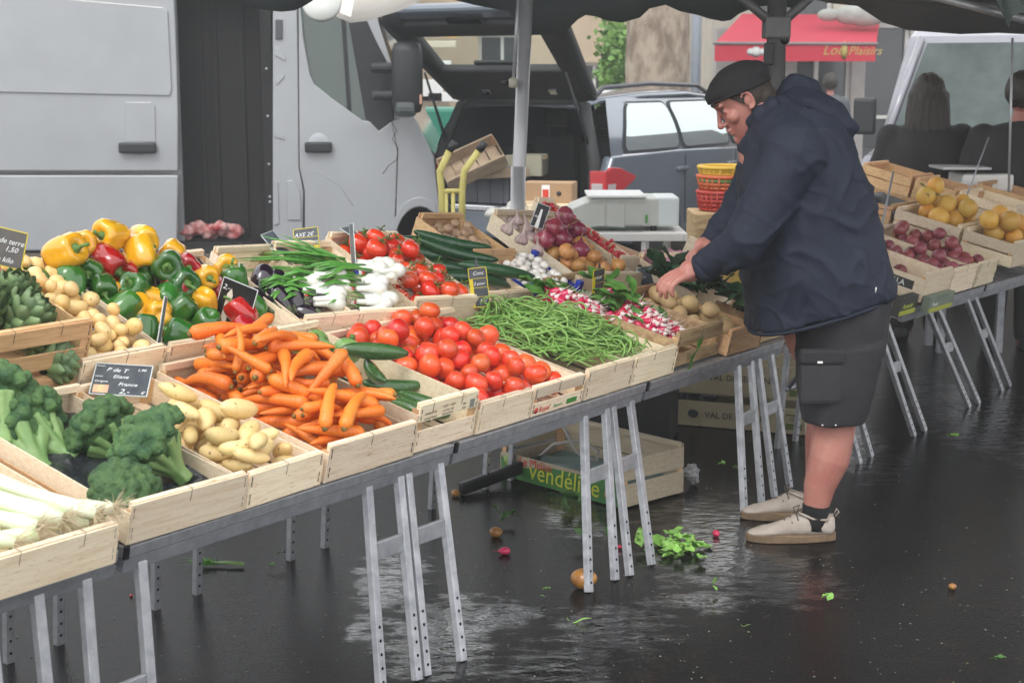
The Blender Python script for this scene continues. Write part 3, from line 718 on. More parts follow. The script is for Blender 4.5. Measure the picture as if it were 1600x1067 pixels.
# bumper, boot frame, loading lip
q = MB(); q.box((.0, -.12, .28), (CW, .12, .545), bev=.05); q.build('rear_bumper', CG, car)
q = MB(); q.box((.22, -.135, .50), (CW - .22, -.02, .552), bev=.012); q.build('loading_lip', CHR, car)
q = MB()
for s in (0, 1):
    u = .13 if s == 0 else CW - .13; ut = CW/2 + (-.60 if s == 0 else .60)
    q.tube([(u, .02, .55), (u, .02, .95), (ut, .12, 1.36), (ut + (.12 if s == 0 else -.12), .14, 1.40)], [.05, .05, .045, .04], 8)
q.tube([(CW/2 - .52, .12, 1.39), (CW/2 + .52, .12, 1.39)], .035, 8)
q.build('boot_frame', CD, car)
q = MB(); q.box((.1, .02, .50), (CW - .1, 1.2, .54)); q.box((.1, .05, .54), (.2, 1.2, .9), bev=.02); q.box((CW - .2, .05, .54), (CW - .1, 1.2, .9), bev=.02); q.build('boot_lining', CD, car)
for u in (.30, .80, 1.12):
    q = MB(); q.box((u, 1.15, .5), (u + .46, 1.35, 1.08), bev=.06); q.tube([(u + .15, 1.24, 1.05), (u + .15, 1.24, 1.18)], .008, 6); q.tube([(u + .31, 1.24, 1.05), (u + .31, 1.24, 1.18)], .008, 6); q.box((u + .1, 1.19, 1.15), (u + .36, 1.29, 1.31), bev=.045); q.build('rear_seat', CD, car)
for u in (.32, 1.0):
    q = MB(); q.box((u, 2.0, .4), (u + .5, 2.2, 1.12), bev=.07); q.box((u + .12, 2.04, 1.14), (u + .38, 2.15, 1.32), bev=.05); q.build('front_seat', CD, car)
# tailgate: seen from its inner side
tg = link('tailgate', None, car, Matrix.Translation((CW/2, .12, 1.42)) @ Matrix.Rotation(R_(-38), 4, 'X'))
# local: x across, -y along the gate away from the hinge, z outer side
def tgp(u0, y0, u1, y1, z0, z1, nm, m, bev=.02, trap=0):
    q = MB(); q.add([(-u0, y0, z0), (u0, y0, z0), (u1, y1, z0), (-u1, y1, z0), (-u0, y0, z1), (u0, y0, z1), (u1, y1, z1), (-u1, y1, z1)], [(0, 3, 2, 1), (4, 5, 6, 7), (0, 1, 5, 4), (1, 2, 6, 5), (2, 3, 7, 6), (3, 0, 4, 7)])
    me = q.mesh(nm, m)
    if bev: bevel_me(me, bev, 3)
    return link(nm, me, tg)
tgp(.66, 0, .71, -.38, -.03, .05, 'header', CD)
tgp(.76, -.80, .80, -.98, -.04, .05, 'lower_panel', CD, .04)
tgp(.80, -.98, .72, -1.12, -.02, .07, 'handle_panel', CG, .04)
for s in (-1, 1):
    q = MB(); n_ = 10
    rg_ = []
    for k in range(n_ + 1):
        y_ = -1.10 * k / n_; uo = .68 + .15 * min(1, k / 8) - (.10 if k == n_ else 0); ui = .56 + .06 * k / n_
        rg_.append([(s*ui, y_, -.045), (s*uo, y_, -.02), (s*(uo + .01), y_, .05), (s*(uo - .05), y_, .085), (s*ui, y_, .05)])
    q.loft(rg_); q.build('side_trim', CD, tg)
q = MB(); q.add([(-.58, -.38, .02), (.58, -.38, .02), (.66, -.81, .02), (-.66, -.81, .02)], [(0, 1, 2, 3)]); q.build('rear_window', mat('tailgate_glass', (.80, .92, .88), rough=.02, trans=1.0, ior=1.02), tg)
q = MB(); q.box((-.22, -.47, -.012), (.22, -.43, .012), bev=.004); q.build('brake_lamp', CD, tg)
q = MB(); q.box((-.16, -1.04, -.05), (.16, -.98, -.03), bev=.01); q.build('grab_handle', HOLE, tg)
q = MB(); q.box((-.30, -.16, -.05), (-.22, -.10, -.02), bev=.01); q.box((.34, -.16, -.05), (.42, -.10, -.02), bev=.01); q.build('latch', CHR, tg)
for u in (.18, CW - .18):
    e = MB(); e.tube([(u, .05, 1.0), (u + (.02 if u < 1 else -.02), -.30, 1.62)], [.014, .009], 8); e.build('gas_strut', CD, car)
# boot load (each a thing of its own)
def cpt(u, v, z): return Mc @ Vector((u, v, z))
BINM = mat('grey_bin_plastic', (.13, .14, .16), (.11, .12, .14), scale=4, rough=.5)
def plastic_bin(M, L, D, H, label):
    e = empty('plastic_bin', M, label, 'bin')
    q = MB(); q.box((0, 0, 0), (L, D, .006)); q.box((0, 0, .006), (L, .006, H)); q.box((0, D - .006, .006), (L, D, H)); q.box((0, .006, .006), (.006, D - .006, H)); q.box((L - .006, .006, .006), (L, D - .006, H)); q.build('tub', BINM, e)
    q = MB(); q.box((-.012, -.012, H - .035), (L + .012, -.0, H + .004), bev=.004); q.box((-.012, D, H - .035), (L + .012, D + .012, H + .004), bev=.004); q.box((-.012, 0, H - .035), (0, D, H + .004)); q.box((L, 0, H - .035), (L + .012, D, H + .004)); q.build('rim', BINM, e)
    for i in range(5):
        q = MB(); x = L * (i + .5) / 5; q.box((x - .012, -.012, .0), (x + .012, -.0, H - .035), bev=.003); q.build('rib', BINM, e)
    q = MB(); q.box((L * .28, -.018, H - .10), (L * .36, -.004, H - .05), bev=.004); q.build('label', RED_P, e)
    return e
plastic_bin(Mc @ MX((.16, .02, .555), (0, 0, R_(4))), .62, .42, .30, 'grey plastic bin with a red label in the open boot')
CARD = mat('cardboard', (.42, .27, .15), (.36, .23, .13), scale=5, rough=.8, bump=.0008, bscale=30)
def carton(M, L, D, H, label, sticker=True):
    e = empty('cardboard_box', M, label, 'box')
    q = MB(); q.box((0, 0, 0), (L, D, H), bev=.004); q.build('carton', CARD, e)
    for y0, y1 in ((-.0, D/2 - .003), (D/2 + .003, D)):
        q = MB(); q.box((0.002, y0 + .002, H + .001), (L - .002, y1 - .002, H + .006)); q.build('flap', CARD, e)
    if sticker:
        q = MB(); q.box((L*.4, -.004, H*.5), (L*.56, -.001, H*.98)); s_ = q.build('sticker', WHITE_P, e)
        q = MB(); q.box((L*.42, -.006, H*.62), (L*.54, -.0045, H*.86)); q.build('print', RED_P, s_)
        q = MB(); q.lathe([(.018, -.0005), (.018, .0005)], 12, M=MX((L*.74, -.002, H*.75), (R_(90), 0, 0))); q.build('stamp', BLK_P, e)
    return e
# wooden crates tipped on the bin, cloth bag on the lip
# ------------------------------------------------------------------ stall canopies overhead
CAN = mat('dark_canopy_cloth', (.075, .085, .085), (.055, .065, .065), scale=2, rough=.8, bump=.004, bscale=6)
CANP = mat('pale_canopy_cloth', (.60, .57, .52), (.55, .52, .48), scale=2, rough=.8, bump=.003, bscale=6)
def cloth_strip(name, top, bot, m, parent, th=.004):
    """sheet between two rows of points, closed with a little thickness"""
    n = len(top); q = MB()
    vs = list(top) + list(bot) + [Vector(p) + Vector((0, th, 0)) for p in top] + [Vector(p) + Vector((0, th, 0)) for p in bot]
    fs = []
    for i in range(n - 1):
        fs += [(i, i+1, n+i+1, n+i), (2*n+i+1, 2*n+i, 3*n+i, 3*n+i+1), (n+i, n+i+1, 3*n+i+1, 3*n+i), (i+1, i, 2*n+i, 2*n+i+1)]
    fs += [(0, n, 3*n, 2*n), (n-1, 3*n-1, 4*n-1, 2*n-1)]
    q.add(vs, fs, 0, True); return q.build(name, m, parent)
cn = empty('stall_canopy', (0, 8.2, 0), 'dark scalloped canopy stretched over the back of the vegetable stall', 'canopy')
# valance along the rear edge
VB = [(355, -14), (385, 6), (398, 14), (420, 17), (440, 19), (460, 17), (475, 10), (488, 2), (500, -6), (560, -8), (640, -4), (700, -2), (715, 2), (740, 8), (770, 14), (795, 18), (800, 30), (812, 44), (830, 54), (852, 55), (872, 53), (890, 44), (903, 31), (915, 24), (930, 26), (950, 33), (972, 36), (1000, 28), (1015, 14), (1040, 8), (1062, 18), (1090, 24), (1108, 30), (1130, 34), (1142, 32), (1155, 22), (1180, 12), (1215, 8), (1240, 14), (1258, 16)]
YV = 7.9
bot = []; top = []
for a, b in VB:
    p = at(a, b, YV) ; bot.append(p - Vector((0, 8.2, 0)))
    t = at(a, -30, YV + .0); top.append(Vector((t.x, t.y - 8.2, t.z)))
cloth_strip('valance', top, bot, CAN, cn)
# roof sheet, higher towards the stall front: from rear edge to the ridge
q = MB(); nx, ny = 24, 10; vs = []
for j in range(ny + 1):
    for i in range(nx + 1):
        f = i / nx; g_ = j / ny
        x = -1.5 + 5.2 * f + .9 * (1-g_) * 0
        y = YV - 3.6 * g_
        z = at(800, -30, YV).z + .9 * g_ - .06 * math.sin(math.pi * ((f * 5) % 1)) * (1 - g_ * .5)
        vs.append((x, y - 8.2, z))
fs = [(j*(nx+1)+i, j*(nx+1)+i+1, (j+1)*(nx+1)+i+1, (j+1)*(nx+1)+i) for j in range(ny) for i in range(nx)]
q.add(vs, fs, 0, True); q.build('roof_sheet', CAN, cn)
def pole(name, p, q_, r, m, parent, n=12):
    b = MB(); b.tube([p, q_], r, n); return b.build(name, m, parent)
PA = mat('pale_pole', (.52, .52, .53), (.45, .45, .46), scale=8, rough=.4, metal=.4)
PD = mat('dark_pole', (.17, .17, .165), (.13, .13, .125), scale=8, rough=.5, metal=.3)
# front pole of pale metal
b0 = ground_at(795, 640); Yp = 7.55
pb = at(808, 335, Yp); ptp = at(824, -35, Yp)
d = (ptp - pb); foot = pb - d * (pb.z / d.z)
sp = empty('canopy_pole', (foot.x, foot.y, 0), 'pale round canopy pole standing behind the mushroom crates', 'pole')
pole('tube', (0, 0, 0), tuple(ptp - foot), .033, PA, sp, 18)
pole('tube', tuple(at(806, 400, Yp) - foot + Vector((0, 0, -.4))), tuple(at(810, 260, Yp) - foot), .037, PA, sp, 18)
q = MB(); q.lathe([(.09, 0), (.09, .01), (.05, .02)], 16); q.build('foot_plate', ALU_D, sp)
q = MB(); kx = at(806, 130, Yp - .06) - foot; q.box((kx.x - .035, kx.y - .02, kx.z - .02), (kx.x + .01, kx.y + .02, kx.z + .02), bev=.008); q.tube([(kx.x - .03, kx.y, kx.z), (kx.x - .07, kx.y, kx.z - .005)], .012, 8); q.build('clamp', BLACK, sp)
# thin rod beside it
a_, b_ = at(802, 128, Yp - .08), at(812, -35, Yp - .08)
ro = empty('crank_rod', (a_.x, a_.y, 0), 'thin pale rod hanging beside the pale canopy pole', 'rod'); ro.location = a_
pole('rod', (0, 0, 0), tuple(b_ - a_), .008, PA, ro, 8)
q = MB(); q.lathe([(.008, -.03), (.022, -.025), (.022, .01), (.008, .02)], 10); q.build('end_cap', mat('cream_cap', (.5, .47, .38), rough=.5), ro)
# dark pole with two braces
Yd = 7.3
f0 = at(1211, 300, Yd); t0 = at(1215, -35, Yd)
dp = empty('canopy_pole', (f0.x, Yd, 0), 'dark canopy pole with two forked braces behind the man', 'pole')
pole('tube', (0, 0, 0), (t0.x - f0.x, 0, t0.z), .045, PD, dp, 16)
for a in ((1148, -12), (1285, -22)):
    k0 = at(1213, 44, Yd); k1 = at(a[0], a[1], Yd)
    pole('brace', (k0.x - f0.x, -.02, k0.z), (k1.x - f0.x, -.02, k1.z), .022, PD, dp)
k0 = at(1213, 44, Yd)
q = MB(); q.box((k0.x - f0.x - .06, -.055, k0.z - .05), (k0.x - f0.x + .06, .055, k0.z + .05), bev=.01); q.build('collar', PD, dp)
k1 = at(1224, 62, Yd); q = MB(); q.ball((k1.x - f0.x, -.03, k1.z), .026, 10, 8); q.build('knob', BLACK, dp)
k2 = at(1205, 85, Yd); q = MB(); q.box((k2.x - f0.x - .04, -.06, k2.z - .05), (k2.x - f0.x - .0, -.02, k2.z + .05), bev=.006); q.build('bracket', BLACK, dp)
# cross bars under the sheet
for a, b in (((1090, -14), (1205, -24)), ((1225, -24), (1600, 18)), ((1290, -2), (1600, -8))):
    p1, p2 = at(*a, Yd + .1), at(*b, Yd + .1)
    e = empty('canopy_bar', p1, {1090: 'short dark canopy bar left of the dark pole', 1225: 'long dark canopy bar running right from the dark pole', 1290: 'level dark canopy bar over the second van'}[a[0]], 'bar')
    pole('bar', (0, 0, 0), tuple(p2 - p1), .022, PD, e)
# pale parasol fold at the top with its lamp
pc = empty('parasol', (at(590, 0, 9.0).x, 9.0, 0), 'pale parasol sagging in front of the van windscreen', 'parasol')
PB = [(468, -12), (488, 6), (510, 18), (528, 28), (548, 36), (575, 33), (600, 25), (625, 17), (650, 6), (668, -10)]
bot = [at(a, b, 9.0) - Vector((pc.location.x, 9.0, 0)) for a, b in PB]
top = [Vector((p.x * 1.0, p.y + .9, at(600, -95, 9.0).z)) for p in bot]
cloth_strip('cloth', top, bot, CANP, pc)
q = MB(); lpz = at(503, 6, 8.8); q.lathe([(.02, -.04), (.095, -.035), (.11, 0), (.10, .02), (.03, .03)], 24, M=Matrix.Translation(lpz - Vector((pc.location.x, 9.0, 0))) @ Matrix.Rotation(R_(70), 4, 'X'))
q.build('lamp_disc', mat('pale_lamp_glass', (.62, .63, .60), rough=.2), pc)
q = MB(); q.tube([(.05, .45, at(600, -90, 9).z - .02), (-1.9, .6, at(600, -90, 9).z + .1), (-3.2, .8, at(600, -90, 9).z + .3)], .03, 10); q.build('arm', PA, pc)
# right canopy over the fruit stall
c2 = empty('stall_canopy', (3.0, 9.5, 0), 'grey brown canopy with a drooping edge over the right fruit stall', 'canopy')
CAN2 = mat('brown_canopy_cloth', (.075, .07, .065), (.055, .052, .05), scale=2, rough=.85, bump=.004, bscale=6)
VB2 = [(1232, -22), (1262, -2), (1300, 6), (1340, 10), (1380, 36), (1420, 48), (1500, 54), (1560, 52), (1640, 56), (1720, 60)]
bot = [at(a, b, 9.5) - Vector((3.0, 9.5, 0)) for a, b in VB2]
top = [Vector((p.x, 0, at(1400, -40, 9.5).z)) for p in bot]
cloth_strip('valance', top, bot, CAN2, c2)
q = MB(); z9 = at(1400, -40, 9.5).z; q.add([(-1.4, 0, z9), (4.2, 0, z9), (4.2, -3.2, z9 + .75), (-1.0, -3.2, z9 + .75)], [(0, 1, 2, 3)]); q.build('roof_sheet', CAN2, c2)
GRC = mat('green_grey_cloth', (.16, .20, .18), (.12, .15, .14), scale=3, rough=.8)
q = MB(); gp = [(1552, -10), (1560, 8), (1568, 26), (1576, 44), (1582, 26), (1596, 20), (1620, 24)]
bot = [at(a, b, 7.0) - Vector((3.0, 9.5, 0)) for a, b in gp]; top = [Vector((p.x, p.y + .2, at(1500, -30, 7.0).z)) for p in bot]
cloth_strip('hanging_corner', top, bot, GRC, c2)
p1, p2 = at(1455, -6, 7.2), at(1600, 32, 7.2)
e = empty('canopy_bar', p1, 'pale slanting canopy bar at the top right corner', 'bar'); pole('bar', (0, 0, 0), tuple(p2 - p1), .018, PA, e)
# string hanging at far right
p1, p2 = at(1582, 60, 7.6), at(1576, 300, 7.6)
e = empty('cord', p2, 'pale cord hanging down at the right edge of the fruit stall', 'cord'); pole('string', (0, 0, 0), tuple(p1 - p2), .006, PA, e, 6)
# ------------------------------------------------------------------ table frame
TA = R_(54.5); TT = R_(13)
TD = Vector((math.cos(TA), math.sin(TA), 0))
TB = Vector((-math.sin(TA) * math.cos(TT), math.cos(TA) * math.cos(TT), math.sin(TT)))
TN = TD.cross(TB)
TO = Vector((-.161, 4.216, .58))
def fr(d, b, n, o): return Matrix(((d.x, b.x, n.x, o.x), (d.y, b.y, n.y, o.y), (d.z, b.z, n.z, o.z), (0, 0, 0, 1)))
MT = fr(TD, TB, TN, TO)                       # u along the front edge, v up the slope, w off the board
MT2 = MT @ MX((0, .66, .05), (R_(9), 0, 0))   # second row of crates, propped steeper
hb = Vector((-math.sin(TA), math.cos(TA), 0))
MH = fr(TD, hb, Vector((0, 0, 1)), Vector((TO.x, TO.y, 0)))   # level frame under the tables

def market_table(u0, u1, label, M=MT, MHh=MH, ht=.58, ladders=(), rear=(), depth=1.42, group='aluminium trestle tables under the crates', braces=True):
    e = empty('market_table', M @ Matrix.Translation((u0, 0, 0)), label, 'table', group)
    L = u1 - u0 - .008
    I = (M @ Matrix.Translation((u0, 0, 0))).inverted()
    V = lambda u, v, z: I @ (MHh @ Vector((u, v, z)))      # level frame -> local
    q = MB(); q.box((0, -.005, -.030), (L, .02, -.001), bev=.0025); q.build('front_rail', ALU, e)
    q = MB(); q.box((.004, -.001, -.066), (L - .004, .022, -.033), bev=.0025); q.build('lower_rail', ALU_D, e)
    n = 9; w_ = (depth - .03) / n
    s = MB(); s.box((.002, 0, -.022), (L - .002, w_ - .012, -.004)); sm = s.mesh('tabletop_slat', ALU_D)
    for i in range(n): link('tabletop_slat', sm, e, (0, .025 + i * w_, 0))
    for x in (.01, L - .04):
        q = MB(); q.box((x, .024, -.06), (x + .03, depth, -.024)); q.build('side_rail', ALU_D, e)
    q = MB(); q.box((0, depth, -.03), (L, depth + .02, -.001), bev=.002); q.build('rear_rail', ALU_D, e)
    q = MB(); q.box((-.002, -.008, -.030), (.012, .0, .003), bev=.002); q.build('end_cap', BLACK, e)
    def leg(pt, pb, wdt=.026, dep=.020, holes=True):
        d = (pb - pt); ln = d.length
        rot = MXdir(pt, pb)
        # local x along the table
        zz = d.normalized(); xx = (I.to_3x3() @ (MHh.to_3x3() @ Vector((1, 0, 0)))); xx = (xx - zz * xx.dot(zz)).normalized(); yy = zz.cross(xx)
        Ml = Matrix(((xx.x, yy.x, zz.x, pt.x), (xx.y, yy.y, zz.y, pt.y), (xx.z, yy.z, zz.z, pt.z), (0, 0, 0, 1)))
        b = MB(); b.box((-wdt/2, -dep/2, 0), (wdt/2, dep/2, ln), bev=.002)
        lo = b.build('leg', ALU, e, Ml)
        if holes:
            sgn = -1 if (Ml.to_3x3() @ Vector((0, 1, 0))).dot(I.to_3x3() @ Vector((0, -1, 0))) < 0 else 1
            h = MB()
            for k in range(5): h.lathe([(.0045, -.0004), (.0045, .0006)], 8, M=MX((0, sgn * (dep/2 + .0002), ln - .03 - k * .036), (R_(90), 0, 0)))
            for k in range(5): h.lathe([(.0045, -.0004), (.0045, .0006)], 8, M=MX((wdt/2 + .0002, 0, ln - .03 - k * .036), (0, R_(90), 0)))
            h.build('adjusting_holes', HOLE, lo, kind='stuff')
        return lo
    for (ua, ub, fa, fb, rz) in ladders:
        # tops ua, ub on the rail; feet fa, fb = (u, v) on the ground; rz = rung height
        ta, tb = V(ua, .02, ht - .05), V(ub, .02, ht - .05)
        pa, pb = V(fa[0], fa[1], 0), V(fb[0], fb[1], 0)
        leg(ta, pa); leg(tb, pb)
        k = 1 - rz / (ht - .05)
        ra, rb = ta.lerp(pa, k), tb.lerp(pb, k)
        Mr = MXdir(ra, rb)
        zz = (rb - ra).normalized(); up = (I.to_3x3() @ Vector((0, 0, 1))); up = (up - zz * up.dot(zz)).normalized(); yy = zz.cross(up)
        Mr = Matrix(((up.x, yy.x, zz.x, ra.x), (up.y, yy.y, zz.y, ra.y), (up.z, yy.z, zz.z, ra.z), (0, 0, 0, 1)))
        b = MB(); b.box((-.024, -.006, .013), (.024, .006, (rb - ra).length - .013), bev=.002); b.build('rung', ALU, e, Mr)
    for (u, v) in rear:
        hz = ht + v * math.tan(TT) - .06
        leg(V(u, v - .02, hz), V(u, v + .03, 0)); leg(V(u + .17, v - .02, hz), V(u + .17, v + .03, 0))
        b = MB(); A = V(u, v, hz * .45); B = V(u + .17, v, hz * .45); b.tube([A, B], .012, 6); b.build('rung', ALU_D, e)
        if braces:
            b = MB(); b.tube([V(u + .02, v - .25, ht + .04), V(u + .02, v, ht * .45)], .010, 6); b.build('brace', ALU_D, e)
    return e
def gu(px, py):
    p = MH.inverted() @ ground_at(px, py); return (p.x, p.y)
market_table(-2.30, -1.20, 'leek end of the stall: aluminium trestle table at the left edge of the photo', ladders=[(-1.53, -1.41, (-1.56, -.06), (-1.44, -.06), .26), (-1.285, -1.13, (-1.33, -.06), (-1.175, -.06), .26)], rear=[(-1.62, .87)], braces=False)
market_table(-1.19, 0, 'aluminium trestle table under the broccoli, long potato and carrot crates', ladders=[(-.355, -.225, gu(596, 1083), gu(652, 1062), .36), (-.19, -.05, gu(666, 1055), gu(722, 1032), .36)], rear=[(-.86, .87), (.0 - .33, .87)], braces=False)
market_table(.0, 1.062, 'aluminium trestle table under the large tomato crates', ladders=[(.70, .83, gu(920, 925), gu(961, 906), .34), (.87, .985, gu(984, 899), gu(1018, 882), .34)], rear=[(.26, .87), (.85, .87)])
market_table(1.062, 2.12, 'aluminium trestle table under the radish crate beside the man', ladders=[(1.76, 1.87, gu(1163, 806), gu(1190, 785), .33), (1.93, 2.04, gu(1210, 776), gu(1234, 762), .33)], rear=[(1.36, .87), (1.9, .87)], depth=.98)

# ------------------------------------------------------------------ crates
_cm = {}
def bx(a, b, name, m, bev=.0):
    key = (name, m.name, tuple(round(v, 4) for v in a), tuple(round(v, 4) for v in b))
    if key not in _cm:
        q = MB(); q.box(a, b, bev=bev); _cm[key] = q.mesh(name, m)
    return _cm[key]
def crate(M, L, D, H, label, wood=W_PALE, front='solid', side=.8, low=None, group='wooden crates on the stall', back='solid', rail=True, wires=2, cat='crate'):
    e = empty('wooden_crate', M, label, cat, group)
    t = .005
    def board(name, a, b, m=wood, j=.0015, bev=.0008, par=e):
        o = link(name, bx(a, b, name, m, bev), par, MX((random.uniform(-j, j), random.uniform(-j, j), 0), (0, 0, 0)))
        return o
    for s, y0 in ((front, 0), (back, D - t)):
        if s == 'solid': zs = [(0.004, H * .985)]
        elif s == 'split': zs = [(0.004, H * .46), (H * .64, H * .985)]
        elif s == 'split_low': zs = [(0.004, H * .40), (H * .60, H * .985)]
        elif s == 'two': zs = [(0.004, H * .49), (H * .51, H * .985)]
        elif s == 'none': zs = [(0.004, H * .5)]
        for i, (z0, z1) in enumerate(zs):
            board('end_board', (0, y0, z0), (L, y0 + t, z1))
        if rail and s != 'none':
            yy = y0 + t + .0005 if y0 == 0 else y0 - .0145
            board('top_rail', (.004, yy, H - .018), (L - .004, yy + .014, H + .002), bev=.0015)
            for k in range(wires):
                xw = L * ((k + .5) / wires) + random.uniform(-.02, .02)
                q = MB(); y1 = y0 - .0012 if y0 == 0 else D + .0012; y2 = yy + (.0145 if y0 == 0 else -.0005)
                q.tube([(xw, y1, H - .028), (xw + .002, y1, H + .003), (xw + .001, y2, H + .003)], .0008, 4); q.build('wire_staple', STAPLE, e)
        for x in (.008, L - .008):
            for z in (H * .25, H * .8):
                pass
    ms = .0035
    for x0 in (-.0045, L + .001):
        if side == 'two':
            for z0, z1 in ((.004, H * .45), (H * .52, H * .92)): board('side_board', (x0, .0, z0), (x0 + ms, D, z1))
        else: board('side_board', (x0, .0, .004), (x0 + ms, D, H * side))
    pm = _cm.get(('post', round(H, 3), wood.name))
    if pm is None:
        q = MB(); q.add([(0, 0, 0), (.024, 0, 0), (0, .024, 0), (0, 0, H - .02), (.024, 0, H - .02), (0, .024, H - .02)], [(0, 2, 1), (3, 4, 5), (0, 1, 4, 3), (1, 2, 5, 4), (2, 0, 3, 5)])
        pm = q.mesh('corner_post', W_WARM); _cm[('post', round(H, 3), wood.name)] = pm
    for x, y, a in ((.0005, t + .0005, 0), (L - .0005, t + .0005, 90), (L - .0005, D - t - .0005, 180), (.0005, D - t - .0005, 270)):
        link('corner_post', pm, e, MX((x, y, .002), (0, 0, R_(a))))
    nb = 5; wb = (L - .004) / nb
    for i in range(nb): board('bottom_slat', (.002 + i * wb, .006, .0), (.002 + (i + 1) * wb - .008, D - .006, .0035))
    # dark fixing staples on the front corners
    st = MB()
    for x in (.007, L - .007):
        for z in (H * .22, H * .38, H * .72, H * .86): st.box((x - .0007, -.0012, z - .006), (x + .0007, .0004, z + .006))
    st.build('corner_staples', STAPLE, e, kind='stuff')
    return e
def C1(u, v=0.0, w=0.002, a=0.0, x=0.0): return MT @ MX((u, v, w), (x, 0, R_(a)))
def C2(u, v=0.0, w=0.0, a=0.0): return MT2 @ MX((u, v, w), (0, 0, R_(a)))
D1 = .64
CR = {}
def mk(key, M, L, D, H, label, **k):
    e = crate(M, L, D, H, label, **k); CR[key] = (e, M, L, D, H); return e
mk('leek', C1(-1.60, -.055), .335, .60, .098, 'pale crate of leeks at the bottom left corner')
mk('leekback', C1(-1.255, .10, .0), .05, .5, .06, 'low empty crate edge between the leeks and the broccoli', wood=W_WARM, wires=0)
mk('broc', C1(-1.185, -.005, a=-1), .345, D1, .100, 'pale crate of broccoli on dark film', wires=1)
mk('pot', C1(-.830, -.012, a=1.5), .262, D1, .094, 'crate of long yellow potatoes between the broccoli and the carrots', wires=1)
mk('carrot', C1(-.545, -.006, a=0), .345, D1, .104, 'crate heaped with orange carrots', wires=1)
mk('courg', C1(-.182, .004, a=0), .262, D1, .145, 'taller slotted crate of courgettes with a printed label board', front='split', wires=2)
mk('tom1', C1(.098, .0, a=0), .262, D1, .098, 'crate of red tomatoes beside the courgettes', wires=1, wood=W_PALE)
mk('tom2', C1(.372, .0, a=0), .275, D1, .098, 'crate of red tomatoes with a slotted red printed front, left of the green beans', front='split', wires=1)
mk('bean1', C1(.668, .0, a=0), .275, D1, .104, 'left white veneer crate of green beans', wires=1)
mk('bean2', C1(.953, .0, a=0), .275, D1, .104, 'right white veneer crate of green beans, beside the radishes', wires=1)
mk('radish', C1(1.285, .03, a=0), .325, D1, .13, 'stained slotted crate of pink radish bunches', front='split_low', wood=W_OLD, wires=1)
mk('pot2', C1(1.635, .0, a=0), .26, .50, .10, 'crate of round brown potatoes beside the man', wires=1, wood=W_WARM)
# second row
mk('arti', MT @ MX((-1.11, .66, .135), (R_(6), 0, R_(0))), .33, .40, .125, 'slotted crate of artichokes stacked above the broccoli', front='split_low', wires=2, wood=W_WARM)
mk('arti0', MT @ MX((-1.13, .665, .012), (R_(2), 0, R_(0))), .36, .44, .10, 'crate under the artichoke crate holding artichoke leaves', wires=0, wood=W_WARM)
mk('baby', C2(-.80, .0, .0, 0), .285, .56, .10, 'crate of small round new potatoes', wires=1)
mk('bab2', MT @ MX((-1.11, 1.15, .13), (R_(6), 0, 0)), .33, .40, .10, 'crate of new potatoes behind the artichokes', wires=1)
mk('pep', C2(-.50, .0, .0, -2), .54, .52, .10, 'wide crate of mixed peppers', wires=2)
mk('egg', C2(.065, .02, .0, -7), .225, .50, .095, 'crate of dark aubergines beside the peppers', wires=1)
mk('onion', C2(.30, .0, .0, -10), .245, .52, .09, 'crate of white spring onions', wires=0)
mk('vine', C2(.575, .0, .0, -10), .315, .52, .10, 'crate of vine tomatoes behind the green beans', wires=1)
mk('cuc', C2(.905, -.01, .0, -8), .29, .46, .08, 'crate of dark cucumbers', wires=1)
mk('cham', C2(1.16, .22, .01, -10), .22, .34, .10, 'crate of brown mushrooms at the back of the stall', wires=1, wood=W_WARM)
mk('redon', C2(1.54, -.03, .0, -14), .33, .58, .10, 'crate of garlic, red onions and yellow onions', wires=1)
mk('berry', C2(1.90, .02, .02, -14), .10, .58, .085, 'narrow crate of red berries at the back of the stall', wires=0)
mk('meat', C2(1.98, -.30, .0, -12), .24, .34, .11, 'crate lined with pink paper under the man\'s hand', wires=1)
mk('greens', C1(1.90, .02, a=0), .22, .45, .07, 'low crate of leafy greens at the man\'s belly', wires=0, wood=W_OLD)
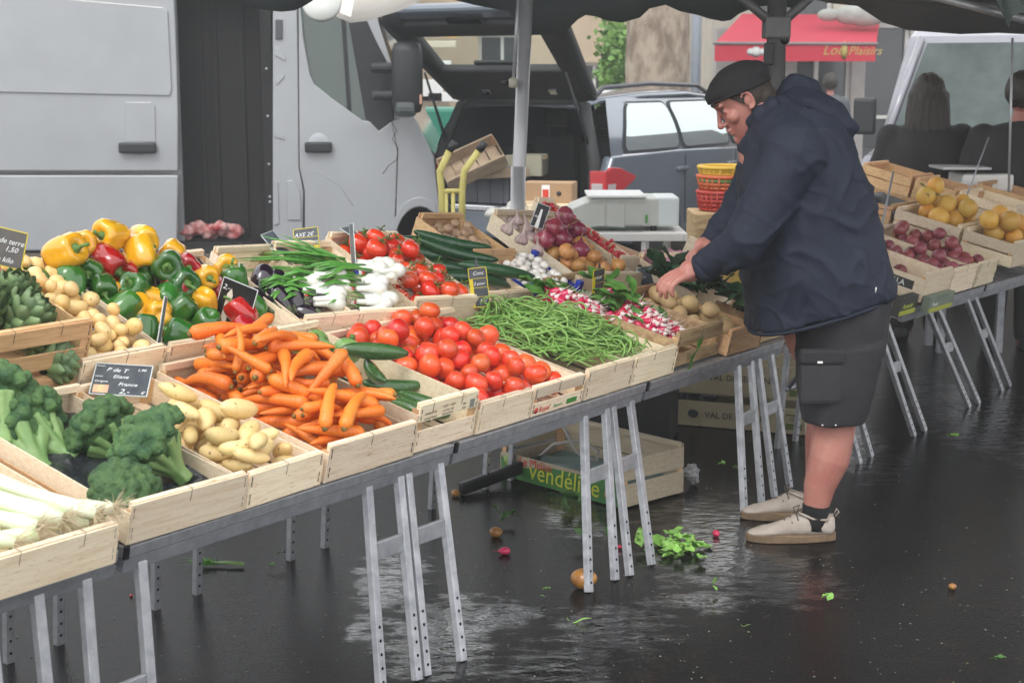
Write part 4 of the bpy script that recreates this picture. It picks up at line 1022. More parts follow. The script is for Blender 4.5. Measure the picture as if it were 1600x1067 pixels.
# blue plastic tray
BLUE = mat('blue_tray_plastic', (.015, .05, .42), (.012, .04, .36), scale=4, rough=.35)
def tray(M, L, D, H, label, m, name='plastic_tray', cat='tray'):
    e = empty(name, M, label, cat)
    for nm, a, b in (('floor_panel', (0, 0, 0), (L, D, .004)),):
        q = MB(); q.box(a, b); q.build(nm, m, e)
    t = .004
    def lattice(p0, dx, n, h):
        q = MB()
        ln = dx.length; ux = dx.normalized(); nrm = Vector((-ux.y, ux.x, 0)) * t
        def bar(a, b, z0, z1):
            A = p0 + ux * a; B = p0 + ux * b
            q.add([A + Vector((0, 0, z0)), B + Vector((0, 0, z0)), B + nrm + Vector((0, 0, z0)), A + nrm + Vector((0, 0, z0)), A + Vector((0, 0, z1)), B + Vector((0, 0, z1)), B + nrm + Vector((0, 0, z1)), A + nrm + Vector((0, 0, z1))], [(0, 3, 2, 1), (4, 5, 6, 7), (0, 1, 5, 4), (1, 2, 6, 5), (2, 3, 7, 6), (3, 0, 4, 7)])
        bar(0, ln, 0, h * .22); bar(0, ln, h * .84, h)
        for i in range(n + 1):
            a = ln * i / n; bar(max(a - .003, 0), min(a + .003, ln), h * .22, h * .84)
        bar(0, ln, h * .48, h * .58) if False else None
        q.build('lattice_side', m, e)
    lattice(Vector((0, 0, 0)), Vector((L, 0, 0)), int(L / .016), H); lattice(Vector((L, 0, 0)), Vector((0, D, 0)), int(D / .016), H)
    lattice(Vector((L, D, 0)), Vector((-L, 0, 0)), int(L / .016), H); lattice(Vector((0, D, 0)), Vector((0, -D, 0)), int(D / .016), H)
    for x, y in ((-.004, -.004), (L - .02, -.004), (-.004, D - .02), (L - .02, D - .02)):
        q = MB(); q.box((x, y, 0), (x + .024, y + .024, H + .028), bev=.003); q.build('corner_lug', m, e)
    return e
MBL = C2(1.235, -.02, .0, -9)
tray(MBL, .27, .27, .058, 'deep blue plastic tray of white button mushrooms', BLUE)

# prints and lettering on crates
e, M, L, D, H = CR['courg']
INK = mat('brown_ink', (.16, .10, .06), rough=.7)
for i, (x, z, s, t_) in enumerate(((.02, .112, .0085, 'COURGETTES'), (.10, .120, .010, 'CAT. I  14/21'), (.02, .098, .007, 'ORIGINE FRANCE'), (.10, .108, .007, 'LOT 1264 . 5 KG'), (.10, .098, .006, '85200 FONTENAY'), (.19, .112, .008, 'EMB'), (.19, .100, .007, 'FR 85'))):
    link('lettering', text_mesh(t_, s, INK, .0002), e, MX((x, -.0012, z), (R_(90), 0, 0)))
q = MB(); q.box((.225, -.0014, .097), (.245, -.0004, .122)); q.build('print_block', mat('grey_ink', (.25, .26, .24), rough=.7), e)
e, M, L, D, H = CR['tom2']
link('lettering', text_mesh('Royal', .026, RED_P, .0002, .3), e, MX((.035, -.0012, .014), (R_(90), 0, 0)))
link('lettering', text_mesh('Saveurs', .016, GRN_P, .0002, .3), e, MX((.115, -.0012, .016), (R_(90), 0, 0)))
q = MB(); q.box((.19, -.0014, .014), (.245, -.0004, .030)); q.build('print_block', GRN_P, e)
q = MB(); q.lathe([(.001, -.0006), (.010, 0), (.001, .0006)], 10, M=MX((.022, -.0014, .022), (R_(90), 0, 0))); q.build('print_block', RED_P, e)
e, M, L, D, H = CR['tom1']
Mi = MX((0.05, D - .0065, H * .5), (R_(90), 0, 0))
link('lettering', text_mesh('Rouge', .020, mat('violet_ink', (.30, .15, .45), rough=.6), .0002, .3), e, MX((.13, D - .0062, .062), (R_(90), 0, 0)))

# ------------------------------------------------------------------ price boards
CHALK = mat('chalk', (.78, .80, .80), rough=.8)
TINK = mat('slate_faded', (.13, .16, .18), (.09, .11, .13), scale=20, rough=.4)
def scrib(txt, size, m, e, x, y, z=.0012, sh=.3, rot=0):
    return link('handwriting', text_mesh(txt, size, m, .0002, sh), e, MX((x, y, z), (0, 0, R_(rot))))
def board(M, wd, ht, label, lines, edge='grey', pick=None, pointed=False, yellow=False, sl=SLATE, back=False, grp=None):
    """board lies in its own x,y plane, face towards +z; M puts it in place"""
    e = empty('price_board', M, label, 'price tag', grp)
    q = MB()
    if pointed:
        poly = [(0, 0), (wd, 0), (wd, ht * .85), (wd * .62, ht * .88), (wd * .5, ht * 1.1), (wd * .38, ht * .88), (0, ht * .85)]
    else: poly = [(0, 0), (wd, 0), (wd, ht), (0, ht)]
    n = len(poly); q.add([(x, y, -.0012) for x, y in poly] + [(x, y, .0008) for x, y in poly], [tuple(range(n))[::-1], tuple(range(n, 2*n))] + [(i, (i+1) % n, n + (i+1) % n, n + i) for i in range(n)])
    q.build('slate', sl, e)
    bm_ = mat('board_edge_grey', (.55, .60, .60), rough=.5) if edge == 'grey' else YEL_P
    for a, b in (((0, -.001), (wd, .0015)), ((0, ht * (.85 if pointed else 1) - .0015), (wd, ht * (.85 if pointed else 1) + .001)), ((-.001, 0), (.0015, ht * (.85 if pointed else 1))), ((wd - .0015, 0), (wd + .001, ht * (.85 if pointed else 1)))):
        q = MB(); q.box((a[0], a[1], -.0014), (b[0], b[1], .0014)); q.build('edging', bm_, e)
    if yellow:
        q = MB(); q.box((.0016, .0016, .0009), (wd * .2, ht * .62, .0013)); q.build('yellow_panel', YEL_P, e)
        for f in (.22, .42, .62):
            q = MB(); q.box((wd * .2, ht * f - .0008, .0009), (wd - .0016, ht * f + .0008, .0013)); q.build('ruled_line', YEL_P, e)
    for l in lines: scrib(l[0], l[1], CHALK, e, l[2] * wd, l[3] * ht, rot=l[4] if len(l) > 4 else 0)
    if pick:
        q = MB(); q.add([(pick[0] - .004, 0, -.002), (pick[0] + .004, 0, -.002), (pick[0] + .004, pick[1], -.004), (pick[0] - .004, pick[1], -.004), (pick[0] - .004, 0, -.0035), (pick[0] + .004, 0, -.0035), (pick[0] + .004, pick[1], -.0055), (pick[0] - .004, pick[1], -.0055)], [(0, 1, 2, 3), (7, 6, 5, 4), (0, 4, 5, 1), (1, 5, 6, 2), (2, 6, 7, 3), (3, 7, 4, 0)])
        q.build('pick', mat('wood_pick', (.62, .55, .42), rough=.6), e)
    return e
def quad_M(bl, br, tl):
    """matrix with x from bl to br and y towards tl"""
    bl, br, tl = Vector(bl), Vector(br), Vector(tl)
    x = (br - bl).normalized(); y = tl - bl; y = (y - x * y.dot(x)).normalized(); z = x.cross(y)
    return Matrix(((x.x, y.x, z.x, bl.x), (x.y, y.y, z.y, bl.y), (x.z, y.z, z.z, bl.z), (0, 0, 0, 1)))
def dep(u, v, w=.1):
    p = MT @ Vector((u, v, w)); return p.y
# carrot / long potato board, lying tilted: bl(137,616) br(208,620) tl(112,568) tr(184,573)
Y0 = dep(-.70, .42); 
Mb = quad_M(at(139, 615, Y0 - .02), at(210, 619, Y0 - .01), at(113, 568, Y0 + .07))
b_ = board(Mb, .145, .118, 'slate price board propped between the broccoli and the carrots', [('P de T', .020, .20, .76, -4), ('Eliane', .017, .34, .54), ('France', .018, .46, .30), ('2,-', .026, .50, .05), ('€', .015, .88, .06), ('1,90', .013, .74, .80)], pick=(.07, -.06))
q = MB(); q.box((.006, .006, .0009), (.045, .036, .0013), bev=.0); q.build('picture', mat('pink_picture', (.62, .30, .25), (.60, .55, .25), scale=60, rough=.6), b_)
link('lettering', text_mesh('Origine', .011, WHITE_P, .0002), b_, MX((.006, .046, .0012)))
link('lettering', text_mesh('Variété', .007, WHITE_P, .0002), b_, MX((.004, .066, .0012)))
link('lettering', text_mesh('Produit', .007, WHITE_P, .0002), b_, MX((.004, .106, .0012)))
# boards on the spring onions
Y1 = dep(.45, 1.2)
Mb = quad_M(at(462, 407, Y1 - .02), at(487, 406, Y1), at(441, 364, Y1 + .02))
b_ = board(quad_M(at(463, 408, Y1), at(488, 405, Y1), at(446, 363, Y1 + .03)), .085, .110, 'yellow ruled slate price board standing in the spring onion leaves', [('AXE 2€', .020, .02, .74), ('Commun', .019, .10, .50), ('Nantes', .019, .14, .26), ('1,-', .020, .25, .04)], edge='yellow', pick=(.04, -.05))
for f in (.25, .48, .71):
    q = MB(); q.box((.0016, .110 * f - .0008, .0009), (.0834, .110 * f + .0008, .0013)); q.build('ruled_line', YEL_P, b_)
q = MB(); q.box((.064, .030, .0009), (.082, .048, .0013)); q.build('yellow_panel', YEL_P, b_)
Mb = quad_M(at(462, 416, Y1 - .08), at(437, 372, Y1 - .02), at(446, 412, Y1 - .14))
board(quad_M(at(447, 416, Y1 - .12), at(408, 368, Y1 - .10), at(466, 406, Y1 - .03)), .135, .085, 'faded grey slate board leaning left of the yellow ruled one', [('Carotte', .016, .10, .60), ('2,00', .016, .2, .2)], sl=TINK, pick=(.06, -.05))
# board seen edge on between spring onions and tomatoes, long blade
Y2 = dep(.50, .72)
board(quad_M(at(563, 518, Y2), at(552, 352, Y2 + .05), at(556, 517, Y2 + .09)), .36, .085, 'tall slate board seen almost edge on in front of the spring onions', [('Tomate', .03, .1, .3)], sl=TINK)
board(quad_M(at(556, 374, Y1 + .1), at(532, 357, Y1 + .12), at(566, 366, Y1 + .18)), .07, .06, 'small slate board lying behind the blade of the tall one', [('1,80', .016, .15, .3)], sl=TINK)
# cucumber board
Y3 = dep(.72, .78)
b_ = board(quad_M(at(738, 481, Y3), at(766, 478, Y3), at(733, 410, Y3)), .062, .16, 'narrow yellow edged slate board in front of the cucumbers', [('Conc', .017, .22, .70), ('2 pour', .014, .22, .48), ('1€', .026, .38, .06)], edge='yellow', yellow=True, pointed=True)
# radish board
Y4 = dep(1.28, .62)
b_ = board(quad_M(at(925, 465, Y4), at(941, 461, Y4 + .03), at(942, 413, Y4)), .055, .125, 'yellow edged slate board standing among the radishes', [('Radis', .013, .22, .55), ('1,-', .022, .36, .1)], edge='yellow', yellow=True, pointed=True)
# grey board by the onions
Y5 = dep(1.75, .72)
board(quad_M(at(1003, 452, Y5), at(1022, 448, Y5 + .05), at(988, 420, Y5)), .075, .085, 'grey slate board at the end of the onion crate', [('Oign', .016, .1, .5)], sl=TINK)
# black board in the red onions
Y6 = dep(1.45, 1.2)
b_ = board(quad_M(at(828, 352, Y6), at(842, 357, Y6 + .0), at(822, 322, Y6)), .052, .095, 'black price board with a white clip among the red onions', [('Ail', .014, .05, .4)], sl=BLACK, edge='x' if 0 else 'grey')
q = MB(); q.add([(.018, 0, .002), (.034, 0, .002), (.028, .075, .002), (.020, .075, .002), (.018, 0, .005), (.034, 0, .005), (.028, .075, .005), (.020, .075, .005)], [(0, 3, 2, 1), (4, 5, 6, 7), (0, 1, 5, 4), (1, 2, 6, 5), (2, 3, 7, 6), (3, 0, 4, 7)]); q.build('clip', WHITE_P, b_)
# black board in the pepper crate
Y7 = dep(-.02, .78)
b_ = board(quad_M(at(330, 505, Y7), at(371, 522, Y7 - .02), at(314, 440, Y7)), .115, .155, 'black price board with a pale wooden clip among the green peppers', [('2,-', .022, .04, .78)], sl=BLACK)
q = MB(); q.add([(.026, .012, .002), (.044, .012, .002), (.044, .110, .002), (.035, .130, .002), (.026, .110, .002), (.026, .012, .006), (.044, .012, .006), (.044, .110, .006), (.035, .130, .006), (.026, .110, .006)], [(4, 3, 2, 1, 0), (5, 6, 7, 8, 9), (0, 1, 6, 5), (1, 2, 7, 6), (2, 3, 8, 7), (3, 4, 9, 8), (4, 0, 5, 9)]); q.build('clip', mat('pale_clip', (.68, .62, .52), rough=.6), b_)
q = MB(); q.box((0, 0, 0), (.20, .012, .003))
board(quad_M(at(292, 400, Y7 + .2), at(328, 440, Y7 + .1), at(298, 396, Y7 + .24)), .12, .05, 'dark board edge poking out behind the green peppers', [], sl=BLACK)
# board at the left edge
Y8 = dep(-1.0, 1.15)
board(quad_M(at(-28, 408, Y8), at(14, 418, Y8), at(-12, 362, Y8)), .105, .10, 'weathered slate board at the left edge above the artichokes', [('de terre', .020, .32, .62), ('1,50', .020, .5, .42), ('le kilo', .020, .3, .12)], edge='yellow', sl=mat('slate_warm', (.09, .085, .085), (.12, .11, .10), scale=20, rough=.4))
# knife like blade pick in the carrots
p1, p2 = at(243, 552, dep(-.42, .62)), at(253, 488, dep(-.42, .66))
b_ = board(quad_M(p1, p2, p1 + Vector((.004, .05, .0))), .16, .03, 'small slate board seen edge on at the back of the carrots', [], sl=TINK)
# black boards by the hand
Y9 = dep(1.98, .55)
b_ = board(quad_M(at(1092, 478, Y9), at(1112, 484, Y9), at(1100, 448, Y9)), .06, .09, 'black board with white edge in the pink lined crate', [], sl=BLACK)
# ------------------------------------------------------------------ vegetables: shapes
CARR = mat('carrot_skin', (.80, .235, .028), (.74, .17, .016), scale=7, rough=.42, bump=.0005, bscale=60, wave=('Z', 34, 9), rand=.12, sss=.15, sssc=(.01, .004, .001), spots=(90, .68, (.42, .12, .03)))
CARR_T = mat('carrot_crown', (.28, .16, .03), (.12, .09, .02), scale=60, rough=.6)
TOMR = mat('tomato_skin', (.66, .034, .012), (.70, .06, .018), scale=8, rough=.16, rand=.14, sss=.15, sssc=(.01, .002, .001), coat=.5, detail=2)
TOMP = mat('tomato_ripe_skin', (.68, .036, .012), (.74, .12, .03), scale=5, rough=.30, rand=.22, sss=.15, sssc=(.01, .002, .001), coat=.25, detail=2)
TSTEM = mat('tomato_stem', (.10, .18, .03), (.06, .12, .02), scale=20, rough=.6)
PEPY = mat('yellow_pepper', (.75, .42, .012), (.72, .33, .010), scale=7, rough=.14, rand=.06, coat=.6, sss=.1, sssc=(.01, .006, .001))
PEPG = mat('green_pepper', (.035, .15, .018), (.020, .095, .014), scale=9, rough=.14, rand=.2, coat=.6)
PEPR = mat('red_pepper', (.42, .010, .008), (.30, .006, .006), scale=6, rough=.12, rand=.1, coat=.7)
PSTEM = mat('pepper_stem', (.10, .20, .04), rough=.6)
POTY = mat('yellow_potato', (.74, .58, .27), (.64, .45, .18), scale=14, rough=.5, rand=.14, bump=.0008, bscale=60, spots=(85, .66, (.25, .15, .06)))
POTN = mat('new_potato', (.78, .58, .27), (.70, .46, .17), scale=14, rough=.38, rand=.14, bump=.0005, bscale=60, spots=(70, .70, (.30, .17, .07)))
POTB = mat('brown_potato', (.56, .40, .20), (.46, .31, .14), scale=14, rough=.6, rand=.14, bump=.001, bscale=60)
COUR = mat('courgette_skin', (.030, .085, .022), (.06, .15, .04), scale=16, rough=.25, rand=.15, coat=.3, stretch=(6, 6, .6), spots=(120, .64, (.18, .28, .12)))
ROUN = mat('round_courgette_skin', (.10, .22, .05), (.20, .34, .10), scale=12, rough=.3, rand=.1, coat=.3, stretch=(3, 3, .6))
CUCU = mat('cucumber_skin', (.012, .05, .018), (.022, .075, .028), scale=10, rough=.28, rand=.15, bump=.003, bscale=60, coat=.3)
EGGP = mat('aubergine_skin', (.012, .006, .014), (.018, .008, .02), scale=5, rough=.12, coat=.8, rand=.1)
EGGC = mat('aubergine_calyx', (.10, .13, .06), (.07, .09, .04), scale=20, rough=.6)
BEAN = mat('bean_skin', (.15, .29, .055), (.25, .42, .11), scale=8, rough=.35, rand=.22, stretch=(1, 1, .3))
BROC = mat('broccoli_florets', (.026, .080, .030), (.095, .185, .055), scale=30, rough=.7, bump=.0045, bscale=330, detail=6, rand=.1)
BROS = mat('broccoli_stalk', (.25, .38, .14), (.17, .30, .10), scale=9, rough=.45, rand=.08, sss=.1, stretch=(3, 3, 1))
LEEKW = mat('leek_white', (.78, .80, .66), (.62, .74, .42), scale=4, rough=.35, stretch=(14, 14, 1), sss=.15, rand=.05)
LEEKG = mat('leek_green', (.42, .60, .20), (.25, .45, .10), scale=4, rough=.35, stretch=(14, 14, 1), rand=.05)
ROOTS = mat('root_hairs', (.60, .48, .30), (.72, .62, .44), scale=50, rough=.8)
ONW = mat('white_onion', (.80, .80, .76), (.74, .76, .66), scale=8, rough=.3, sss=.2, rand=.04, stretch=(8, 8, 1))
ONG = mat('onion_leaf', (.055, .22, .03), (.12, .34, .05), scale=6, rough=.35, rand=.15, stretch=(8, 8, 1))
REDO = mat('red_onion_skin', (.20, .016, .045), (.30, .05, .08), scale=6, rough=.25, coat=.3, rand=.2, stretch=(9, 9, 1))
YONI = mat('yellow_onion_skin', (.45, .20, .05), (.55, .28, .10), scale=6, rough=.35, rand=.2, stretch=(9, 9, 1))
GARL = mat('garlic_skin', (.58, .47, .42), (.42, .28, .28), scale=8, rough=.5, rand=.12, stretch=(7, 7, 1))
DRYT = mat('dry_onion_top', (.30, .17, .09), (.20, .10, .06), scale=30, rough=.8)
MUSW = mat('white_mushroom', (.82, .80, .75), (.74, .70, .63), scale=10, rough=.5, rand=.04, sss=.1)
MUSB = mat('brown_mushroom', (.42, .28, .17), (.32, .20, .12), scale=12, rough=.55, rand=.15)
RADI = mat('radish_skin', (.55, .012, .07), (.62, .03, .10), scale=12, rough=.22, coat=.4, rand=.15)
RADW = mat('radish_tip', (.80, .72, .68), (.76, .60, .58), scale=20, rough=.35)
RADL = mat('radish_leaf', (.07, .20, .03), (.13, .30, .06), scale=18, rough=.5, rand=.15)
ARTI = mat('artichoke_bract', (.16, .24, .10), (.09, .15, .06), scale=14, rough=.5, rand=.25, bump=.0006, bscale=80)
BERR = mat('berry_skin', (.50, .010, .015), rough=.15, coat=.6, rand=.2)

def lumpy(mb_mesh, amp, fr_, seed):
    me = mb_mesh
    for v in me.vertices:
        n = nz(v.co, fr_, seed); d = v.co.normalized() if v.co.length > 1e-6 else Vector((0, 0, 1))
        v.co += d * amp * n
    return me
KIND = {}
def carrot_mesh(i):
    rs = np.random.RandomState(i); L = .155 + .03 * rs.rand(); r = .0165 + .003 * rs.rand(); bend = rs.normal(0, .010, 2)
    q = MB(); k = 13; pts = []; rad = []
    for j in range(k):
        t = j / (k - 1); pts.append((bend[0] * math.sin(t * 3), bend[1] * math.sin(t * 2.6), -L/2 + L * t))
        rr = r * (1 - .62 * t ** 1.3) * (1 + .05 * math.sin(t * 23 + i)); 
        if j == 0: rr = r * .55
        if j == 1: rr = r * .93
        if j >= k - 2: rr *= (.75 if j == k - 2 else .28)
        rad.append(rr)
    pts[0] = (pts[0][0], pts[0][1], -L/2 + .004)
    q.tube(pts, rad, 12); q.tube([(0, 0, -L/2 + .0042), (0, 0, -L/2 - .003)], [r * .42, r * .3], 8, mi=1)
    me = q.mesh('carrot', [CARR, CARR_T])
    sph = [((pts[j][0], pts[j][1], pts[j][2]), rad[j]) for j in (1, 4, 6, 8, 10, 12)]
    return me, sph
def ellips(name, m, rx, rz, i, seg=16, ring=12, egg=0, amp=.002, fq=25, lobes=0, lob=0.0, bend=0.0, dent=0.0, m2=None, oblate=None):
    q = MB(); prof = []
    for j in range(ring + 1):
        t = math.pi * j / ring; z = -math.cos(t); rr = max(math.sin(t), .03)
        rr *= 1 + egg * z * .5
        zz = z * rz
        if dent and j >= ring - 2: zz -= dent * rz * (j - ring + 3) * .5
        if dent and j <= 1: zz += dent * rz * .5 * (2 - j)
        prof.append((rr * rx, zz))
    fn = (lambda a, t: 1 + lob * math.cos(lobes * a + i)) if lobes else None
    q.lathe(prof, seg, fn=fn)
    me = q.mesh(name, [m]); lumpy(me, amp, fq, i * 3.1)
    if bend:
        for v in me.vertices: v.co.x += bend * (v.co.z / rz) ** 2 * rx
    n = 1 if rz / rx < 1.25 else (2 if rz / rx < 1.9 else 4)
    if n == 1: sph = [((0, 0, 0), (rx + min(rz, rx)) / 2)]
    elif n == 2: sph = [((0, 0, s * (rz - rx)), rx * .97) for s in (-1, 0, 1)]
    else: sph = [((bend * s * s * rx, 0, s * (rz - rx)), rx * .95) for s in (-1, -.5, 0, .5, 1)]
    return me, sph
def reg(kind, fn, n): KIND[kind] = [fn(i) for i in range(n)]
reg('carrot', carrot_mesh, 6)
reg('tomato', lambda i: ellips('tomato', TOMP, .033, .029 + .004 * (i % 2), i, 20, 12, amp=.0035, fq=22, lobes=5, lob=.02, dent=.06), 5)
reg('long_potato', lambda i: ellips('long_potato', POTY, .0205 + .002 * (i % 2), .044 + .007 * (i % 3), i, amp=.006, fq=22, bend=.35 * ((i % 3) - 1), egg=.15), 5)
reg('new_potato', lambda i: ellips('new_potato', POTN, .0195 + .002 * (i % 2), .0225 + .005 * (i % 3), i, amp=.004, fq=26), 5)
reg('brown_potato', lambda i: ellips('brown_potato', POTB, .031, .038 + .006 * (i % 3), i, amp=.008, fq=18), 4)
reg('white_mushroom', lambda i: ellips('white_mushroom', MUSW, .017, .0135, i, amp=.001, fq=30), 3)
reg('brown_mushroom', lambda i: ellips('brown_mushroom', MUSB, .022, .017, i, amp=.002, fq=30), 3)
reg('berry', lambda i: ellips('berry', BERR, .0095, .0095, i, 10, 8, amp=.0005), 2)
reg('courgette', lambda i: ellips('courgette', COUR, .021, .085, i, 14, 16, egg=.12, amp=.002, fq=12, bend=.6 * ((i % 3) - 1), lobes=6, lob=.02), 4)
reg('round_courgette', lambda i: ellips('round_courgette', ROUN, .040, .036, i, 20, 12, amp=.002, fq=15, lobes=8, lob=.012, dent=.04), 2)
reg('cucumber', lambda i: ellips('cucumber', CUCU, .024, .155, i, 16, 26, egg=-.1, amp=.0022, fq=45, bend=.7 * ((i % 3) - 1)), 3)
reg('orange_fruit', lambda i: ellips('orange_fruit', mat('orange_peel', (.68, .32, .05), (.66, .42, .09), scale=6, rough=.45, rand=.15, bump=.0008, bscale=120), .046, .043, i, 20, 12, amp=.002, fq=12), 3)
reg('red_fruit', lambda i: ellips('red_fruit', mat('red_fruit_skin', (.30, .07, .08), (.24, .05, .06), scale=6, rough=.35, rand=.2), .034, .030, i, 16, 10, amp=.002, fq=12), 3)

class Pile:
    """drops things one by one so that they rest on each other without passing through"""
    def __init__(s, M, L, D, floor=0.0, margin=.008, parent_group=None, over=0.0):
        s.M = M; s.L = L; s.D = D; s.c = np.zeros((0, 3)); s.r = np.zeros(0); s.floor = floor; s.mg = margin; s.over = over
    def fit(s, sp, sr, x, y, pack):
        P = sp + np.array([x, y, 0]); zmin = (s.floor + sr - P[:, 2]).max()
        if len(s.r):
            dx = P[:, None, :2] - s.c[None, :, :2]; R2 = ((sr[:, None] + s.r[None]) * pack) ** 2 - (dx ** 2).sum(2)
            ok = R2 > 0
            if ok.any():
                h = np.where(ok, s.c[None, :, 2] + np.sqrt(np.maximum(R2, 0)) - P[:, None, 2], -9); zmin = max(zmin, h.max())
        return zmin
    def drop(s, kind, tries=10, rot='any', pack=.93, tgt=None, area=None, sc=(.92, 1.08), yaw=None, tilt=12, var=None):
        vs = KIND[kind]; best = None
        x0, x1, y0, y1 = area if area else (0, s.L, 0, s.D)
        for _ in range(tries):
            i = rng.randint(len(vs)) if var is None else var; me, sph = vs[i]; k = rng.uniform(*sc)
            if rot == 'any': R = Euler(tuple(rng.rand(3) * 6.28)).to_matrix()
            elif rot == 'up': R = Euler((rng.normal(0, .25), rng.normal(0, .25), rng.rand() * 6.28)).to_matrix()
            else:   # lying: long axis near the board
                a = rng.uniform(0, 6.28) if yaw is None else R_(rng.normal(yaw[0], yaw[1]))
                R = (Euler((0, 0, a)).to_matrix() @ Euler((0, R_(90 + rng.normal(0, tilt)), 0)).to_matrix() @ Euler((0, 0, rng.rand() * 6.28)).to_matrix())
            sp = np.array([tuple(R @ Vector(c)) for c, r in sph]) * k; sr = np.array([r for c, r in sph]) * k
            lo = (sp[:, :2] - sr[:, None]).min(0); hi = (sp[:, :2] + sr[:, None]).max(0)
            m = s.mg
            xa, xb = x0 + m - lo[0], x1 - m - hi[0]; ya, yb = y0 + m - lo[1], y1 - m - hi[1]
            if xa > xb: xa = xb = (x0 + x1) / 2
            if ya > yb: ya = yb = (y0 + y1) / 2
            x = rng.uniform(xa, xb); y = rng.uniform(ya, yb)
            z = s.fit(sp, sr, x, y, pack)
            cost = z - (tgt(x, y) if tgt else 0)
            if best is None or cost < best[0]: best = (cost, i, k, R, x, y, z, sp, sr)
        c, i, k, R, x, y, z, sp, sr = best
        s.c = np.vstack([s.c, sp + np.array([x, y, z])]); s.r = np.concatenate([s.r, sr])
        return i, s.M @ (Matrix.Translation((x, y, z)) @ R.to_4x4() @ Matrix.Scale(k, 4))
    def put(s, kind, i, x, y, R, k=1.0, pack=.93, z=None):
        me, sph = KIND[kind][i]
        sp = np.array([tuple(R @ Vector(c)) for c, r in sph]) * k; sr = np.array([r for c, r in sph]) * k
        if z is None: z = s.fit(sp, sr, x, y, pack)
        s.c = np.vstack([s.c, sp + np.array([x, y, z])]); s.r = np.concatenate([s.r, sr])
        return s.M @ (Matrix.Translation((x, y, z)) @ R.to_4x4() @ Matrix.Scale(k, 4))
def heap(pile, kind, n, label, cat, group, name=None, **k):
    out = []
    inv = pile.M.inverted()
    for _ in range(n):
        i, M = pile.drop(kind, **k); c = inv @ M.translation
        fx = 'left' if c.x < pile.L * .34 else ('right' if c.x > pile.L * .66 else 'middle'); fy = 'front' if c.y < pile.D * .25 else ('second row' if c.y < pile.D * .5 else ('third row' if c.y < pile.D * .75 else 'back'))
        out.append(link(name or kind, KIND[kind][i][0], None, M, label + ', ' + fy + ' ' + fx, cat, group))
    return out
def mound(L, D, h, front=0.0): return lambda x, y: h * (1 - (2 * x / L - 1) ** 2 * .7) * (1 - (2 * y / D - 1) ** 2 * .55) + front * y
def cM(key): return CR[key][1]

# carrots
p = Pile(cM('carrot'), .345, D1, .03)
heap(p, 'carrot', 104, 'orange carrot in the heap filling the carrot crate', 'carrot', 'carrots heaped in the crate', rot='lie', tilt=14, tgt=lambda x, y: .11 * (1 - ((x - .16) / .34) ** 2) * (1 - (2 * y / D1 - 1.25) ** 2 * .5), tries=16, pack=.86, sc=(.85, 1.22))
i, M = 0, None
for (x, y, yaw_, kk) in ((-.03, .42, 200, 1.15), (-.02, .33, 230, 1.0)):
    pass
# long potatoes
p = Pile(cM('pot'), .262, .50, .015)
heap(p, 'long_potato', 40, 'long yellow potato in the crate beside the broccoli', 'potato', 'long yellow potatoes', rot='lie', tgt=mound(.26, .5, .02, -.02), tries=10, sc=(.85, 1.25))
# tomatoes
for key, lab in (('tom1', 'ripe red tomato in the crate beside the courgettes'), ('tom2', 'ripe red tomato in the slotted crate left of the beans')):
    L, D = CR[key][2], CR[key][3]
    p = Pile(cM(key), L, D, .025)
    heap(p, 'tomato', 46, lab, 'tomato', 'ripe tomatoes ' + key[-1:].replace('1', 'in the left crate').replace('2', 'in the right crate'), tgt=mound(L, D, .02, .03), tries=10, pack=.92, sc=(.92, 1.16))
# new potatoes
p = Pile(cM('baby'), .285, .56, .035)
heap(p, 'new_potato', 105, 'small round new potato in the crate left of the peppers', 'potato', 'new potatoes', tgt=mound(.285, .56, .02, .02), tries=7, sc=(.85, 1.2))
p = Pile(cM('bab2'), .33, .40, .035)
heap(p, 'new_potato', 46, 'small new potato in the crate behind the artichokes', 'potato', 'new potatoes behind the artichokes', tgt=mound(.33, .4, .03, 0), tries=6, sc=(.85, 1.2))
# brown potatoes
p = Pile(cM('pot2'), .26, .50, .03)
heap(p, 'brown_potato', 19, 'round brown potato in the crate beside the radishes', 'potato', 'brown potatoes', tgt=mound(.26, .5, .03, .06), tries=8)
# courgettes
p = Pile(cM('courg'), .262, D1, .045)
COURG = []
for (x, y, a, k) in ((.15, .10, 100, 1.0), (.20, .14, 100, 1.05), (.10, .12, 95, .95), (.20, .26, 150, 1.15), (.12, .27, 60, 1.0)):
    R = (Euler((0, 0, R_(a))).to_matrix() @ Euler((0, R_(90), 0)).to_matrix()); i = len(COURG) % 4
    COURG.append(link('courgette', KIND['courgette'][i][0], None, p.put('courgette', i, x, y, R, k), ['courgette lowest at the front of the slotted crate', 'courgette at the right front of the slotted crate', 'short courgette at the left front of the slotted crate', 'courgette crossing behind the front ones', 'courgette leaning the other way in the middle'][len(COURG)], 'courgette', 'courgettes'))
R = (Euler((0, 0, R_(150))).to_matrix() @ Euler((0, R_(88), 0)).to_matrix())
link('courgette', KIND['courgette'][1][0], None, p.put('courgette', 1, .155, .31, R, 1.25), 'large courgette lying on top, pointing at the tomato crate', 'courgette', 'courgettes')
for o in COURG[:4]: pass
p.floor = .085
for (x, y, k) in ((.09, .44, 1.05), (.18, .43, 1.1), (.06, .52, .95), (.15, .53, 1.0)):
    R = Euler((rng.normal(0, .5), rng.normal(0, .5), 1)).to_matrix()
    o = link('round_courgette', KIND['round_courgette'][0][0], None, p.put('round_courgette', 0, x, y, R, k), 'pale striped round courgette behind the long ones', 'courgette', 'round courgettes')
    q = MB(); q.tube([(0, 0, .03), (.002, .001, .046)], [.010, .007], 7); q.build('stem', TSTEM, o)
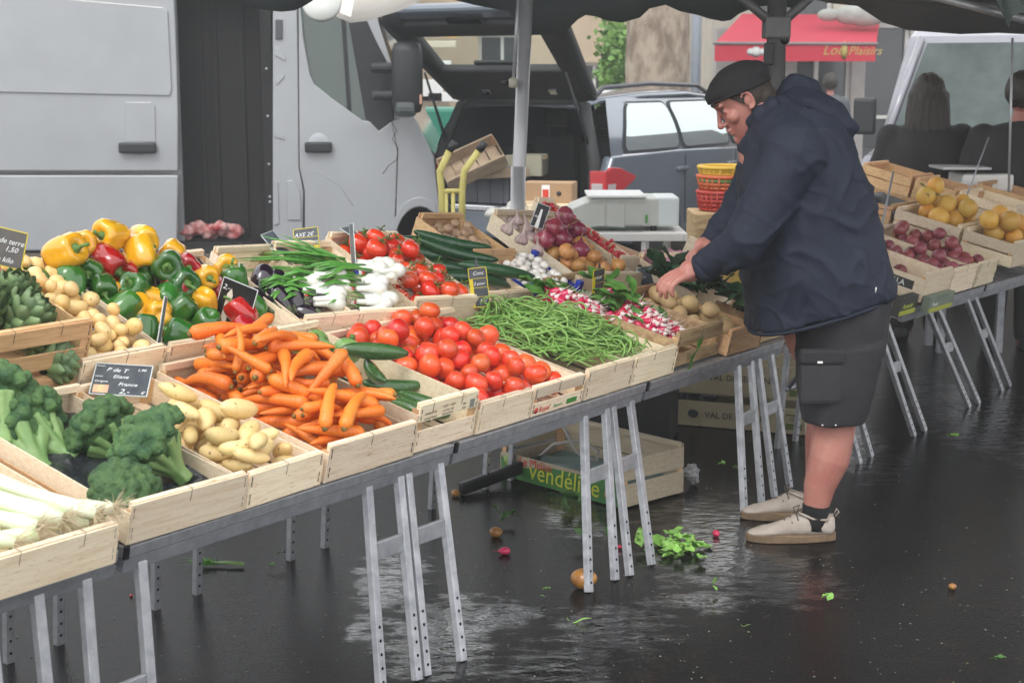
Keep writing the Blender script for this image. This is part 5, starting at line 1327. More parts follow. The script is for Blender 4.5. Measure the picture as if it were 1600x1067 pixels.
# cucumbers: lie along the crate, tips to the lower right
p = Pile(cM('cuc'), .29, .46, .03)
for j, (x, y, a) in enumerate(((.10, .36, -28), (.16, .22, -32), (.12, .14, -20), (.17, .30, -38), (.20, .12, -24), (.13, .42, -25), (.19, .36, -30))):
    R = (Euler((0, 0, R_(a))).to_matrix() @ Euler((0, R_(90), 0)).to_matrix())
    link('cucumber', KIND['cucumber'][j % 3][0], None, p.put('cucumber', j % 3, x, y, R, 1.0), ['cucumber lying along the back left of its crate', 'cucumber in the middle of the bottom layer', 'cucumber lowest at the front, near the price board', 'cucumber across the middle, tip towards the mushrooms', 'front cucumber lying on the others', 'cucumber on top at the very back', 'topmost cucumber in the middle of the crate'][j], 'cucumber', 'cucumbers')
# mushrooms
p = Pile(MBL, .27, .27, .032)
for o in heap(p, 'white_mushroom', 70, 'white button mushroom in the blue tray', 'mushroom', 'white button mushrooms', rot='up', tgt=mound(.27, .27, .03, 0), tries=5):
    pass
p = Pile(cM('cham'), .22, .34, .03)
heap(p, 'brown_mushroom', 34, 'brown mushroom in the crate at the back', 'mushroom', 'brown mushrooms', rot='up', tgt=mound(.22, .34, .03, 0), tries=5)
p = Pile(cM('berry'), .10, .58, .05)
heap(p, 'berry', 90, 'small red berry in the narrow crate', 'berry', 'red berries', tgt=None, tries=3)

# peppers
def pepper_mesh(i, m):
    rs = np.random.RandomState(i + 50); lob = 3 if i % 3 == 0 else 4
    q = MB(); prof = []; H = .088 + .012 * rs.rand(); r = .042 + .003 * rs.rand(); n = 14
    P = [(.12, .84), (.34, .93), (.62, .985), (.85, .94), (.98, .80), (1.0, .60), (.97, .40), (.90, .22), (.80, .10), (.62, .02), (.40, .0), (.18, .06), (.06, .10)]
    def fn(a, t): 
        c = abs(math.cos(lob * a / 2 + i)); return (.84 + .20 * c ** .55) * (1 + .05 * math.sin(a + i))
    q.lathe([(x * r, (y - .5) * H) for x, y in P], 32, fn=fn)
    me = q.mesh('pepper', [m]); lumpy(me, .006, 20, i * 2.3)
    return me
def stem_mesh(i):
    q = MB(); q.lathe([(.016, .036), (.013, .041), (.006, .045), (.0045, .055)], 9, fn=lambda a, t: 1 + (.2 * math.cos(5 * a) if t < .4 else 0)); q.tube([(0, 0, .053), (.003, .001, .062), (.010, .002, .072)], [.0046, .0042, .0055], 8)
    return q.mesh('stem', PSTEM)
PEP = {}
for nm, m in (('yellow', PEPY), ('green', PEPG), ('red', PEPR)): PEP[nm] = [pepper_mesh(i, m) for i in range(4)]
STM = stem_mesh(0)
KIND['pepper'] = [(None, [((0, 0, -.006), .040)])]
def pep(colr, Y, px, py, rot, k=1.0, label='', i=0):
    k *= 1.02; o = link('pepper', PEP[colr][i], None, Matrix.LocRotScale(at(px, py, Y), Euler([R_(a) for a in rot]), Vector((k, k, k))), label, 'pepper')
    link('stem', STM, o); return o
def pv(u, v, w=.12):
    return (MT2 @ Vector((u, v, w))).y
# stated one by one: colour, crate position (u, v in the second row), place, tilt
PL = [
 ('yellow', -.42, .34, 100, 396, (70, 10, 60), 1.22, 'big orange yellow pepper at the left of the heap', 1),
 ('yellow', -.22, .42, 172, 369, (60, -75, 10), 1.12, 'yellow pepper on top of the heap, stem to the left', 2),
 ('yellow', -.12, .42, 222, 375, (100, 30, 40), 1.05, 'yellow pepper behind the one at the right of the summit', 0),
 ('yellow', -.14, .34, 222, 398, (150, 20, 60), 1.12, 'smooth yellow pepper at the right of the summit', 3),
 ('yellow', -.04, .40, 268, 394, (110, 60, 20), .95, 'yellow pepper half hidden behind the green ones at the right', 1),
 ('yellow', -.30, .40, 130, 382, (80, 10, 10), .95, 'yellow pepper tucked between the two top ones', 1),
 ('yellow', -.22, .08, 216, 487, (165, -10, 30), 1.05, 'yellow pepper at the front of the heap with its tip up', 3),
 ('red', -.24, .30, 168, 412, (120, 0, 60), 1.20, 'red pepper under the top yellow one', 0),
 ('red', -.18, .27, 190, 425, (100, 40, 30), 1.0, 'dark red pepper in the hollow of the heap', 1),
 ('red', -.02, .28, 290, 415, (100, 40, 30), 1.0, 'red pepper at the right end behind the black board', 2),
 ('green', -.36, .20, 108, 443, (172, 0, 20), 1.08, 'dark green pepper standing upside down at the left', 0),
 ('green', -.29, .18, 159, 449, (120, 20, 40), .92, 'small green pepper with its lobes forward', 1),
 ('green', -.20, .16, 210, 452, (60, 0, -10), 1.08, 'green pepper with its stem facing forward', 2),
 ('green', -.11, .28, 262, 417, (80, -70, 20), 1.18, 'long green pepper lying with its stem to the left', 3),
 ('green', -.07, .20, 280, 440, (100, 60, 50), 1.16, 'green pepper lying across in the right of the heap', 1),
 ('green', -.10, .12, 262, 468, (110, 30, 10), 1.15, 'pale green pepper in the middle of the right side', 3),
 ('green', -.08, .05, 285, 498, (150, 10, 10), 1.15, 'glossy green pepper at the front by the black board', 0),
 ('green', -.42, .30, 45, 424, (100, 20, 10), .95, 'dark green pepper in the left back corner', 2),
 ('green', -.40, .22, 60, 442, (90, 60, 10), .95, 'dark green pepper in the left corner against the side board', 0),
 ('green', -.27, .10, 158, 484, (95, 80, 150), .92, 'green pepper lying low along the front left', 3),
 ('green', -.19, .05, 185, 492, (95, 20, 10), .80, 'small green pepper low at the front', 1),
 ('green', .01, .04, 318, 500, (95, 50, 10), .95, 'green pepper showing under the black board', 2),
 ('green', -.30, .28, 140, 425, (95, 50, 10), .95, 'dark green pepper deep in the middle', 1),
 ('green', .07, .20, 366, 441, (4, -8, 30), 1.02, 'squat green pepper standing on the yellow ones by the aubergines', 2),
 ('yellow', .10, .28, 352, 420, (80, 40, 10), 1.0, 'yellow pepper behind the squat green one', 0),
 ('yellow', .08, .10, 376, 482, (100, 60, 40), .95, 'yellow pepper in front of the squat green one', 1),
 ('yellow', .00, .22, 322, 432, (100, 60, 40), .85, 'yellow pepper half hidden behind the black board', 3),
]
for c, u, v, px, py, rot, k, lab, i in PL: pep(c, pv(u, v), px, py, rot, k, lab, i)
# filler peppers low in the crate so the heap has a body
p = Pile(cM('pep'), .54, .52, .02)
for j in range(26):
    i, M = p.drop('pepper', rot='any', tries=6, pack=.9)
    if (p.c[-1, 2]) < .085:
        lx = ('left', 'middle', 'right')[min(2, int(p.c[-1, 0] / .18))] + ' ' + ('front', 'back')[int(p.c[-1, 1] > .26)]
        cc = ('green', 'green', 'yellow', 'red')[j % 4]
        o = link('pepper', PEP[cc][j % 4], None, M, cc + ' pepper deep in the wide pepper crate, ' + lx, 'pepper', cc + ' peppers deep in the crate'); link('stem', STM, o)
    else:
        p.c = p.c[:-1]; p.r = p.r[:-1]
# aubergines
def egg_mesh(i):
    q = MB(); P = [(.03, -1), (.5, -.93), (.85, -.7), (1.0, -.35), (.95, 0), (.78, .35), (.58, .65), (.45, .88), (.2, .99), (.03, 1.0)]
    q.lathe([(a * .036, b * .062) for a, b in P], 20); return q.mesh('aubergine', EGGP)
EG = egg_mesh(0)
q = MB(); q.lathe([(.024, .036), (.020, .052), (.012, .062), (.006, .068), (.005, .085)], 20, fn=lambda a, t: 1 + (.28 * math.cos(5 * a) if t < .3 else 0) if t < .3 else 1); EGC = q.mesh('calyx', EGGC)
for px, py, u, v, rot, k, lab in ((408, 442, .14, .30, (30, 200, 10), 1.05, 'aubergine leaning at the back left'), (432, 450, .18, .26, (20, 190, 20), 1.0, 'aubergine standing blunt end up in the middle'), (438, 468, .18, .15, (40, 170, 50), 1.05, 'aubergine lying in front of the middle one'), (462, 470, .22, .14, (30, 160, 10), 1.05, 'rounded aubergine at the right front'), (404, 472, .12, .12, (60, 190, 40), .95, 'aubergine low beside the yellow pepper'), (494, 472, .27, .10, (80, 30, -60), .85, 'aubergine with its calyx to the right, next to the onions'), (420, 480, .15, .08, (80, 190, 40), .95, 'aubergine lowest at the front board'), (478, 490, .25, .06, (80, 190, 80), .9, 'aubergine under the right front one')):
    o = link('aubergine', EG, None, Matrix.LocRotScale(at(px, py, pv(u, v, .08)), Euler([R_(a) for a in rot]), Vector((k, k, k))), lab, 'aubergine', 'aubergines'); link('calyx', EGC, o)

# vine tomatoes with green trusses
VT = [ellips('vine_tomato', TOMR, .034 + .002 * i, .031, i, 22, 14, amp=.002, fq=15, dent=.05) for i in range(3)]
KIND['vine_tomato'] = VT
def truss_mesh():
    q = MB(); 
    for j in range(5):
        a = j * 1.257; q.tube([(0, 0, .033), (math.cos(a) * .012, math.sin(a) * .012, .037), (math.cos(a) * .024, math.sin(a) * .024, .034 + .004 * (j % 2))], [.0022, .002, .0006], 5)
    q.tube([(0, 0, .032), (.001, 0, .046), (.012, .004, .055)], [.0022, .0025, .003], 6); return q.mesh('calyx', TSTEM)
TR = truss_mesh()
p = Pile(cM('vine'), .315, .52, .01)
vt = heap(p, 'vine_tomato', 40, 'glossy vine tomato in the crate behind the beans', 'tomato', 'vine tomatoes', rot='up', tgt=mound(.315, .52, .06, .04), tries=8, pack=.95)
for o in vt: link('calyx', TR, o)
for j in range(8):
    a, b = vt[16 + j * 2], vt[17 + j * 2]
    pa = a.matrix_world @ Vector((0, 0, .05)); pb = pa + Vector((rng.uniform(-.07, .07), rng.uniform(-.05, .05), rng.uniform(-.01, .01)))
    q = MB(); mid = (pa + pb) / 2 + Vector((0, 0, .014)); q.tube([pa - pa, mid - pa, pb - pa], [.0028, .003, .002], 6)
    for s in (.3, .6): 
        c = (pb - pa) * s + Vector((0, 0, .012)); q.tube([c, c + Vector((rng.uniform(-.02, .02), rng.uniform(-.02, .02), -.012))], [.002, .001], 5)
    o = q.build('tomato_truss', TSTEM, label='bent green truss stalk among the vine tomatoes', cat='stalk', group='truss stalks'); o.location = pa

# green beans: deep layer as one part, the top 300 one by one
def bean_mesh(i):
    rs = np.random.RandomState(i + 9); L = .095 + .02 * rs.rand(); c = rs.normal(0, .010); c2 = rs.normal(0, .006); pts = []; rad = []
    for j in range(8):
        t = j / 7; s = t * 2 - 1; pts.append((c * (1 - s * s), c2 * math.sin(s * 3), s * L / 2)); rad.append(.0031 * (1 - .75 * abs(s) ** 5))
    q = MB(); q.tube(pts, rad, 6); return q.mesh('green_bean', BEAN), [(pts[j], .0033) for j in (0, 2, 5, 7)]
reg('green_bean', bean_mesh, 7)
p = Pile(cM('bean1'), .565, D1, .070)
HB = lambda x, y: .15 * (1 - (2 * x / .565 - 1.05) ** 2 * .55) * (1 - (2 * y / D1 - 1) ** 2 * .6) + .03 * y
deep = MB(); bsrc = [(k[0], [tuple(v.co) for v in k[0].vertices], [tuple(f.vertices) for f in k[0].polygons]) for k in KIND['green_bean']]
for j in range(640):
    i, M = p.drop('green_bean', rot='lie', tilt=9, tries=6, tgt=HB, sc=(1.0, 1.3), pack=.9); deep.add(bsrc[i][1], bsrc[i][2], 0, True, M)
deep.build('green_beans', BEAN, label='deep layer of green beans filling the white veneer crates', cat='beans', kind='stuff')
heap(p, 'green_bean', 300, 'thin green bean on top of the heap in the white crates', 'bean', 'green beans on top', rot='lie', tilt=12, tries=6, tgt=HB, sc=(1.0, 1.3), pack=.9)

# radish bunches
def radish_mesh(i):
    q = MB(); P = [(.0010, -.028), (.0015, -.023), (.0045, -.018), (.0086, -.011), (.0112, -.002), (.0112, .009), (.0090, .017), (.0050, .0205), (.001, .0215)]
    q.lathe(P, 10, mis=[1, 1, 1, 0, 0, 0, 0, 0, 0]); q.tube([(0, 0, -.027), (.003, .002, -.036), (.008 * (1 if i else -1), .004, -.046)], [.0010, .0007, .0004], 4, mi=1)
    me = q.mesh('radish', [RADI, RADW]); return me
RM = [radish_mesh(0), radish_mesh(1)]
def leaf_mesh(L, W, i, m, name='leaf', wav=.006):
    q = MB(); n = 7; vs = []; fs = []
    for j in range(n):
        t = j / (n - 1); w_ = W * math.sin(math.pi * min(1, t * .92 + .06)) * (1 if t > .25 else t * 3.2 + .08)
        for s in (-1, -.5, 0, .5, 1):
            vs.append((s * w_, t * L, .25 * L * t * t * -1 + wav * math.sin(j * 2 + s * 4 + i) + abs(s) * W * .25 + .3 * L * t))
    for j in range(n - 1):
        for k in range(4): fs.append((j*5+k, j*5+k+1, (j+1)*5+k+1, (j+1)*5+k))
    q.add(vs, fs, 0, True); return q.mesh(name, m)
RLF = [leaf_mesh(.11, .022, i, RADL) for i in range(3)]
def radish_bunch(M, n, label, seed, leaves=5, spread=.05):
    rs = np.random.RandomState(seed); e = empty('radish_bunch', M, label, 'radishes', 'bunches of pink radishes')
    pts = []
    t = 0
    while len(pts) < n and t < 900:
        t += 1; c = np.array([rs.uniform(-1, 1) * spread, rs.uniform(-.8, .8) * spread, 0]); c[2] = .012 + .035 * max(0, 1 - (c[0]**2 + c[1]**2) / spread**2) * rs.rand()
        if all(np.linalg.norm(c - o) > .0185 for o in pts):
            pts.append(c)
            d = Vector((c[0] * 8 + rs.normal(0, .45), -.8 + c[1] * 8, .55 + rs.normal(0, .35))).normalized()   # root tips fan out to the front
            k = rs.uniform(1.05, 1.35)
            link('radish', RM[len(pts) % 2], e, Matrix.Translation(Vector(c)) @ (-d).to_track_quat('Z', 'Y').to_matrix().to_4x4() @ Matrix.Scale(k, 4))
    for j in range(leaves):
        link('leaf', RLF[j % 3], e, MX((rs.normal(0, .02), .03, .012 + .008 * j), (R_(rs.uniform(-5, 15)), R_(rs.normal(0, 20)), R_(rs.normal(0, 40))), rs.uniform(.9, 1.2)))
    return e
for j, (px, py, u, v, n, sp, lab, yw, lv) in enumerate((
  (905, 474, 1.18, .50, 22, .05, 'radish bunch at the back left of the stained crate', 30, 5),
  (862, 462, 1.12, .58, 18, .05, 'radish bunch behind the green beans at the far left', 60, 3),
  (880, 470, 1.14, .50, 20, .05, 'radish bunch at the left with tips towards the beans', 10, 3),
  (915, 483, 1.26, .42, 24, .055, 'radish bunch hanging down beside the beans', 20, 4),
  (952, 462, 1.40, .50, 16, .04, 'radish bunch lying behind the yellow edged board', -20, 4),
  (968, 500, 1.35, .30, 26, .055, 'radish bunch in the middle of the crate', 20, 6),
  (1010, 498, 1.44, .22, 26, .052, 'big radish bunch with its leaves behind, front middle', 0, 5),
  (1020, 512, 1.43, .14, 26, .052, 'radish bunch low in the front middle', 20, 2),
  (1045, 518, 1.50, .10, 24, .05, 'radish bunch at the front corner of the crate', -10, 3),
  (990, 482, 1.42, .32, 12, .04, 'radish bunch mostly under its green leaves', 0, 8))):
    Y = (MT @ Vector((u, v, .10))).y
    radish_bunch(Matrix.Translation(at(px, py + 6, Y)) @ MT.to_3x3().to_4x4() @ Matrix.Rotation(R_(yw), 4, 'Z') @ Matrix.Rotation(R_(8), 4, 'X'), n, lab, j, lv, sp)
for px, py, u, v, rz, lab in ((1090, 557, 1.40, -.015, 180, 'radish leaf hanging over the stained front board'), (1100, 535, 1.45, -.01, 160, 'feathery green sprig hanging through the gap of the radish crate'), (1085, 575, 1.38, -.02, 190, 'pointed leaf dangling above the table rail')):
    o = link('hanging_leaf', RLF[0], None, Matrix.Translation(at(px, py - 10, (MT @ Vector((u, v, .06))).y - .01)) @ MT.to_3x3().to_4x4() @ Euler((R_(-80), 0, R_(rz - 180))).to_matrix().to_4x4() @ Matrix.Scale(.55, 4), lab, 'leaf')

# broccoli
def broccoli(i, R=.072):
    rs = np.random.RandomState(i + 3)
    c = MB(); br = MB(); H = .088
    n = 70
    heads = []
    for j in range(n):
        t = (j + .5) / n; ph = math.acos(1 - t * 1.05); a = j * 2.39996
        if ph > 1.75: continue
        rr = R * (1 + rs.normal(0, .06)); d = Vector((math.sin(ph) * math.cos(a), math.sin(ph) * math.sin(a), math.cos(ph) * .72))
        p_ = d * rr + Vector((0, 0, H)); c.ball(p_, .0115 + .005 * rs.rand(), 8, 6); heads.append(p_)
    c.ball((0, 0, H - .004), R * .80, 14, 8, sc=(1, 1, .62))
    for j in range(12):
        a = j * .53 + rs.rand() * .5; p_ = Vector((math.cos(a), math.sin(a), 0)) * R * .72 + Vector((0, 0, H * .80 + .01 * rs.rand()))
        mid = Vector((math.cos(a), math.sin(a), 0)) * R * .30 + Vector((0, 0, H * .40)); b0 = Vector((math.cos(a) * .006, math.sin(a) * .006, .012))
        br.tube([b0, mid, p_], [.011, .0075, .010], 8)
    br.lathe([(.016, -.012), (.0175, -.010), (.018, .02), (.015, .045), (.011, .075)], 12, fn=lambda a, t: 1 + .1 * math.cos(5 * a))
    return c, br
BRO = []
for i in range(3):
    c, br = broccoli(i)
    o = fuse(c, 'florets', BROC, .0032, 2, disp=lambda p_, s=i * 5.: .0022 * nz(p_, 170, s) + .0015 * nz(p_, 420, s))
    b = fuse(br, 'stalk', BROS, .003, 3)
    BRO.append((o.data, b.data)); bpy.data.objects.remove(o); bpy.data.objects.remove(b)
BL = [(66, 735, -1.10, .42, (80, 10, -8), 1.55, 'large broccoli head at the left with its pale stalk towards us', 0),
      (110, 715, -1.02, .46, (76, 20, 22), 1.45, 'broccoli head with its stalk pointing down right, second from the left', 1),
      (205, 722, -.92, .36, (62, 12, 20), 1.2, 'broccoli head standing in the middle of the crate', 2),
      (285, 745, -.90, .16, (50, -5, 35), 1.25, 'broccoli head at the right front against the crate end', 0),
      (158, 800, -1.07, .14, (-48, 0, 0), 1.12, 'broccoli head lying crown up at the front', 1),
      (5, 690, -1.16, .52, (60, 0, -20), 1.35, 'broccoli crown cut by the left edge of the photo', 2)]
for px, py, u, v, rot, k, lab, i in BL:
    e = empty('broccoli', Matrix.Translation(at(px, py, (MT @ Vector((u, v, .07))).y)) @ MT.to_3x3().to_4x4() @ Euler([R_(a) for a in (-rot[0], rot[1], rot[2])]).to_matrix().to_4x4() @ Matrix.Scale(k, 4), lab, 'broccoli')
    link('florets', BRO[i][0], e); link('stalk', BRO[i][1], e)
# dark film in the broccoli crate
FILM = mat('dark_film', (.012, .014, .016), (.035, .04, .045), scale=18, rough=.22, bump=.006, bscale=24)
q = MB(); n = 26; vs = []
for j in range(n + 1):
    for i in range(n + 1):
        x = .006 + .333 * i / n; y = .012 + (D1 - .03) * j / n; vs.append((x, y, .020 + .022 * nz((x, y, 0), 22, 3) + .008 * nz((x, y, 0), 60, 5) + .02 * (abs(i / n * 2 - 1) ** 4)))
q.add(vs, [(j*(n+1)+i, j*(n+1)+i+1, (j+1)*(n+1)+i+1, (j+1)*(n+1)+i) for j in range(n) for i in range(n)], 0, True)
q.build('film_liner', FILM, None, cM('broc'), label='crumpled dark film lining the broccoli crate', cat='film')

# artichokes
def bract_mesh():
    q = MB(); n = 6; vs = []; fs = []
    for j in range(n):
        t = j / (n - 1); w_ = .023 * (math.sin(math.pi * (t * .78 + .16)) ** .7) * (1 - .15 * t)
        if j == n - 1: w_ = .0012
        for s in (-1, -.5, 0, .5, 1): vs.append((s * w_, .010 * (1 - s * s) * (1 if t < .9 else .3) + .012 * t * t, t * .052))
    for j in range(n - 1):
        for k in range(4): fs.append((j*5+k, j*5+k+1, (j+1)*5+k+1, (j+1)*5+k))
    m = len(vs); vs += [(x, y - .0025, z) for x, y, z in vs]; fs += [tuple(a + m for a in f[::-1]) for f in fs]
    q.add(vs, fs, 0, True); return q.mesh('bract', ARTI)
BRM = bract_mesh()
def artichoke(M, label, k=1.0):
    e = empty('artichoke', M @ Matrix.Scale(k, 4), label, 'artichoke')
    q = MB(); q.ball((0, 0, .048), .040, 14, 10, sc=(1, 1, 1.1)); q.build('heart', ARTI, e)
    q = MB(); q.tube([(0, 0, .012), (0, 0, -.05)], [.016, .013], 10); q.build('stem', BROS, e)
    j = 0
    for ring, (nb, r, z, tl, s) in enumerate(((9, .036, .004, 40, 1.0), (10, .041, .018, 26, 1.0), (10, .040, .034, 12, 1.0), (9, .034, .050, -4, .95), (7, .025, .062, -20, .8), (5, .014, .072, -32, .6))):
        for b in range(nb):
            a = 6.283 * b / nb + ring * .35
            link('bract', BRM, e, Matrix.Rotation(a, 4, 'Z') @ Matrix.Translation((0, r - .006, z)) @ Matrix.Rotation(R_(-tl), 4, 'X') @ Matrix.Scale(s, 4))
    return e
def AM(px, py, u, v, rot, w=.2): return Matrix.Translation(at(px, py, (MT @ Vector((u, v, w))).y)) @ MT.to_3x3().to_4x4() @ Euler([R_(a) for a in rot]).to_matrix().to_4x4()
artichoke(AM(14, 520, -1.0, .88, (30, 25, 10)), 'big green artichoke at the left edge, its tip to the right', 1.25)
artichoke(AM(48, 545, -.92, .84, (60, 60, 10)), 'artichoke lying low behind the slotted crate board', .95)
artichoke(AM(-30, 500, -1.08, .95, (20, -20, 10)), 'artichoke beyond the left edge of the crate', 1.15)
artichoke(AM(66, 570, -.90, .70, (80, 30, 70), .05), 'artichoke seen through the slot of the lower crate', .9)
artichoke(AM(20, 480, -1.0, 1.0, (10, -10, 10)), 'artichoke with its dark tip rising at the back', 1.0)

# leeks with root beards
def leek(M, L, label, seed, green=.35, r=.017):
    rs = np.random.RandomState(seed); e = empty('leek', M, label, 'leek')
    q = MB(); b = rs.normal(0, .015); pts = [(b * math.sin(t * 2.5), 0, t * L) for t in np.linspace(0, 1 - green, 8)]; q.tube(pts, [r * .75, r * 1.12] + [r] * 6, 14); q.build('shaft', LEEKW, e)
    q = MB(); p0 = Vector(pts[-1]); q.tube([p0, p0 + Vector((0, 0, L * green * .5)), p0 + Vector((.01, 0, L * green))], [r, r * 1.2, r * 1.5], 12, flat=.6); q.build('leaf', LEEKG, e)
    h = MB()
    for j in range(70):
        a = rs.rand() * 6.28; rr = r * .7 * math.sqrt(rs.rand()); d = Vector((math.cos(a) * .6 + rs.normal(0, .4), math.sin(a) * .6 + rs.normal(0, .4), -1.0)).normalized(); p_ = Vector((rr * math.cos(a), rr * math.sin(a), .002)); ln = .022 + .025 * rs.rand()
        c_ = Vector(rs.normal(0, .012, 3)); h.tube([p_, p_ + d * ln * .5 + c_ * .4, p_ + d * ln + c_], [.0008, .0006, .0004], 3, cap=False)
    h.build('root_beard', ROOTS, e, kind='stuff')
    return e
def two(p1, p2, roll=0): return MXdir(p1, p2, roll)
YL = lambda u, v, w=.1: (MT @ Vector((u, v, w))).y
leek(two(at(178, 795, YL(-1.27, .03)), at(-60, 778, YL(-1.45, .42))), .62, 'leek with its beard at the top right of the bundle', 1)
leek(two(at(152, 803, YL(-1.30, .0)), at(-60, 740, YL(-1.48, .40))), .62, 'leek lying just under the topmost one', 2, r=.016)
leek(two(at(98, 812, YL(-1.36, .02)), at(-70, 752, YL(-1.50, .34))), .55, 'thick leek with its beard hanging over the front board', 3, r=.0215)
leek(two(at(60, 822, YL(-1.42, .02, .08)), at(-80, 792, YL(-1.55, .3))), .5, 'leek low at the left front', 4, green=.5)
leek(two(at(140, 815, YL(-1.30, .02, .07)), at(-80, 815, YL(-1.55, .3, .07))), .6, 'pale leek under the two long ones', 5, r=.018)
leek(two(at(115, 800, YL(-1.36, .10, .08)), at(-70, 725, YL(-1.5, .5, .08))), .6, 'greenish leek at the back of the crate', 6, green=.45)
leek(two(at(60, 835, YL(-1.42, .0, .06)), at(-80, 850, YL(-1.6, .2, .06))), .5, 'leek at the bottom of the crate by the front board', 7, r=.018)
leek(two(at(25, 848, YL(-1.48, .0, .06)), at(-120, 812, YL(-1.6, .2, .06))), .45, 'leek at the far bottom left', 8, r=.016)

# spring onions: green leaves to the left, white bulbs and beards to the right
def spring_onions(M, n, label, seed, W=.05, Lg=.26, ribbon=True):
    rs = np.random.RandomState(seed); e = empty('spring_onions', M, label, 'onions', 'bunches of white spring onions')
    q = MB(); q.lathe([(.005, -.026), (.018, -.020), (.0245, -.004), (.023, .010), (.013, .024), (.009, .040), (.008, .075)], 14); bm_ = q.mesh('bulb', ONW)
    h = MB()
    for j in range(n):
        f = (j + .5) / n * 2 - 1; x = f * W; z = .022 + .03 * (1 - f * f) * rs.rand() + .018 * (j % 2)
        a = -f * 14 + rs.normal(0, 5); Mb_ = MX((x, rs.normal(0, .014), z), (0, 0, R_(a))) @ Matrix.Rotation(R_(-90), 4, 'X')
        link('bulb', bm_, e, Mb_ @ Matrix.Scale(rs.uniform(.9, 1.2), 4))
        for k in range(34):
            aa = rs.rand() * 6.28; p_ = Vector((.005 * math.cos(aa), .005 * math.sin(aa), -.024)); d = Vector((rs.normal(0, .5), rs.normal(0, .5), -1)).normalized(); ln = .02 + .03 * rs.rand()
            h.tube([Mb_ @ p_, Mb_ @ (p_ + d * ln * .5 + Vector(rs.normal(0, .004, 3))), Mb_ @ (p_ + d * ln + Vector(rs.normal(0, .009, 3)))], [.0009, .0007, .0004], 3, cap=False)
        for k in range(2):
            q = MB(); x1 = f * W * .55; bend = rs.normal(0, .02)
            q.tube([(x * .9, .07, z), (x1, .12, z + .004), (x1 + bend * .4 + f * .01, .12 + Lg * .5, z + .012), (x1 + bend + f * .03, .12 + Lg, z - .012 * k)], [.007, .0075, .0085, .0015], 7, flat=.6); q.build('leaf', ONG, e)
    h.build('root_beard', ROOTS, e, kind='stuff')
    if ribbon:
        for k, (c, y0) in enumerate(((RED_P, .095), (WHITE_P, .107), (BLU_P, .119))):
            q = MB(); q.lathe([(W * .62, 0), (W * .62, .012)], 20, M=MX((0, y0, .034), (R_(-90), 0, 0), (1, .52, 1))); q.build('ribbon_band', c, e)
    return e
def OM(px, py, u, v, rz, w=.11): return Matrix.Translation(at(px, py, (MT2 @ Vector((u, v, w - .04))).y)) @ MT2.to_3x3().to_4x4() @ Matrix.Rotation(R_(rz), 4, 'Z') @ Matrix.Translation((0, 0, -.02))
spring_onions(OM(596, 428, .44, .30, 78), 9, 'spring onions at the back with their beards to the right', 1, .045, .15)
spring_onions(OM(585, 455, .42, .20, 70), 9, 'spring onions in the middle of the crate', 2, .048, .12)
spring_onions(OM(592, 478, .44, .10, 66), 9, 'spring onions with hanging beards at the right front', 3, .045, .10)
spring_onions(OM(520, 470, .34, .08, 60), 8, 'spring onions at the front beside the aubergines', 4, .045, .07)
spring_onions(OM(530, 448, .36, .20, 72), 8, 'spring onions under the middle bunch', 5, .045, .10)
spring_onions(OM(490, 458, .30, .16, 72), 7, 'spring onions furthest left, next to the aubergines', 6, .04, .07)
# a loose sheaf of leaves at the back left
for j in range(30):
    rs = np.random.RandomState(j + 100); a = at(500 + rs.uniform(-20, 50), 412 + rs.uniform(-10, 14), pv(.36, .40, .09)); b = a + Vector((-.14 - .14 * rs.rand(), .05 * rs.normal(), .03 + .03 * rs.normal()))
    q = MB(); q.tube([Vector((0, 0, 0)), (b - a) * .5 + Vector((0, 0, .01)), b - a], [.006, .007, .0012], 6, flat=.6)
    o = q.build('onion_leaf', ONG, label='long green onion leaf in the sheaf behind the bulbs', cat='leaf', group='loose onion leaves'); o.location = a

# red onions, garlic, yellow onions
def onion_mesh(i, m, r=.040):
    q = MB(); P = [(.06, -.92), (.45, -.84), (.85, -.5), (1.0, -.05), (.92, .38), (.62, .72), (.28, .92), (.13, 1.12), (.10, 1.30)]
    q.lathe([(a * r, b * r * .92) for a, b in P], 20, fn=lambda a, t: 1 + .02 * math.cos(7 * a + i)); q.tube([(0, 0, r * 1.15), (.004, 0, r * 1.5), (.012, .004, r * 1.75)], [r * .11, r * .07, r * .03], 6, mi=1)
    for k in range(4): q.tube([(0, 0, -r * .84), (rng.normal(0, .006), rng.normal(0, .006), -r * 1.05)], .0008, 3, mi=1, cap=False)
    return q.mesh('onion', [m, DRYT]), [((0, 0, 0), r * .95)]
KIND['red_onion'] = [onion_mesh(i, REDO, .043) for i in range(3)]
KIND['yellow_onion'] = [onion_mesh(i, YONI, .034) for i in range(3)]
def garlic_mesh(i):
    q = MB(); P = [(.1, -.75), (.7, -.72), (1.0, -.3), (.9, .15), (.55, .55), (.22, .95), (.15, 1.6), (.13, 2.1)]
    q.lathe([(a * .027, b * .027) for a, b in P], 24, fn=lambda a, t: 1 + (.09 * math.cos(7 * a) if t < .7 else 0)); return q.mesh('garlic', GARL), [((0, 0, 0), .026)]
KIND['garlic'] = [garlic_mesh(i) for i in range(2)]
p = Pile(cM('redon'), .33, .58, .03)
heap(p, 'garlic', 9, 'papery garlic bulb at the left back of the onion crate', 'garlic', 'garlic bulbs', rot='any', area=(0, .16, .30, .58), tries=5)
heap(p, 'red_onion', 6, 'glossy red onion in the onion crate', 'onion', 'red onions', rot='any', area=(.10, .33, .26, .50), tries=6)
heap(p, 'yellow_onion', 15, 'yellow onion at the front of the onion crate', 'onion', 'yellow onions', rot='any', area=(.0, .33, 0, .32), tries=6)
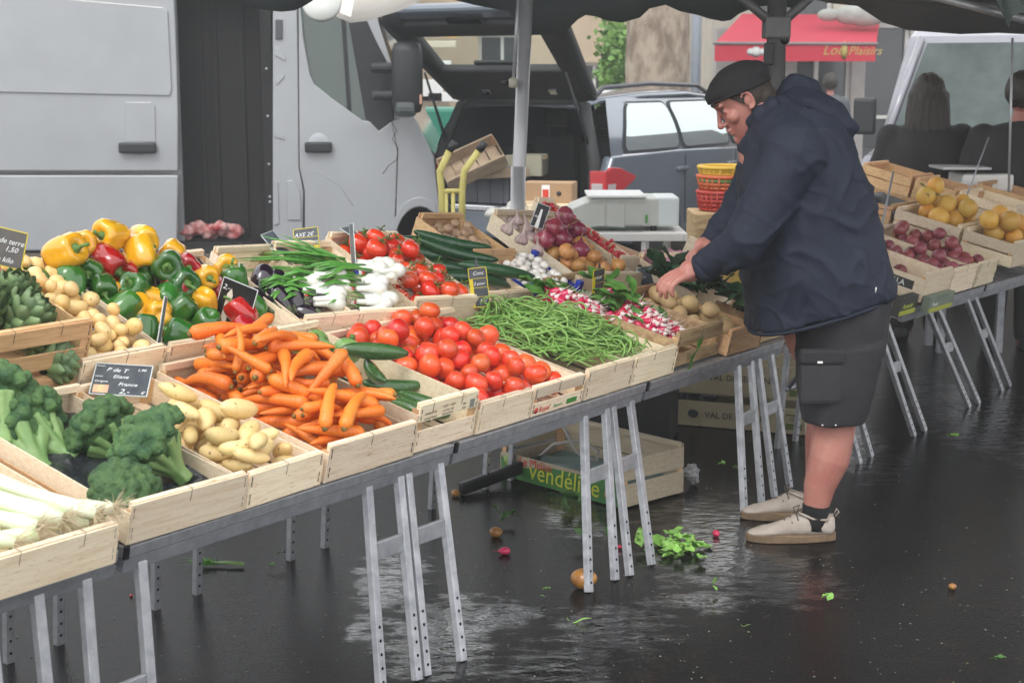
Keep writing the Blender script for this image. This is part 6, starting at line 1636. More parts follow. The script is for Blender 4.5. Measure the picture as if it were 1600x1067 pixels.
for px, py, u, v, kind, lab in ((793, 358, 1.30, .52, 'garlic', 'garlic bulb on the rim at the back of the mushrooms'), (815, 374, 1.42, .42, 'garlic', 'garlic bulb tipped over beside the red onions'), (840, 390, 1.5, .36, 'garlic', 'garlic bulb with its stalk upright in front of the red onions'), (866, 356, 1.5, .5, 'red_onion', 'topmost red onion of the pile'), (850, 375, 1.5, .42, 'red_onion', 'large red onion on the left flank of the pile'), (878, 374, 1.55, .42, 'red_onion', 'large red onion on the right flank of the pile'), (906, 392, 1.62, .32, 'red_onion', 'dark red onion apart from the pile, nearest the man')):
    me = KIND[kind][0][0]; k = 1.0
    link(kind, me, None, Matrix.Translation(at(px, py, (MT2 @ Vector((u, v, .10))).y)) @ Euler((R_(rng.uniform(-30, 30)), R_(rng.uniform(-30, 30)), 1.0)).to_matrix().to_4x4(), lab, 'garlic' if kind == 'garlic' else 'onion')
# paper lining and greens at the man's side
PINK = mat('pink_paper', (.62, .30, .38), (.55, .24, .33), scale=6, rough=.6, bump=.002, bscale=14)
q = MB(); n = 12; vs = []
for j in range(n + 1):
    for i in range(n + 1):
        x = .25 * i / n; y = .34 * j / n; e_ = max(abs(2*i/n - 1), abs(2*j/n - 1)); vs.append((x - .005, y, .03 + .09 * max(0, e_ - .6) / .4 + .012 * nz((x, y, 0), 25, 1)))
q.add(vs, [(j*(n+1)+i, j*(n+1)+i+1, (j+1)*(n+1)+i+1, (j+1)*(n+1)+i) for j in range(n) for i in range(n)], 0, True); q.build('paper_liner', PINK, None, cM('meat'), label='crumpled pink paper lining the crate under the hand', cat='paper')
DKG = mat('dark_leaf', (.012, .04, .012), (.03, .08, .025), scale=10, rough=.5, rand=.2)
LGM = [leaf_mesh(.12, .03, i, DKG) for i in range(3)]
def leafy(M, n, label, spread, seed, meshes=LGM, name='leafy_greens', cat='greens', k=1.0):
    rs = np.random.RandomState(seed); e = empty(name, M, label, cat)
    for j in range(n): link('leaf', meshes[j % len(meshes)], e, MX((rs.normal(0, spread), rs.normal(0, spread), .01 + .03 * rs.rand()), (R_(rs.uniform(-10, 60)), R_(rs.normal(0, 35)), rs.rand() * 6.28), k * rs.uniform(.7, 1.2)))
    return e
leafy(C1(1.98, .30, .10), 26, 'dark green leafy vegetables in front of the man\'s belly', .05, 1)
leafy(C1(2.00, .10, .09), 22, 'dark leafy cabbage at the end of the table by the man\'s shorts', .05, 2)
leafy(C1(1.90, .42, .12), 22, 'dark leaves behind the potato crate', .05, 5)
CAB = mat('pale_cabbage', (.20, .30, .16), (.13, .22, .10), scale=12, rough=.5)
q = MB(); q.ball((0, 0, 0), .05, 16, 10); o = q.build('cabbage', CAB, M=C1(1.94, .05, .09), label='pale green cabbage between the potato crate and the shorts', cat='cabbage')
YB = mat('yellow_basket_plastic', (.55, .44, .02), (.5, .40, .02), scale=5, rough=.4)
tray(Matrix.Translation(at(1112, 452, 7.35)) @ Matrix.Rotation(R_(12), 4, 'Z') @ Matrix.Rotation(R_(-8), 4, 'X'), .17, .20, .13, 'yellow lattice plastic basket beyond the man\'s arm', YB, 'plastic_basket', 'basket')
# ------------------------------------------------------------------ the stall holder
SKIN = mat('skin', (.47, .215, .17), (.40, .15, .12), scale=9, rough=.45, sss=.25, sssc=(.012, .005, .003), bump=.0006, bscale=90)
SKINL = mat('lip_skin', (.40, .12, .10), rough=.45)
NAVY = mat('navy_jacket', (.013, .017, .030), (.020, .025, .042), scale=3, rough=.75, bump=.0012, bscale=70, spec=.25)
SHOR = mat('charcoal_shorts', (.018, .0175, .021), (.028, .027, .031), scale=4, rough=.85, bump=.001, bscale=120)
CAPM = mat('black_cap', (.006, .006, .007), rough=.85, bump=.0006, bscale=220)
HAIR = mat('dark_hair', (.030, .020, .014), (.05, .035, .025), scale=60, rough=.7, bump=.002, bscale=300)
SOCK = mat('black_sock', (.008, .008, .008), rough=.95, bump=.0008, bscale=300)
SHOE = mat('beige_shoe', (.40, .35, .30), (.30, .25, .21), scale=12, rough=.7, bump=.0008, bscale=120)
SOLE = mat('gum_sole', (.20, .13, .07), (.12, .08, .05), scale=20, rough=.7)
LACE = mat('shoe_lace', (.10, .08, .06), rough=.8)
MY = 5.28
def m(px, py, dy=0.0): return at(px, py, MY + dy) if abs(dy) < 1e-9 else Vector((at(px, py, MY).x, MY + dy, at(px, py, MY).z))
PX = 5.28 / 2400 * .985
man = empty('person', Vector((m(1270, 800).x, MY, 0)), 'man in a dark cap, navy hooded jacket and shorts reaching over the crates', 'person')
mo = man.location.copy()
def L(px, py, dy=0.0): return m(px, py, dy) - mo
def ringp(a, b, hd, dy=0.0, n=28, pw=2.4, c=None):
    """closed ring whose front and back silhouette points are a and b; hd half depth towards the camera"""
    A = L(*a, dy); B = L(*b, dy); ctr = (A + B) / 2; ax = (B - A) / 2; out = []
    for j in range(n):
        t = 2 * math.pi * j / n; cx = math.cos(t); sy = math.sin(t)
        cx = math.copysign(abs(cx) ** (2 / pw), cx); sy = math.copysign(abs(sy) ** (2 / pw), sy)
        out.append(ctr + ax * cx + Vector((0, hd * sy, 0)))
    return out
# --- body (skin) : one continuous figure under the clothes
b = MB()
HD = .0   # head centre line
HC = L(1160, 157); hU = Vector((-.559, 0, .829)); hF = Vector((-.829, 0, -.559)); hY = Vector((0, 1, 0))
def hd(f, u, y=0.0): return HC + hF * f + hU * u + hY * y
rows = [(-.120, .068, .035, .020), (-.112, .080, .012, .034), (-.098, .087, -.015, .044), (-.080, .087, -.040, .052), (-.062, .088, -.055, .058), (-.042, .087, -.072, .063), (-.018, .086, -.084, .067), (.006, .081, -.092, .070), (.020, .083, -.096, .072), (.034, .091, -.098, .073), (.060, .088, -.100, .075), (.088, .072, -.094, .069), (.108, .044, -.072, .052), (.120, .005, -.040, .025)]
hr_ = []
for (u, f1, f0, wd) in rows:
    o_ = []
    for k in range(28):
        t = 2 * math.pi * k / 28; cx = math.cos(t); sy = math.sin(t); cx = math.copysign(abs(cx) ** .86, cx); sy = math.copysign(abs(sy) ** .86, sy)
        o_.append(hd((f1 + f0) / 2 + (f1 - f0) / 2 * cx, u, wd * sy))
    hr_.append(o_)
b.loft(hr_)
b.cone2(hd(.086, .018), hd(.109, -.030), .0065, .0095); b.ball(hd(.108, -.033), .0125, 12, 8)
for s in (-1, 1):
    b.ball(hd(.096, -.037, s*.012), .0085, 10, 8)
    b.cone2(hd(.088, .030, s*.010), hd(.078, .030, s*.050), .0085, .0075)      # brow ridge
    b.cone2(hd(.077, .004, s*.022), hd(.074, .005, s*.045), .0075, .0065)      # lids
    b.ball(hd(.060, -.025, s*.046), .024, 12, 8)
    ec = hd(-.010, -.002, s*.074)
    for k in range(11):
        t = -2.0 + 4.4 * k / 10; b.ball(ec + hF * (-.018 * math.cos(t) + .004) + hU * (.030 * math.sin(t)) + hY * (s*.010), .0055, 8, 6)
    b.ball(ec + hY * (s * .002), .017, 10, 8, sc=(1, .5, 1.3)); b.ball(ec + hU * -.026 + hF * .004 + hY * (s*.004), .0085, 8, 6)
b.cone2(hd(.093, -.060, -.020), hd(.093, -.060, .020), .0065, .0065); b.ball(hd(.096, -.059), .0075, 8, 6)
b.cone2(hd(.090, -.074, -.016), hd(.090, -.074, .016), .0072, .0072)
b.ball(hd(.078, -.104), .019, 12, 8, sc=(1, 1.2, 1))
b.cone2(hd(-.030, -.045), L(1222, 212), .066, .078)                            # neck
b.cone2(hd(-.005, -.070), L(1195, 215), .040, .060)
b.cone2(L(1225, 230), L(1270, 400), .13, .15, flat=1.25)                   # trunk
b.cone2(L(1270, 400), L(1300, 520), .14, .14, flat=1.2)
for s, y in ((-1, -.10), (1, .10)): b.cone2(L(1300, 530, y), L(1296, 640, y), .10, .075)
def limb(pts, rad): 
    for i in range(len(pts) - 1): b.cone2(pts[i], pts[i+1], rad[i], rad[i+1], 18)
limb([L(1296, 630, -.10), L(1292, 672, -.10), L(1286, 705, -.105), L(1272, 745, -.105), L(1266, 778, -.105), L(1266, 800, -.105)], [.074, .073, .071, .056, .044, .041])   # near calf
b.ball(L(1296, 695, -.10), .060, 16, 10, sc=(.85, .95, 1.5))
limb([L(1318, 610, .17), L(1312, 660, .17), L(1302, 705, .17), L(1292, 760, .17), L(1288, 798, .17)], [.078, .074, .068, .044, .036])
b.cone2(L(1268, 802, -.105), L(1215, 814, -.11), .033, .018); b.cone2(L(1286, 800, .17), L(1235, 812, .165), .033, .018)
limb([L(1225, 225, -.18), L(1150, 355, -.22), L(1085, 408, -.16)], [.06, .045, .031])
limb([L(1225, 225, .18), L(1170, 330, .16), L(1118, 385, .10)], [.06, .045, .030])
# near hand: palm, four fingers curling down, thumb
def hand(wr, kn, up, side, k=1.0):
    """wr wrist, kn knuckle centre (vectors), side = direction across the palm from thumb to little finger"""
    d = (kn - wr).normalized(); side = (side - d * side.dot(d)).normalized(); up = side.cross(d)
    if up.z < 0: up = -up
    b.cone2(wr, wr + d * .03 * k, .029 * k, .030 * k, flat=1.2)
    for f in (-1.05, -.35, .35, 1.05): b.cone2(wr + d * .018 * k + side * f * .013 * k, kn + side * f * .021 * k - up * abs(f) * .003, .019 * k, .0125 * k)
    for f, ln, cu in ((-1.05, .92, .95), (-.35, 1.05, 1.05), (.35, 1.0, 1.15), (1.05, .80, 1.25)):
        p0 = kn + side * f * .022 * k; a = .55 * cu; dd = d
        segs = [.036 * ln * k, .025 * ln * k, .020 * ln * k]; r = .0103 * k
        for i, s_ in enumerate(segs):
            an = a * (i + .6); dv = (d * math.cos(an) - up * math.sin(an) + side * f * .10).normalized(); p1 = p0 + dv * s_
            b.cone2(p0, p1, r, r * .90, 12); p0 = p1; r *= .90
    t0 = wr + d * .025 * k - side * .026 * k; t1 = t0 + (d * .6 - side * .55 - up * .5).normalized() * .036 * k; t2 = t1 + (d * .75 - side * .05 - up * .75).normalized() * .030 * k
    b.cone2(t0, t1, .0155 * k, .0125 * k); b.cone2(t1, t2, .0122 * k, .0098 * k)
hand(L(1080, 410, -.17), L(1046, 420, -.20), None, Vector((-.15, -.9, -.35)), 1.08)
hand(L(1112, 388, .10), L(1090, 394, .06), None, Vector((.1, .9, -.2)), 1.0)
body = fuse(b, 'body', SKIN, .0042, 3, man)
# --- jacket
j = MB()
R = [ringp((1172, 188), (1232, 142), .088), ringp((1164, 208), (1285, 158), .16), ringp((1160, 232), (1318, 188), .235), ringp((1156, 285), (1340, 250), .275), ringp((1152, 345), (1360, 318), .270), ringp((1157, 405), (1378, 368), .270), ringp((1164, 455), (1389, 415), .268), ringp((1169, 490), (1393, 438), .266), ringp((1170, 514), (1392, 450), .262)]
j.loft([[p for p in r] for r in R])
for s in (-1, 1):
    y1, y2, y3 = (-.21, -.27, -.175) if s < 0 else (.20, .165, .105)
    el = (1143, 366) if s < 0 else (1172, 332); wrp = (1087, 409) if s < 0 else (1120, 384)
    sh = L(1226, 240, y1); E = L(*el, y2); Wp = L(*wrp, y3)
    j.cone2(sh, sh.lerp(E, .5) + Vector((.0, 0, -.01)), .098, .086, 22); j.cone2(sh.lerp(E, .5) + Vector((0, 0, -.01)), E, .086, .076, 22); j.cone2(E, E.lerp(Wp, .55), .076, .060, 22); j.cone2(E.lerp(Wp, .55), Wp, .060, .046, 20)
    j.cone2(L(1212, 200, s*.05), sh, .09, .105, 20)
# collar up round the neck and the hood on the back
for k in range(12):
    t = math.pi * 2 * k / 12; j.ball(L(1199, 178) + Vector((.074 * math.cos(t) + .012 * 0, .082 * math.sin(t), -.055 * math.cos(t + .6) * -.9 + .0)), .026, 10, 8)
j.cone2(L(1232, 158), L(1262, 164), .055, .05, flat=1.8)
j.cone2(L(1168, 228, -.03), L(1168, 228, .03), .036, .036); j.cone2(L(1186, 205, -.045), L(1172, 228, -.03), .036, .03); j.cone2(L(1186, 205, .045), L(1172, 228, .03), .036, .03)
def fold(p):
    q = p + mo
    t = nz((q.x * 1.0, q.y * .6, q.z * 1.6), 4.2, 2.0) * .012
    r1 = max(0, 1 - abs(nz((q.x * .7 + q.z * .9, q.y * .6, q.z * .6 - q.x * 1.3), 6.5, 5.0)) * 3.6); r2 = max(0, 1 - abs(nz((q.x * .5 - q.z * .7, q.y * .7, q.z * 1.3 + q.x * .9), 11, 1.0)) * 3.6)
    t += r1 ** 2 * .009 + r2 ** 2 * .0035
    low = max(0, min(1, (1.12 - q.z) / .4)); t += math.sin(q.x * 26 + q.z * 14 + 3 * nz(q, 5, 1)) * .005 * low
    return t
jk = fuse(j, 'jacket', NAVY, .0068, 8, man, disp=fold)
h = MB()
h.loft([ringp((1214, 150), (1240, 132), .07, pw=2), ringp((1222, 172), (1275, 140), .15, pw=2), ringp((1250, 195), (1310, 158), .165, pw=2), ringp((1285, 212), (1332, 188), .15, pw=2), ringp((1306, 226), (1330, 214), .12, pw=2)])
h.cone2(L(1268, 150, -.06), L(1325, 200, -.10), .024, .020); h.cone2(L(1268, 150, .06), L(1325, 200, .10), .024, .020)
fuse(h, 'hood', NAVY, .0075, 5, man, disp=lambda p: nz(p, 9, 3) * .010 + nz(p, 24, 5) * .004)
q = MB(); wc_ = L(1090, 408, -.178); wd_ = (L(1087, 409, -.175) - L(1143, 366, -.27)).normalized(); q.lathe([(.049, -.016), (.053, -.010), (.053, .008), (.048, .014), (.040, .012)], 20, M=MXdir(wc_, wc_ + wd_)); q.build('cuff', NAVY, man)
# jacket hem cord and small tag
q = MB(); a, c = L(1340, 432, -.275), L(1339, 440, -.275); q.tube([a, c], .002, 5); q.build('zip_tag', WHITE_P, man)
q = MB(); q.tube([L(1159, 214, -.02), L(1156, 222, -.02)], .004, 6); q.build('zip_pull', CHR, man)
q = MB(); hem = ringp((1171, 516), (1391, 451), .256); q.tube(hem + [hem[0]], .007, 6); q.build('hem', NAVY, man)
# --- shorts
s_ = MB()
s_.loft([ringp((1228, 480), (1392, 430), .235), ringp((1236, 525), (1384, 478), .235), ringp((1238, 560), (1378, 545), .225)])
s_.loft([ringp((1237, 545), (1372, 520), .135, -.10), ringp((1238, 590), (1356, 585), .125, -.105), ringp((1243, 625), (1347, 622), .118, -.105), ringp((1248, 648), (1340, 647), .110, -.105)])
s_.loft([ringp((1262, 540), (1384, 515), .125, .12), ringp((1272, 580), (1372, 575), .12, .15), ringp((1280, 622), (1364, 618), .112, .165)])
fuse(s_, 'shorts', SHOR, .007, 5, man, disp=lambda p: nz((p.x, p.y, p.z * .6), 9, 3) * .010 + nz(p, 24, 5) * .003 + .003 * math.sin(p.z * 60 + 2 * nz(p, 5, 2)) * max(0, min(1, (.42 - p.z) / .1)))
pk = MB(); P_ = [(1243, 528), (1318, 522), (1322, 536), (1320, 600), (1246, 612), (1242, 545)]
pts = [L(a, c, -.232) for a, c in P_]
pk.box((L(1250, 0, 0).x, -.236, L(0, 610).z), (L(1314, 0).x, -.195, L(0, 548).z), bev=.016)
pk.build('cargo_pocket', SHOR, man)
pk = MB(); pk.box((L(1248, 0).x, -.243, L(0, 549).z), (L(1317, 0).x, -.20, L(0, 528).z), bev=.010); pk.build('pocket_flap', SHOR, man)
pk = MB(); pk.box((L(1274, 0).x, -.2455, L(0, 547.5).z), (L(1282, 0).x, -.242, L(0, 544.5).z)); pk.build('pocket_tag', WHITE_P, man)
for px in (1266, 1286):
    q = MB(); q.lathe([(.003, -.001), (.0048, 0), (.003, .001)], 8, M=MX(tuple(L(px, 643, -.217)), (R_(90), 0, 0))); q.build('eyelet', CHR, man)
# --- cap, hair, eye, stubble brow
HR = Matrix(((hF.x, 0, hU.x), (0, 1, 0), (hF.z, 0, hU.z)))
def cut(o, pts_):
    bm = bmesh.new(); bm.from_mesh(o.data)
    for co, no in pts_: bmesh.ops.bisect_plane(bm, geom=bm.verts[:] + bm.edges[:] + bm.faces[:], plane_co=co, plane_no=no.normalized(), clear_inner=True)
    bm.to_mesh(o.data); bm.free()
c = MB()
c.ball(hd(-.010, .035), 1.0, 26, 18, sc=(.116, .090, .092), R=HR); c.ball(hd(.045, .060), 1.0, 20, 12, sc=(.060, .076, .042), R=HR); c.ball(hd(-.07, .05), 1.0, 20, 12, sc=(.062, .074, .050), R=HR)
capo = fuse(c, 'cap', CAPM, .0045, 4, man, disp=lambda p: nz(p, 16, 3) * .004)
cut(capo, [(hd(.09, .050), hU * 1.0 - hF * .20)])
q = MB(); q.tube([hd(-.010 + .112 * math.cos(t), .052 - (.080 - .112 * math.cos(t) + .02) * .20, .088 * math.sin(t)) for t in np.linspace(-2.6, 2.6, 25)], .0048, 6); q.build('cap_band', CAPM, man)
hm = MB(); hm.ball(hd(-.012, .02), 1.0, 24, 16, sc=(.102, .0805, .095), R=HR); hm.ball(hd(-.06, -.03), 1.0, 18, 12, sc=(.050, .066, .060), R=HR)
hr = fuse(hm, 'hair', HAIR, .0045, 2, man, disp=lambda p: nz(p, 160, 3) * .0022)
cut(hr, [(hd(.030, .02), hF * -1.0 + hU * .75), (hd(-.05, -.070), hU)])
q = MB()
for s in (-1, 1): q.ball(hd(.0765, .0085, s*.032), .0095, 12, 8)
q.build('eyes', mat('eye_dark', (.04, .025, .02), rough=.1), man)
q = MB()
for s in (-1, 1): q.tube([hd(.0965, .036, s*.012), hd(.094, .040, s*.032), hd(.082, .036, s*.052)], [.0028, .0040, .002], 6)
q.build('eyebrows', HAIR, man)
q = MB(); q.tube([hd(.090, -.0675, -.022), hd(.0985, -.0668, 0), hd(.090, -.0675, .022)], .0016, 5); q.build('mouth', mat('mouth_dark', (.12, .03, .03), rough=.6), man)
# --- socks and shoes
def shoe(hx, hy, tx, ty, dy, lab):
    H = L(hx, hy, dy); T_ = L(tx, ty, dy); H.z = 0; T_.z = 0
    ax = (T_ - H); Ln = ax.length; ax.normalize(); M = Matrix(((ax.x, -ax.y, 0, H.x), (ax.y, ax.x, 0, H.y), (0, 0, 1, 0), (0, 0, 0, 1)))
    e = link('shoe', None, man, M)
    def ring(t, w0, w1, z0, z1, n=16):
        o = []
        for k in range(n):
            a = 2 * math.pi * k / n; y = math.sin(a); z = math.cos(a)
            wd = w0 + (w1 - w0) * (z * .5 + .5); o.append((t * Ln, math.copysign(abs(y) ** .8, y) * wd, (z0 + z1) / 2 + z * (z1 - z0) / 2))
        return o
    u = MB(); u.loft([ring(.01, .022, .018, .03, .085), ring(.06, .034, .026, .022, .098), ring(.18, .038, .030, .022, .094), ring(.32, .040, .030, .022, .100), ring(.45, .043, .026, .022, .098), ring(.58, .047, .026, .022, .078), ring(.72, .050, .028, .022, .062), ring(.86, .048, .028, .022, .050), ring(.95, .038, .02, .022, .042), ring(.995, .018, .01, .025, .034)])
    fuse(u, 'upper', SHOE, .004, 3, e, disp=lambda p: nz(p, 40, 2) * .002)
    so_ = MB(); n = 20
    pl_ = []
    for k in range(n):
        a = 2 * math.pi * k / n; x = .5 + .52 * math.cos(a); wd = (.042 + .012 * math.cos(a)) * math.sin(a); pl_.append((x * Ln * 1.0, wd * 1.08))
    so_.add([(x, y, .001) for x, y in pl_] + [(x, y, .030 + .004 * math.cos(x * 30)) for x, y in pl_], [tuple(range(n))[::-1], tuple(range(n, 2*n))] + [(i, (i+1) % n, n + (i+1) % n, n + i) for i in range(n)])
    me_ = so_.mesh('sole', SOLE); bevel_me(me_, .004); link('sole', me_, e)
    op = MB(); op.tube([(Ln * .03, 0, .094), (Ln * .12, .032, .082), (Ln * .28, .034, .088), (Ln * .42, .018, .104), (Ln * .42, -.018, .104), (Ln * .28, -.034, .088), (Ln * .12, -.032, .082), (Ln * .03, 0, .094)], .0045, 8); op.build('collar', SHOE, e)
    la = MB()
    for k in range(5):
        x = Ln * (.44 + .065 * k); z = .100 - .011 * k; la.tube([(x, -.030, z - .018), (x + .004, 0, z + .002), (x, .030, z - .018)], .0026, 6)
    for s in (-1, 1): la.tube([(Ln * .44, 0, .104), (Ln * .40, s * .022, .122), (Ln * .46, s * .036, .110), (Ln * .46, s * .01, .102)], .0022, 5)
    la.build('laces', LACE, e)
    lo = MB(); lo.tube([(.0, 0, .088), (-.012, 0, .104), (-.004, 0, .115), (.004, 0, .098)], .003, 6); lo.build('heel_loop', SHOE, e)
    return e
shoe(1294, 826, 1160, 826, -.11, 'near'); shoe(1300, 800, 1170, 800, .165, 'far')
for cx, cy, dy in ((1266, 776, -.107), (1290, 776, .17)):
    q = MB(); A = L(cx, cy, dy); q.lathe([(.040, -.085), (.041, -.05), (.0415, -.02), (.043, 0), (.041, .004), (.035, .002)], 18, M=Matrix.Translation(A) @ Matrix.Rotation(R_(3), 4, 'Y') @ Matrix.Diagonal((1.12, 1, 1, 1))); q.build('sock', SOCK, man)

# ------------------------------------------------------------------ people behind the right stall
DARKC = mat('dark_coat', (.016, .015, .015), (.022, .021, .02), scale=4, rough=.85)
BRH = mat('brown_hair', (.035, .026, .02), (.022, .017, .013), scale=40, rough=.6, stretch=(8, 8, 1))
def bystander(x, Y, head_px, label, hair_long, w=1.0, hand_out=False, seed=0, coat=DARKC, hairm=None, facing=0):
    e = empty('person', MX((x, Y, 0), (0, 0, R_(168) + facing)), label, 'person')
    hz = head_px; b_ = MB()
    b_.ball((0, 0, hz - .11), .098, 18, 12, sc=(.85, 1, 1.15)); b_.cone2((0, 0, hz - .25), (0, 0, hz - .33), .05, .06)
    b_.ball((0, -.088, hz - .125), .018, 8, 6); 
    for s in (-1, 1): b_.cone2((s * .09, 0, .05), (s * .10, 0, .85), .05, .085); b_.cone2((s * .09, -.02, .04), (s * .10, -.13, .03), .04, .035)
    b_.cone2((0, 0, .9), (0, 0, hz - .42), .13, .14)
    for s in (-1, 1):
        b_.cone2((s * .17 * w, 0, hz - .36), (s * .24 * w, -.02, hz - .64), .05, .042); hx = (s * .22 * w, -.20, hz - .78) if not hand_out else (s * .20 * w, -.28, hz - .70); b_.cone2((s * .24 * w, -.02, hz - .64), hx, .04, .028)
        for f in range(4): b_.cone2(hx, (hx[0] + (f - 1.5) * .018, hx[1] - .085 + abs(f - 1.5) * .008, hx[2] - .035), .014, .009)
        b_.cone2(hx, (hx[0] - s * .035, hx[1] - .045, hx[2] - .01), .014, .010)
    fuse(b_, 'body', SKIN, .008, 3, e)
    c_ = MB()
    def rg(z, a, d, n=20, oy=0): return [(a * math.cos(6.283 * k / n), d * math.sin(6.283 * k / n) + oy, z) for k in range(n)]
    c_.loft([rg(.55, .27 * w, .20), rg(.8, .27 * w, .20), rg(1.0, .25 * w, .18), rg(hz - .42, .24 * w, .16), rg(hz - .33, .19 * w, .13), rg(hz - .27, .09, .09)])
    for s in (-1, 1): c_.cone2((s * .18 * w, 0, hz - .37), (s * .255 * w, -.02, hz - .64), .085, .070); c_.cone2((s * .255 * w, -.02, hz - .64), (s * .225 * w, -.17, hz - .76), .070, .048)
    fuse(c_, 'coat', coat, .012, 4, e, disp=lambda p: nz(p, 7, seed) * .015)
    t_ = MB()
    for s in (-1, 1): t_.cone2((s * .10, 0, .10), (s * .11, 0, .80), .075, .115)
    fuse(t_, 'trousers', coat, .012, 3, e)
    h_ = MB(); h_.ball((0, .015, hz - .095), .108, 18, 12, sc=(.92, 1, 1.05))
    if hair_long:
        for k in range(9):
            a = math.pi * (k / 8); h_.cone2((math.cos(a) * .085, .03 + .05 * math.sin(a), hz - .12), (math.cos(a) * .125, .05 + .06 * math.sin(a), hz - .40), .035, .022)
    ho = fuse(h_, 'hair', hairm or BRH, .007, 2, e, disp=lambda p: nz((p.x, p.y, p.z * .2), 60, seed) * .006)
    bm = bmesh.new(); bm.from_mesh(ho.data); bmesh.ops.bisect_plane(bm, geom=bm.verts[:] + bm.edges[:] + bm.faces[:], plane_co=Vector((0, -.055, 0)), plane_no=Vector((0, 1, .0)), clear_inner=True); bm.to_mesh(ho.data); bm.free()
    for s in (-1, 1):
        q = MB(); q.box((s * .1 - .045, -.17, 0), (s * .1 + .045, .09, .09), bev=.03); q.build('shoe', BLACK, e)
    return e
pp = at(1452, 118, 9.3)
bystander(pp.x, 9.3, pp.z, 'person with long brown hair in a dark coat behind the fruit crates', True, 1.12, True, 1)
pp = at(1585, 115, 9.0)
bystander(pp.x + .05, 9.0, pp.z, 'person in a dark coat at the right edge of the photo', False, 1.15, False, 2)
for px, Y, c_, lab in ((1226, 19.5, mat('grey_coat', (.06, .065, .07), rough=.8), 'distant person in a grey coat in front of the shop, left'), (1298, 20, mat('slate_coat', (.09, .10, .11), rough=.8), 'distant person in a pale cap and slate coat in front of the shop, right')):
    pp = at(px, 122 if px < 1250 else 116, Y); bystander(pp.x, Y, max(pp.z, 1.55), lab, False, .9, False, 3, coat=c_)
# ------------------------------------------------------------------ fruit stall on the right
RA = R_(52.5); RT = R_(13)
RD = Vector((math.cos(RA), math.sin(RA), 0)); RB = Vector((-math.sin(RA) * math.cos(RT), math.cos(RA) * math.cos(RT), math.sin(RT))); RN = RD.cross(RB)
RO = Vector((1.60, 6.555, .58))
MR = fr(RD, RB, RN, RO); MRH = fr(RD, Vector((-math.sin(RA), math.cos(RA), 0)), Vector((0, 0, 1)), Vector((RO.x, RO.y, 0)))
def gr(px, py):
    p = MRH.inverted() @ ground_at(px, py); return (p.x, p.y)
market_table(-.56, .10, 'aluminium trestle table behind the man\'s legs', MR, MRH, ladders=[(-.50, -.40, gr(1343, 724), gr(1361, 713), .33), (.0, .09, gr(1428, 681), gr(1445, 673), .33)], rear=[(-.3, .3)], depth=.37, group='aluminium trestle tables under the fruit')
market_table(.24, 1.20, 'aluminium trestle table under the printed fruit cartons', MR, MRH, ladders=[(.55, .66, gr(1514, 636), gr(1529, 630), .33), (1.02, 1.12, gr(1565, 610), gr(1577, 603), .33)], rear=[(.6, .55)], depth=.64, group='aluminium trestle tables under the fruit')
market_table(1.20, 2.4, 'farthest aluminium trestle table at the right edge', MR, MRH, ladders=[(1.9, 2.0, (1.95, -.1), (2.05, -.1), .33)], rear=[], depth=1.15, group='aluminium trestle tables under the fruit')
def P_(u, v, w=0.003, tilt=0, a=0): return MR @ MX((u, v, w), (R_(tilt), 0, R_(a)))
def mk2(key, M, L, D, H, label, **k):
    e = crate(M, L, D, H, label, group='wooden crates on the fruit stall', **k); CR[key] = (e, M, L, D, H); return e
mk2('r0', P_(-.60, 0), .30, .38, .10, 'pale printed crate at the man\'s shorts on the fruit stall', wires=1)
mk2('r1', P_(-.28, 0), .30, .34, .10, 'pale crate of dark small fruit beside the man\'s jacket', wires=1)
mk2('rA', P_(.26, -.05, .04, 2), .30, .56, .135, 'crate with black lettering on its long side', wires=0)
mk2('rB', P_(.60, -.04, .03, 2), .30, .56, .125, 'crate of dusky red fruit right behind the lettered one', wires=1)
mk2('rC', P_(.93, -.04, .03, 2), .24, .56, .125, 'narrow crate of dusky red fruit below the orange fruit', wires=1)
mk2('rD', P_(1.19, -.10, .12, 0), .40, .27, .13, 'crate of large orange fruit, near end, with slotted long side', wires=1, side='two')
mk2('rE', P_(1.19, .19, .12, 0), .40, .35, .13, 'crate of large orange fruit, middle, with slotted long side', wires=1, side='two')
mk2('rF', P_(1.19, .56, .12, 0), .40, .40, .13, 'crate with dark cloth over its rim at the back of the fruit stall', wires=1, side='two', wood=W_WARM)
mk2('rG', P_(1.92, .18, .18, 0), .30, .33, .12, 'empty crate behind the orange fruit, right', wires=0, side='two')
mk2('rH', P_(1.92, .53, .18, 0), .30, .24, .12, 'empty crate behind the orange fruit, middle', wires=0, side='two', wood=W_WARM)
mk2('rI', P_(1.92, .79, .18, 0), .30, .30, .12, 'empty crate behind the orange fruit, left', wires=0, side='two', wood=W_WARM)
mk2('rJ', P_(2.25, .12, .20, 0), .30, .42, .12, 'empty crate farthest back at the right edge', wires=0, side='two', wood=W_WARM)
mk2('rK', P_(1.62, -.10, .06, 0), .28, .5, .12, 'crate of orange fruit at the right edge', wires=0)
def fill(key, kind, n, lab, cat_, grp, h=.03, fl=.03, sc=(.92, 1.08)):
    e, M, L, D, H = CR[key]; p = Pile(M, L, D, fl); return heap(p, kind, n, lab, cat_, grp, tgt=mound(L, D, h, 0), tries=6, sc=sc)
fill('rD', 'orange_fruit', 8, 'large orange fruit in the near orange crate', 'fruit', 'large orange fruit, near crate', .03, .07, (1.0, 1.2))
fill('rE', 'orange_fruit', 11, 'large orange fruit in the middle orange crate', 'fruit', 'large orange fruit, middle crate', .03, .07, (1.0, 1.2))
fill('rK', 'orange_fruit', 10, 'orange fruit in the crate at the right edge', 'fruit', 'orange fruit at the right edge', .03)
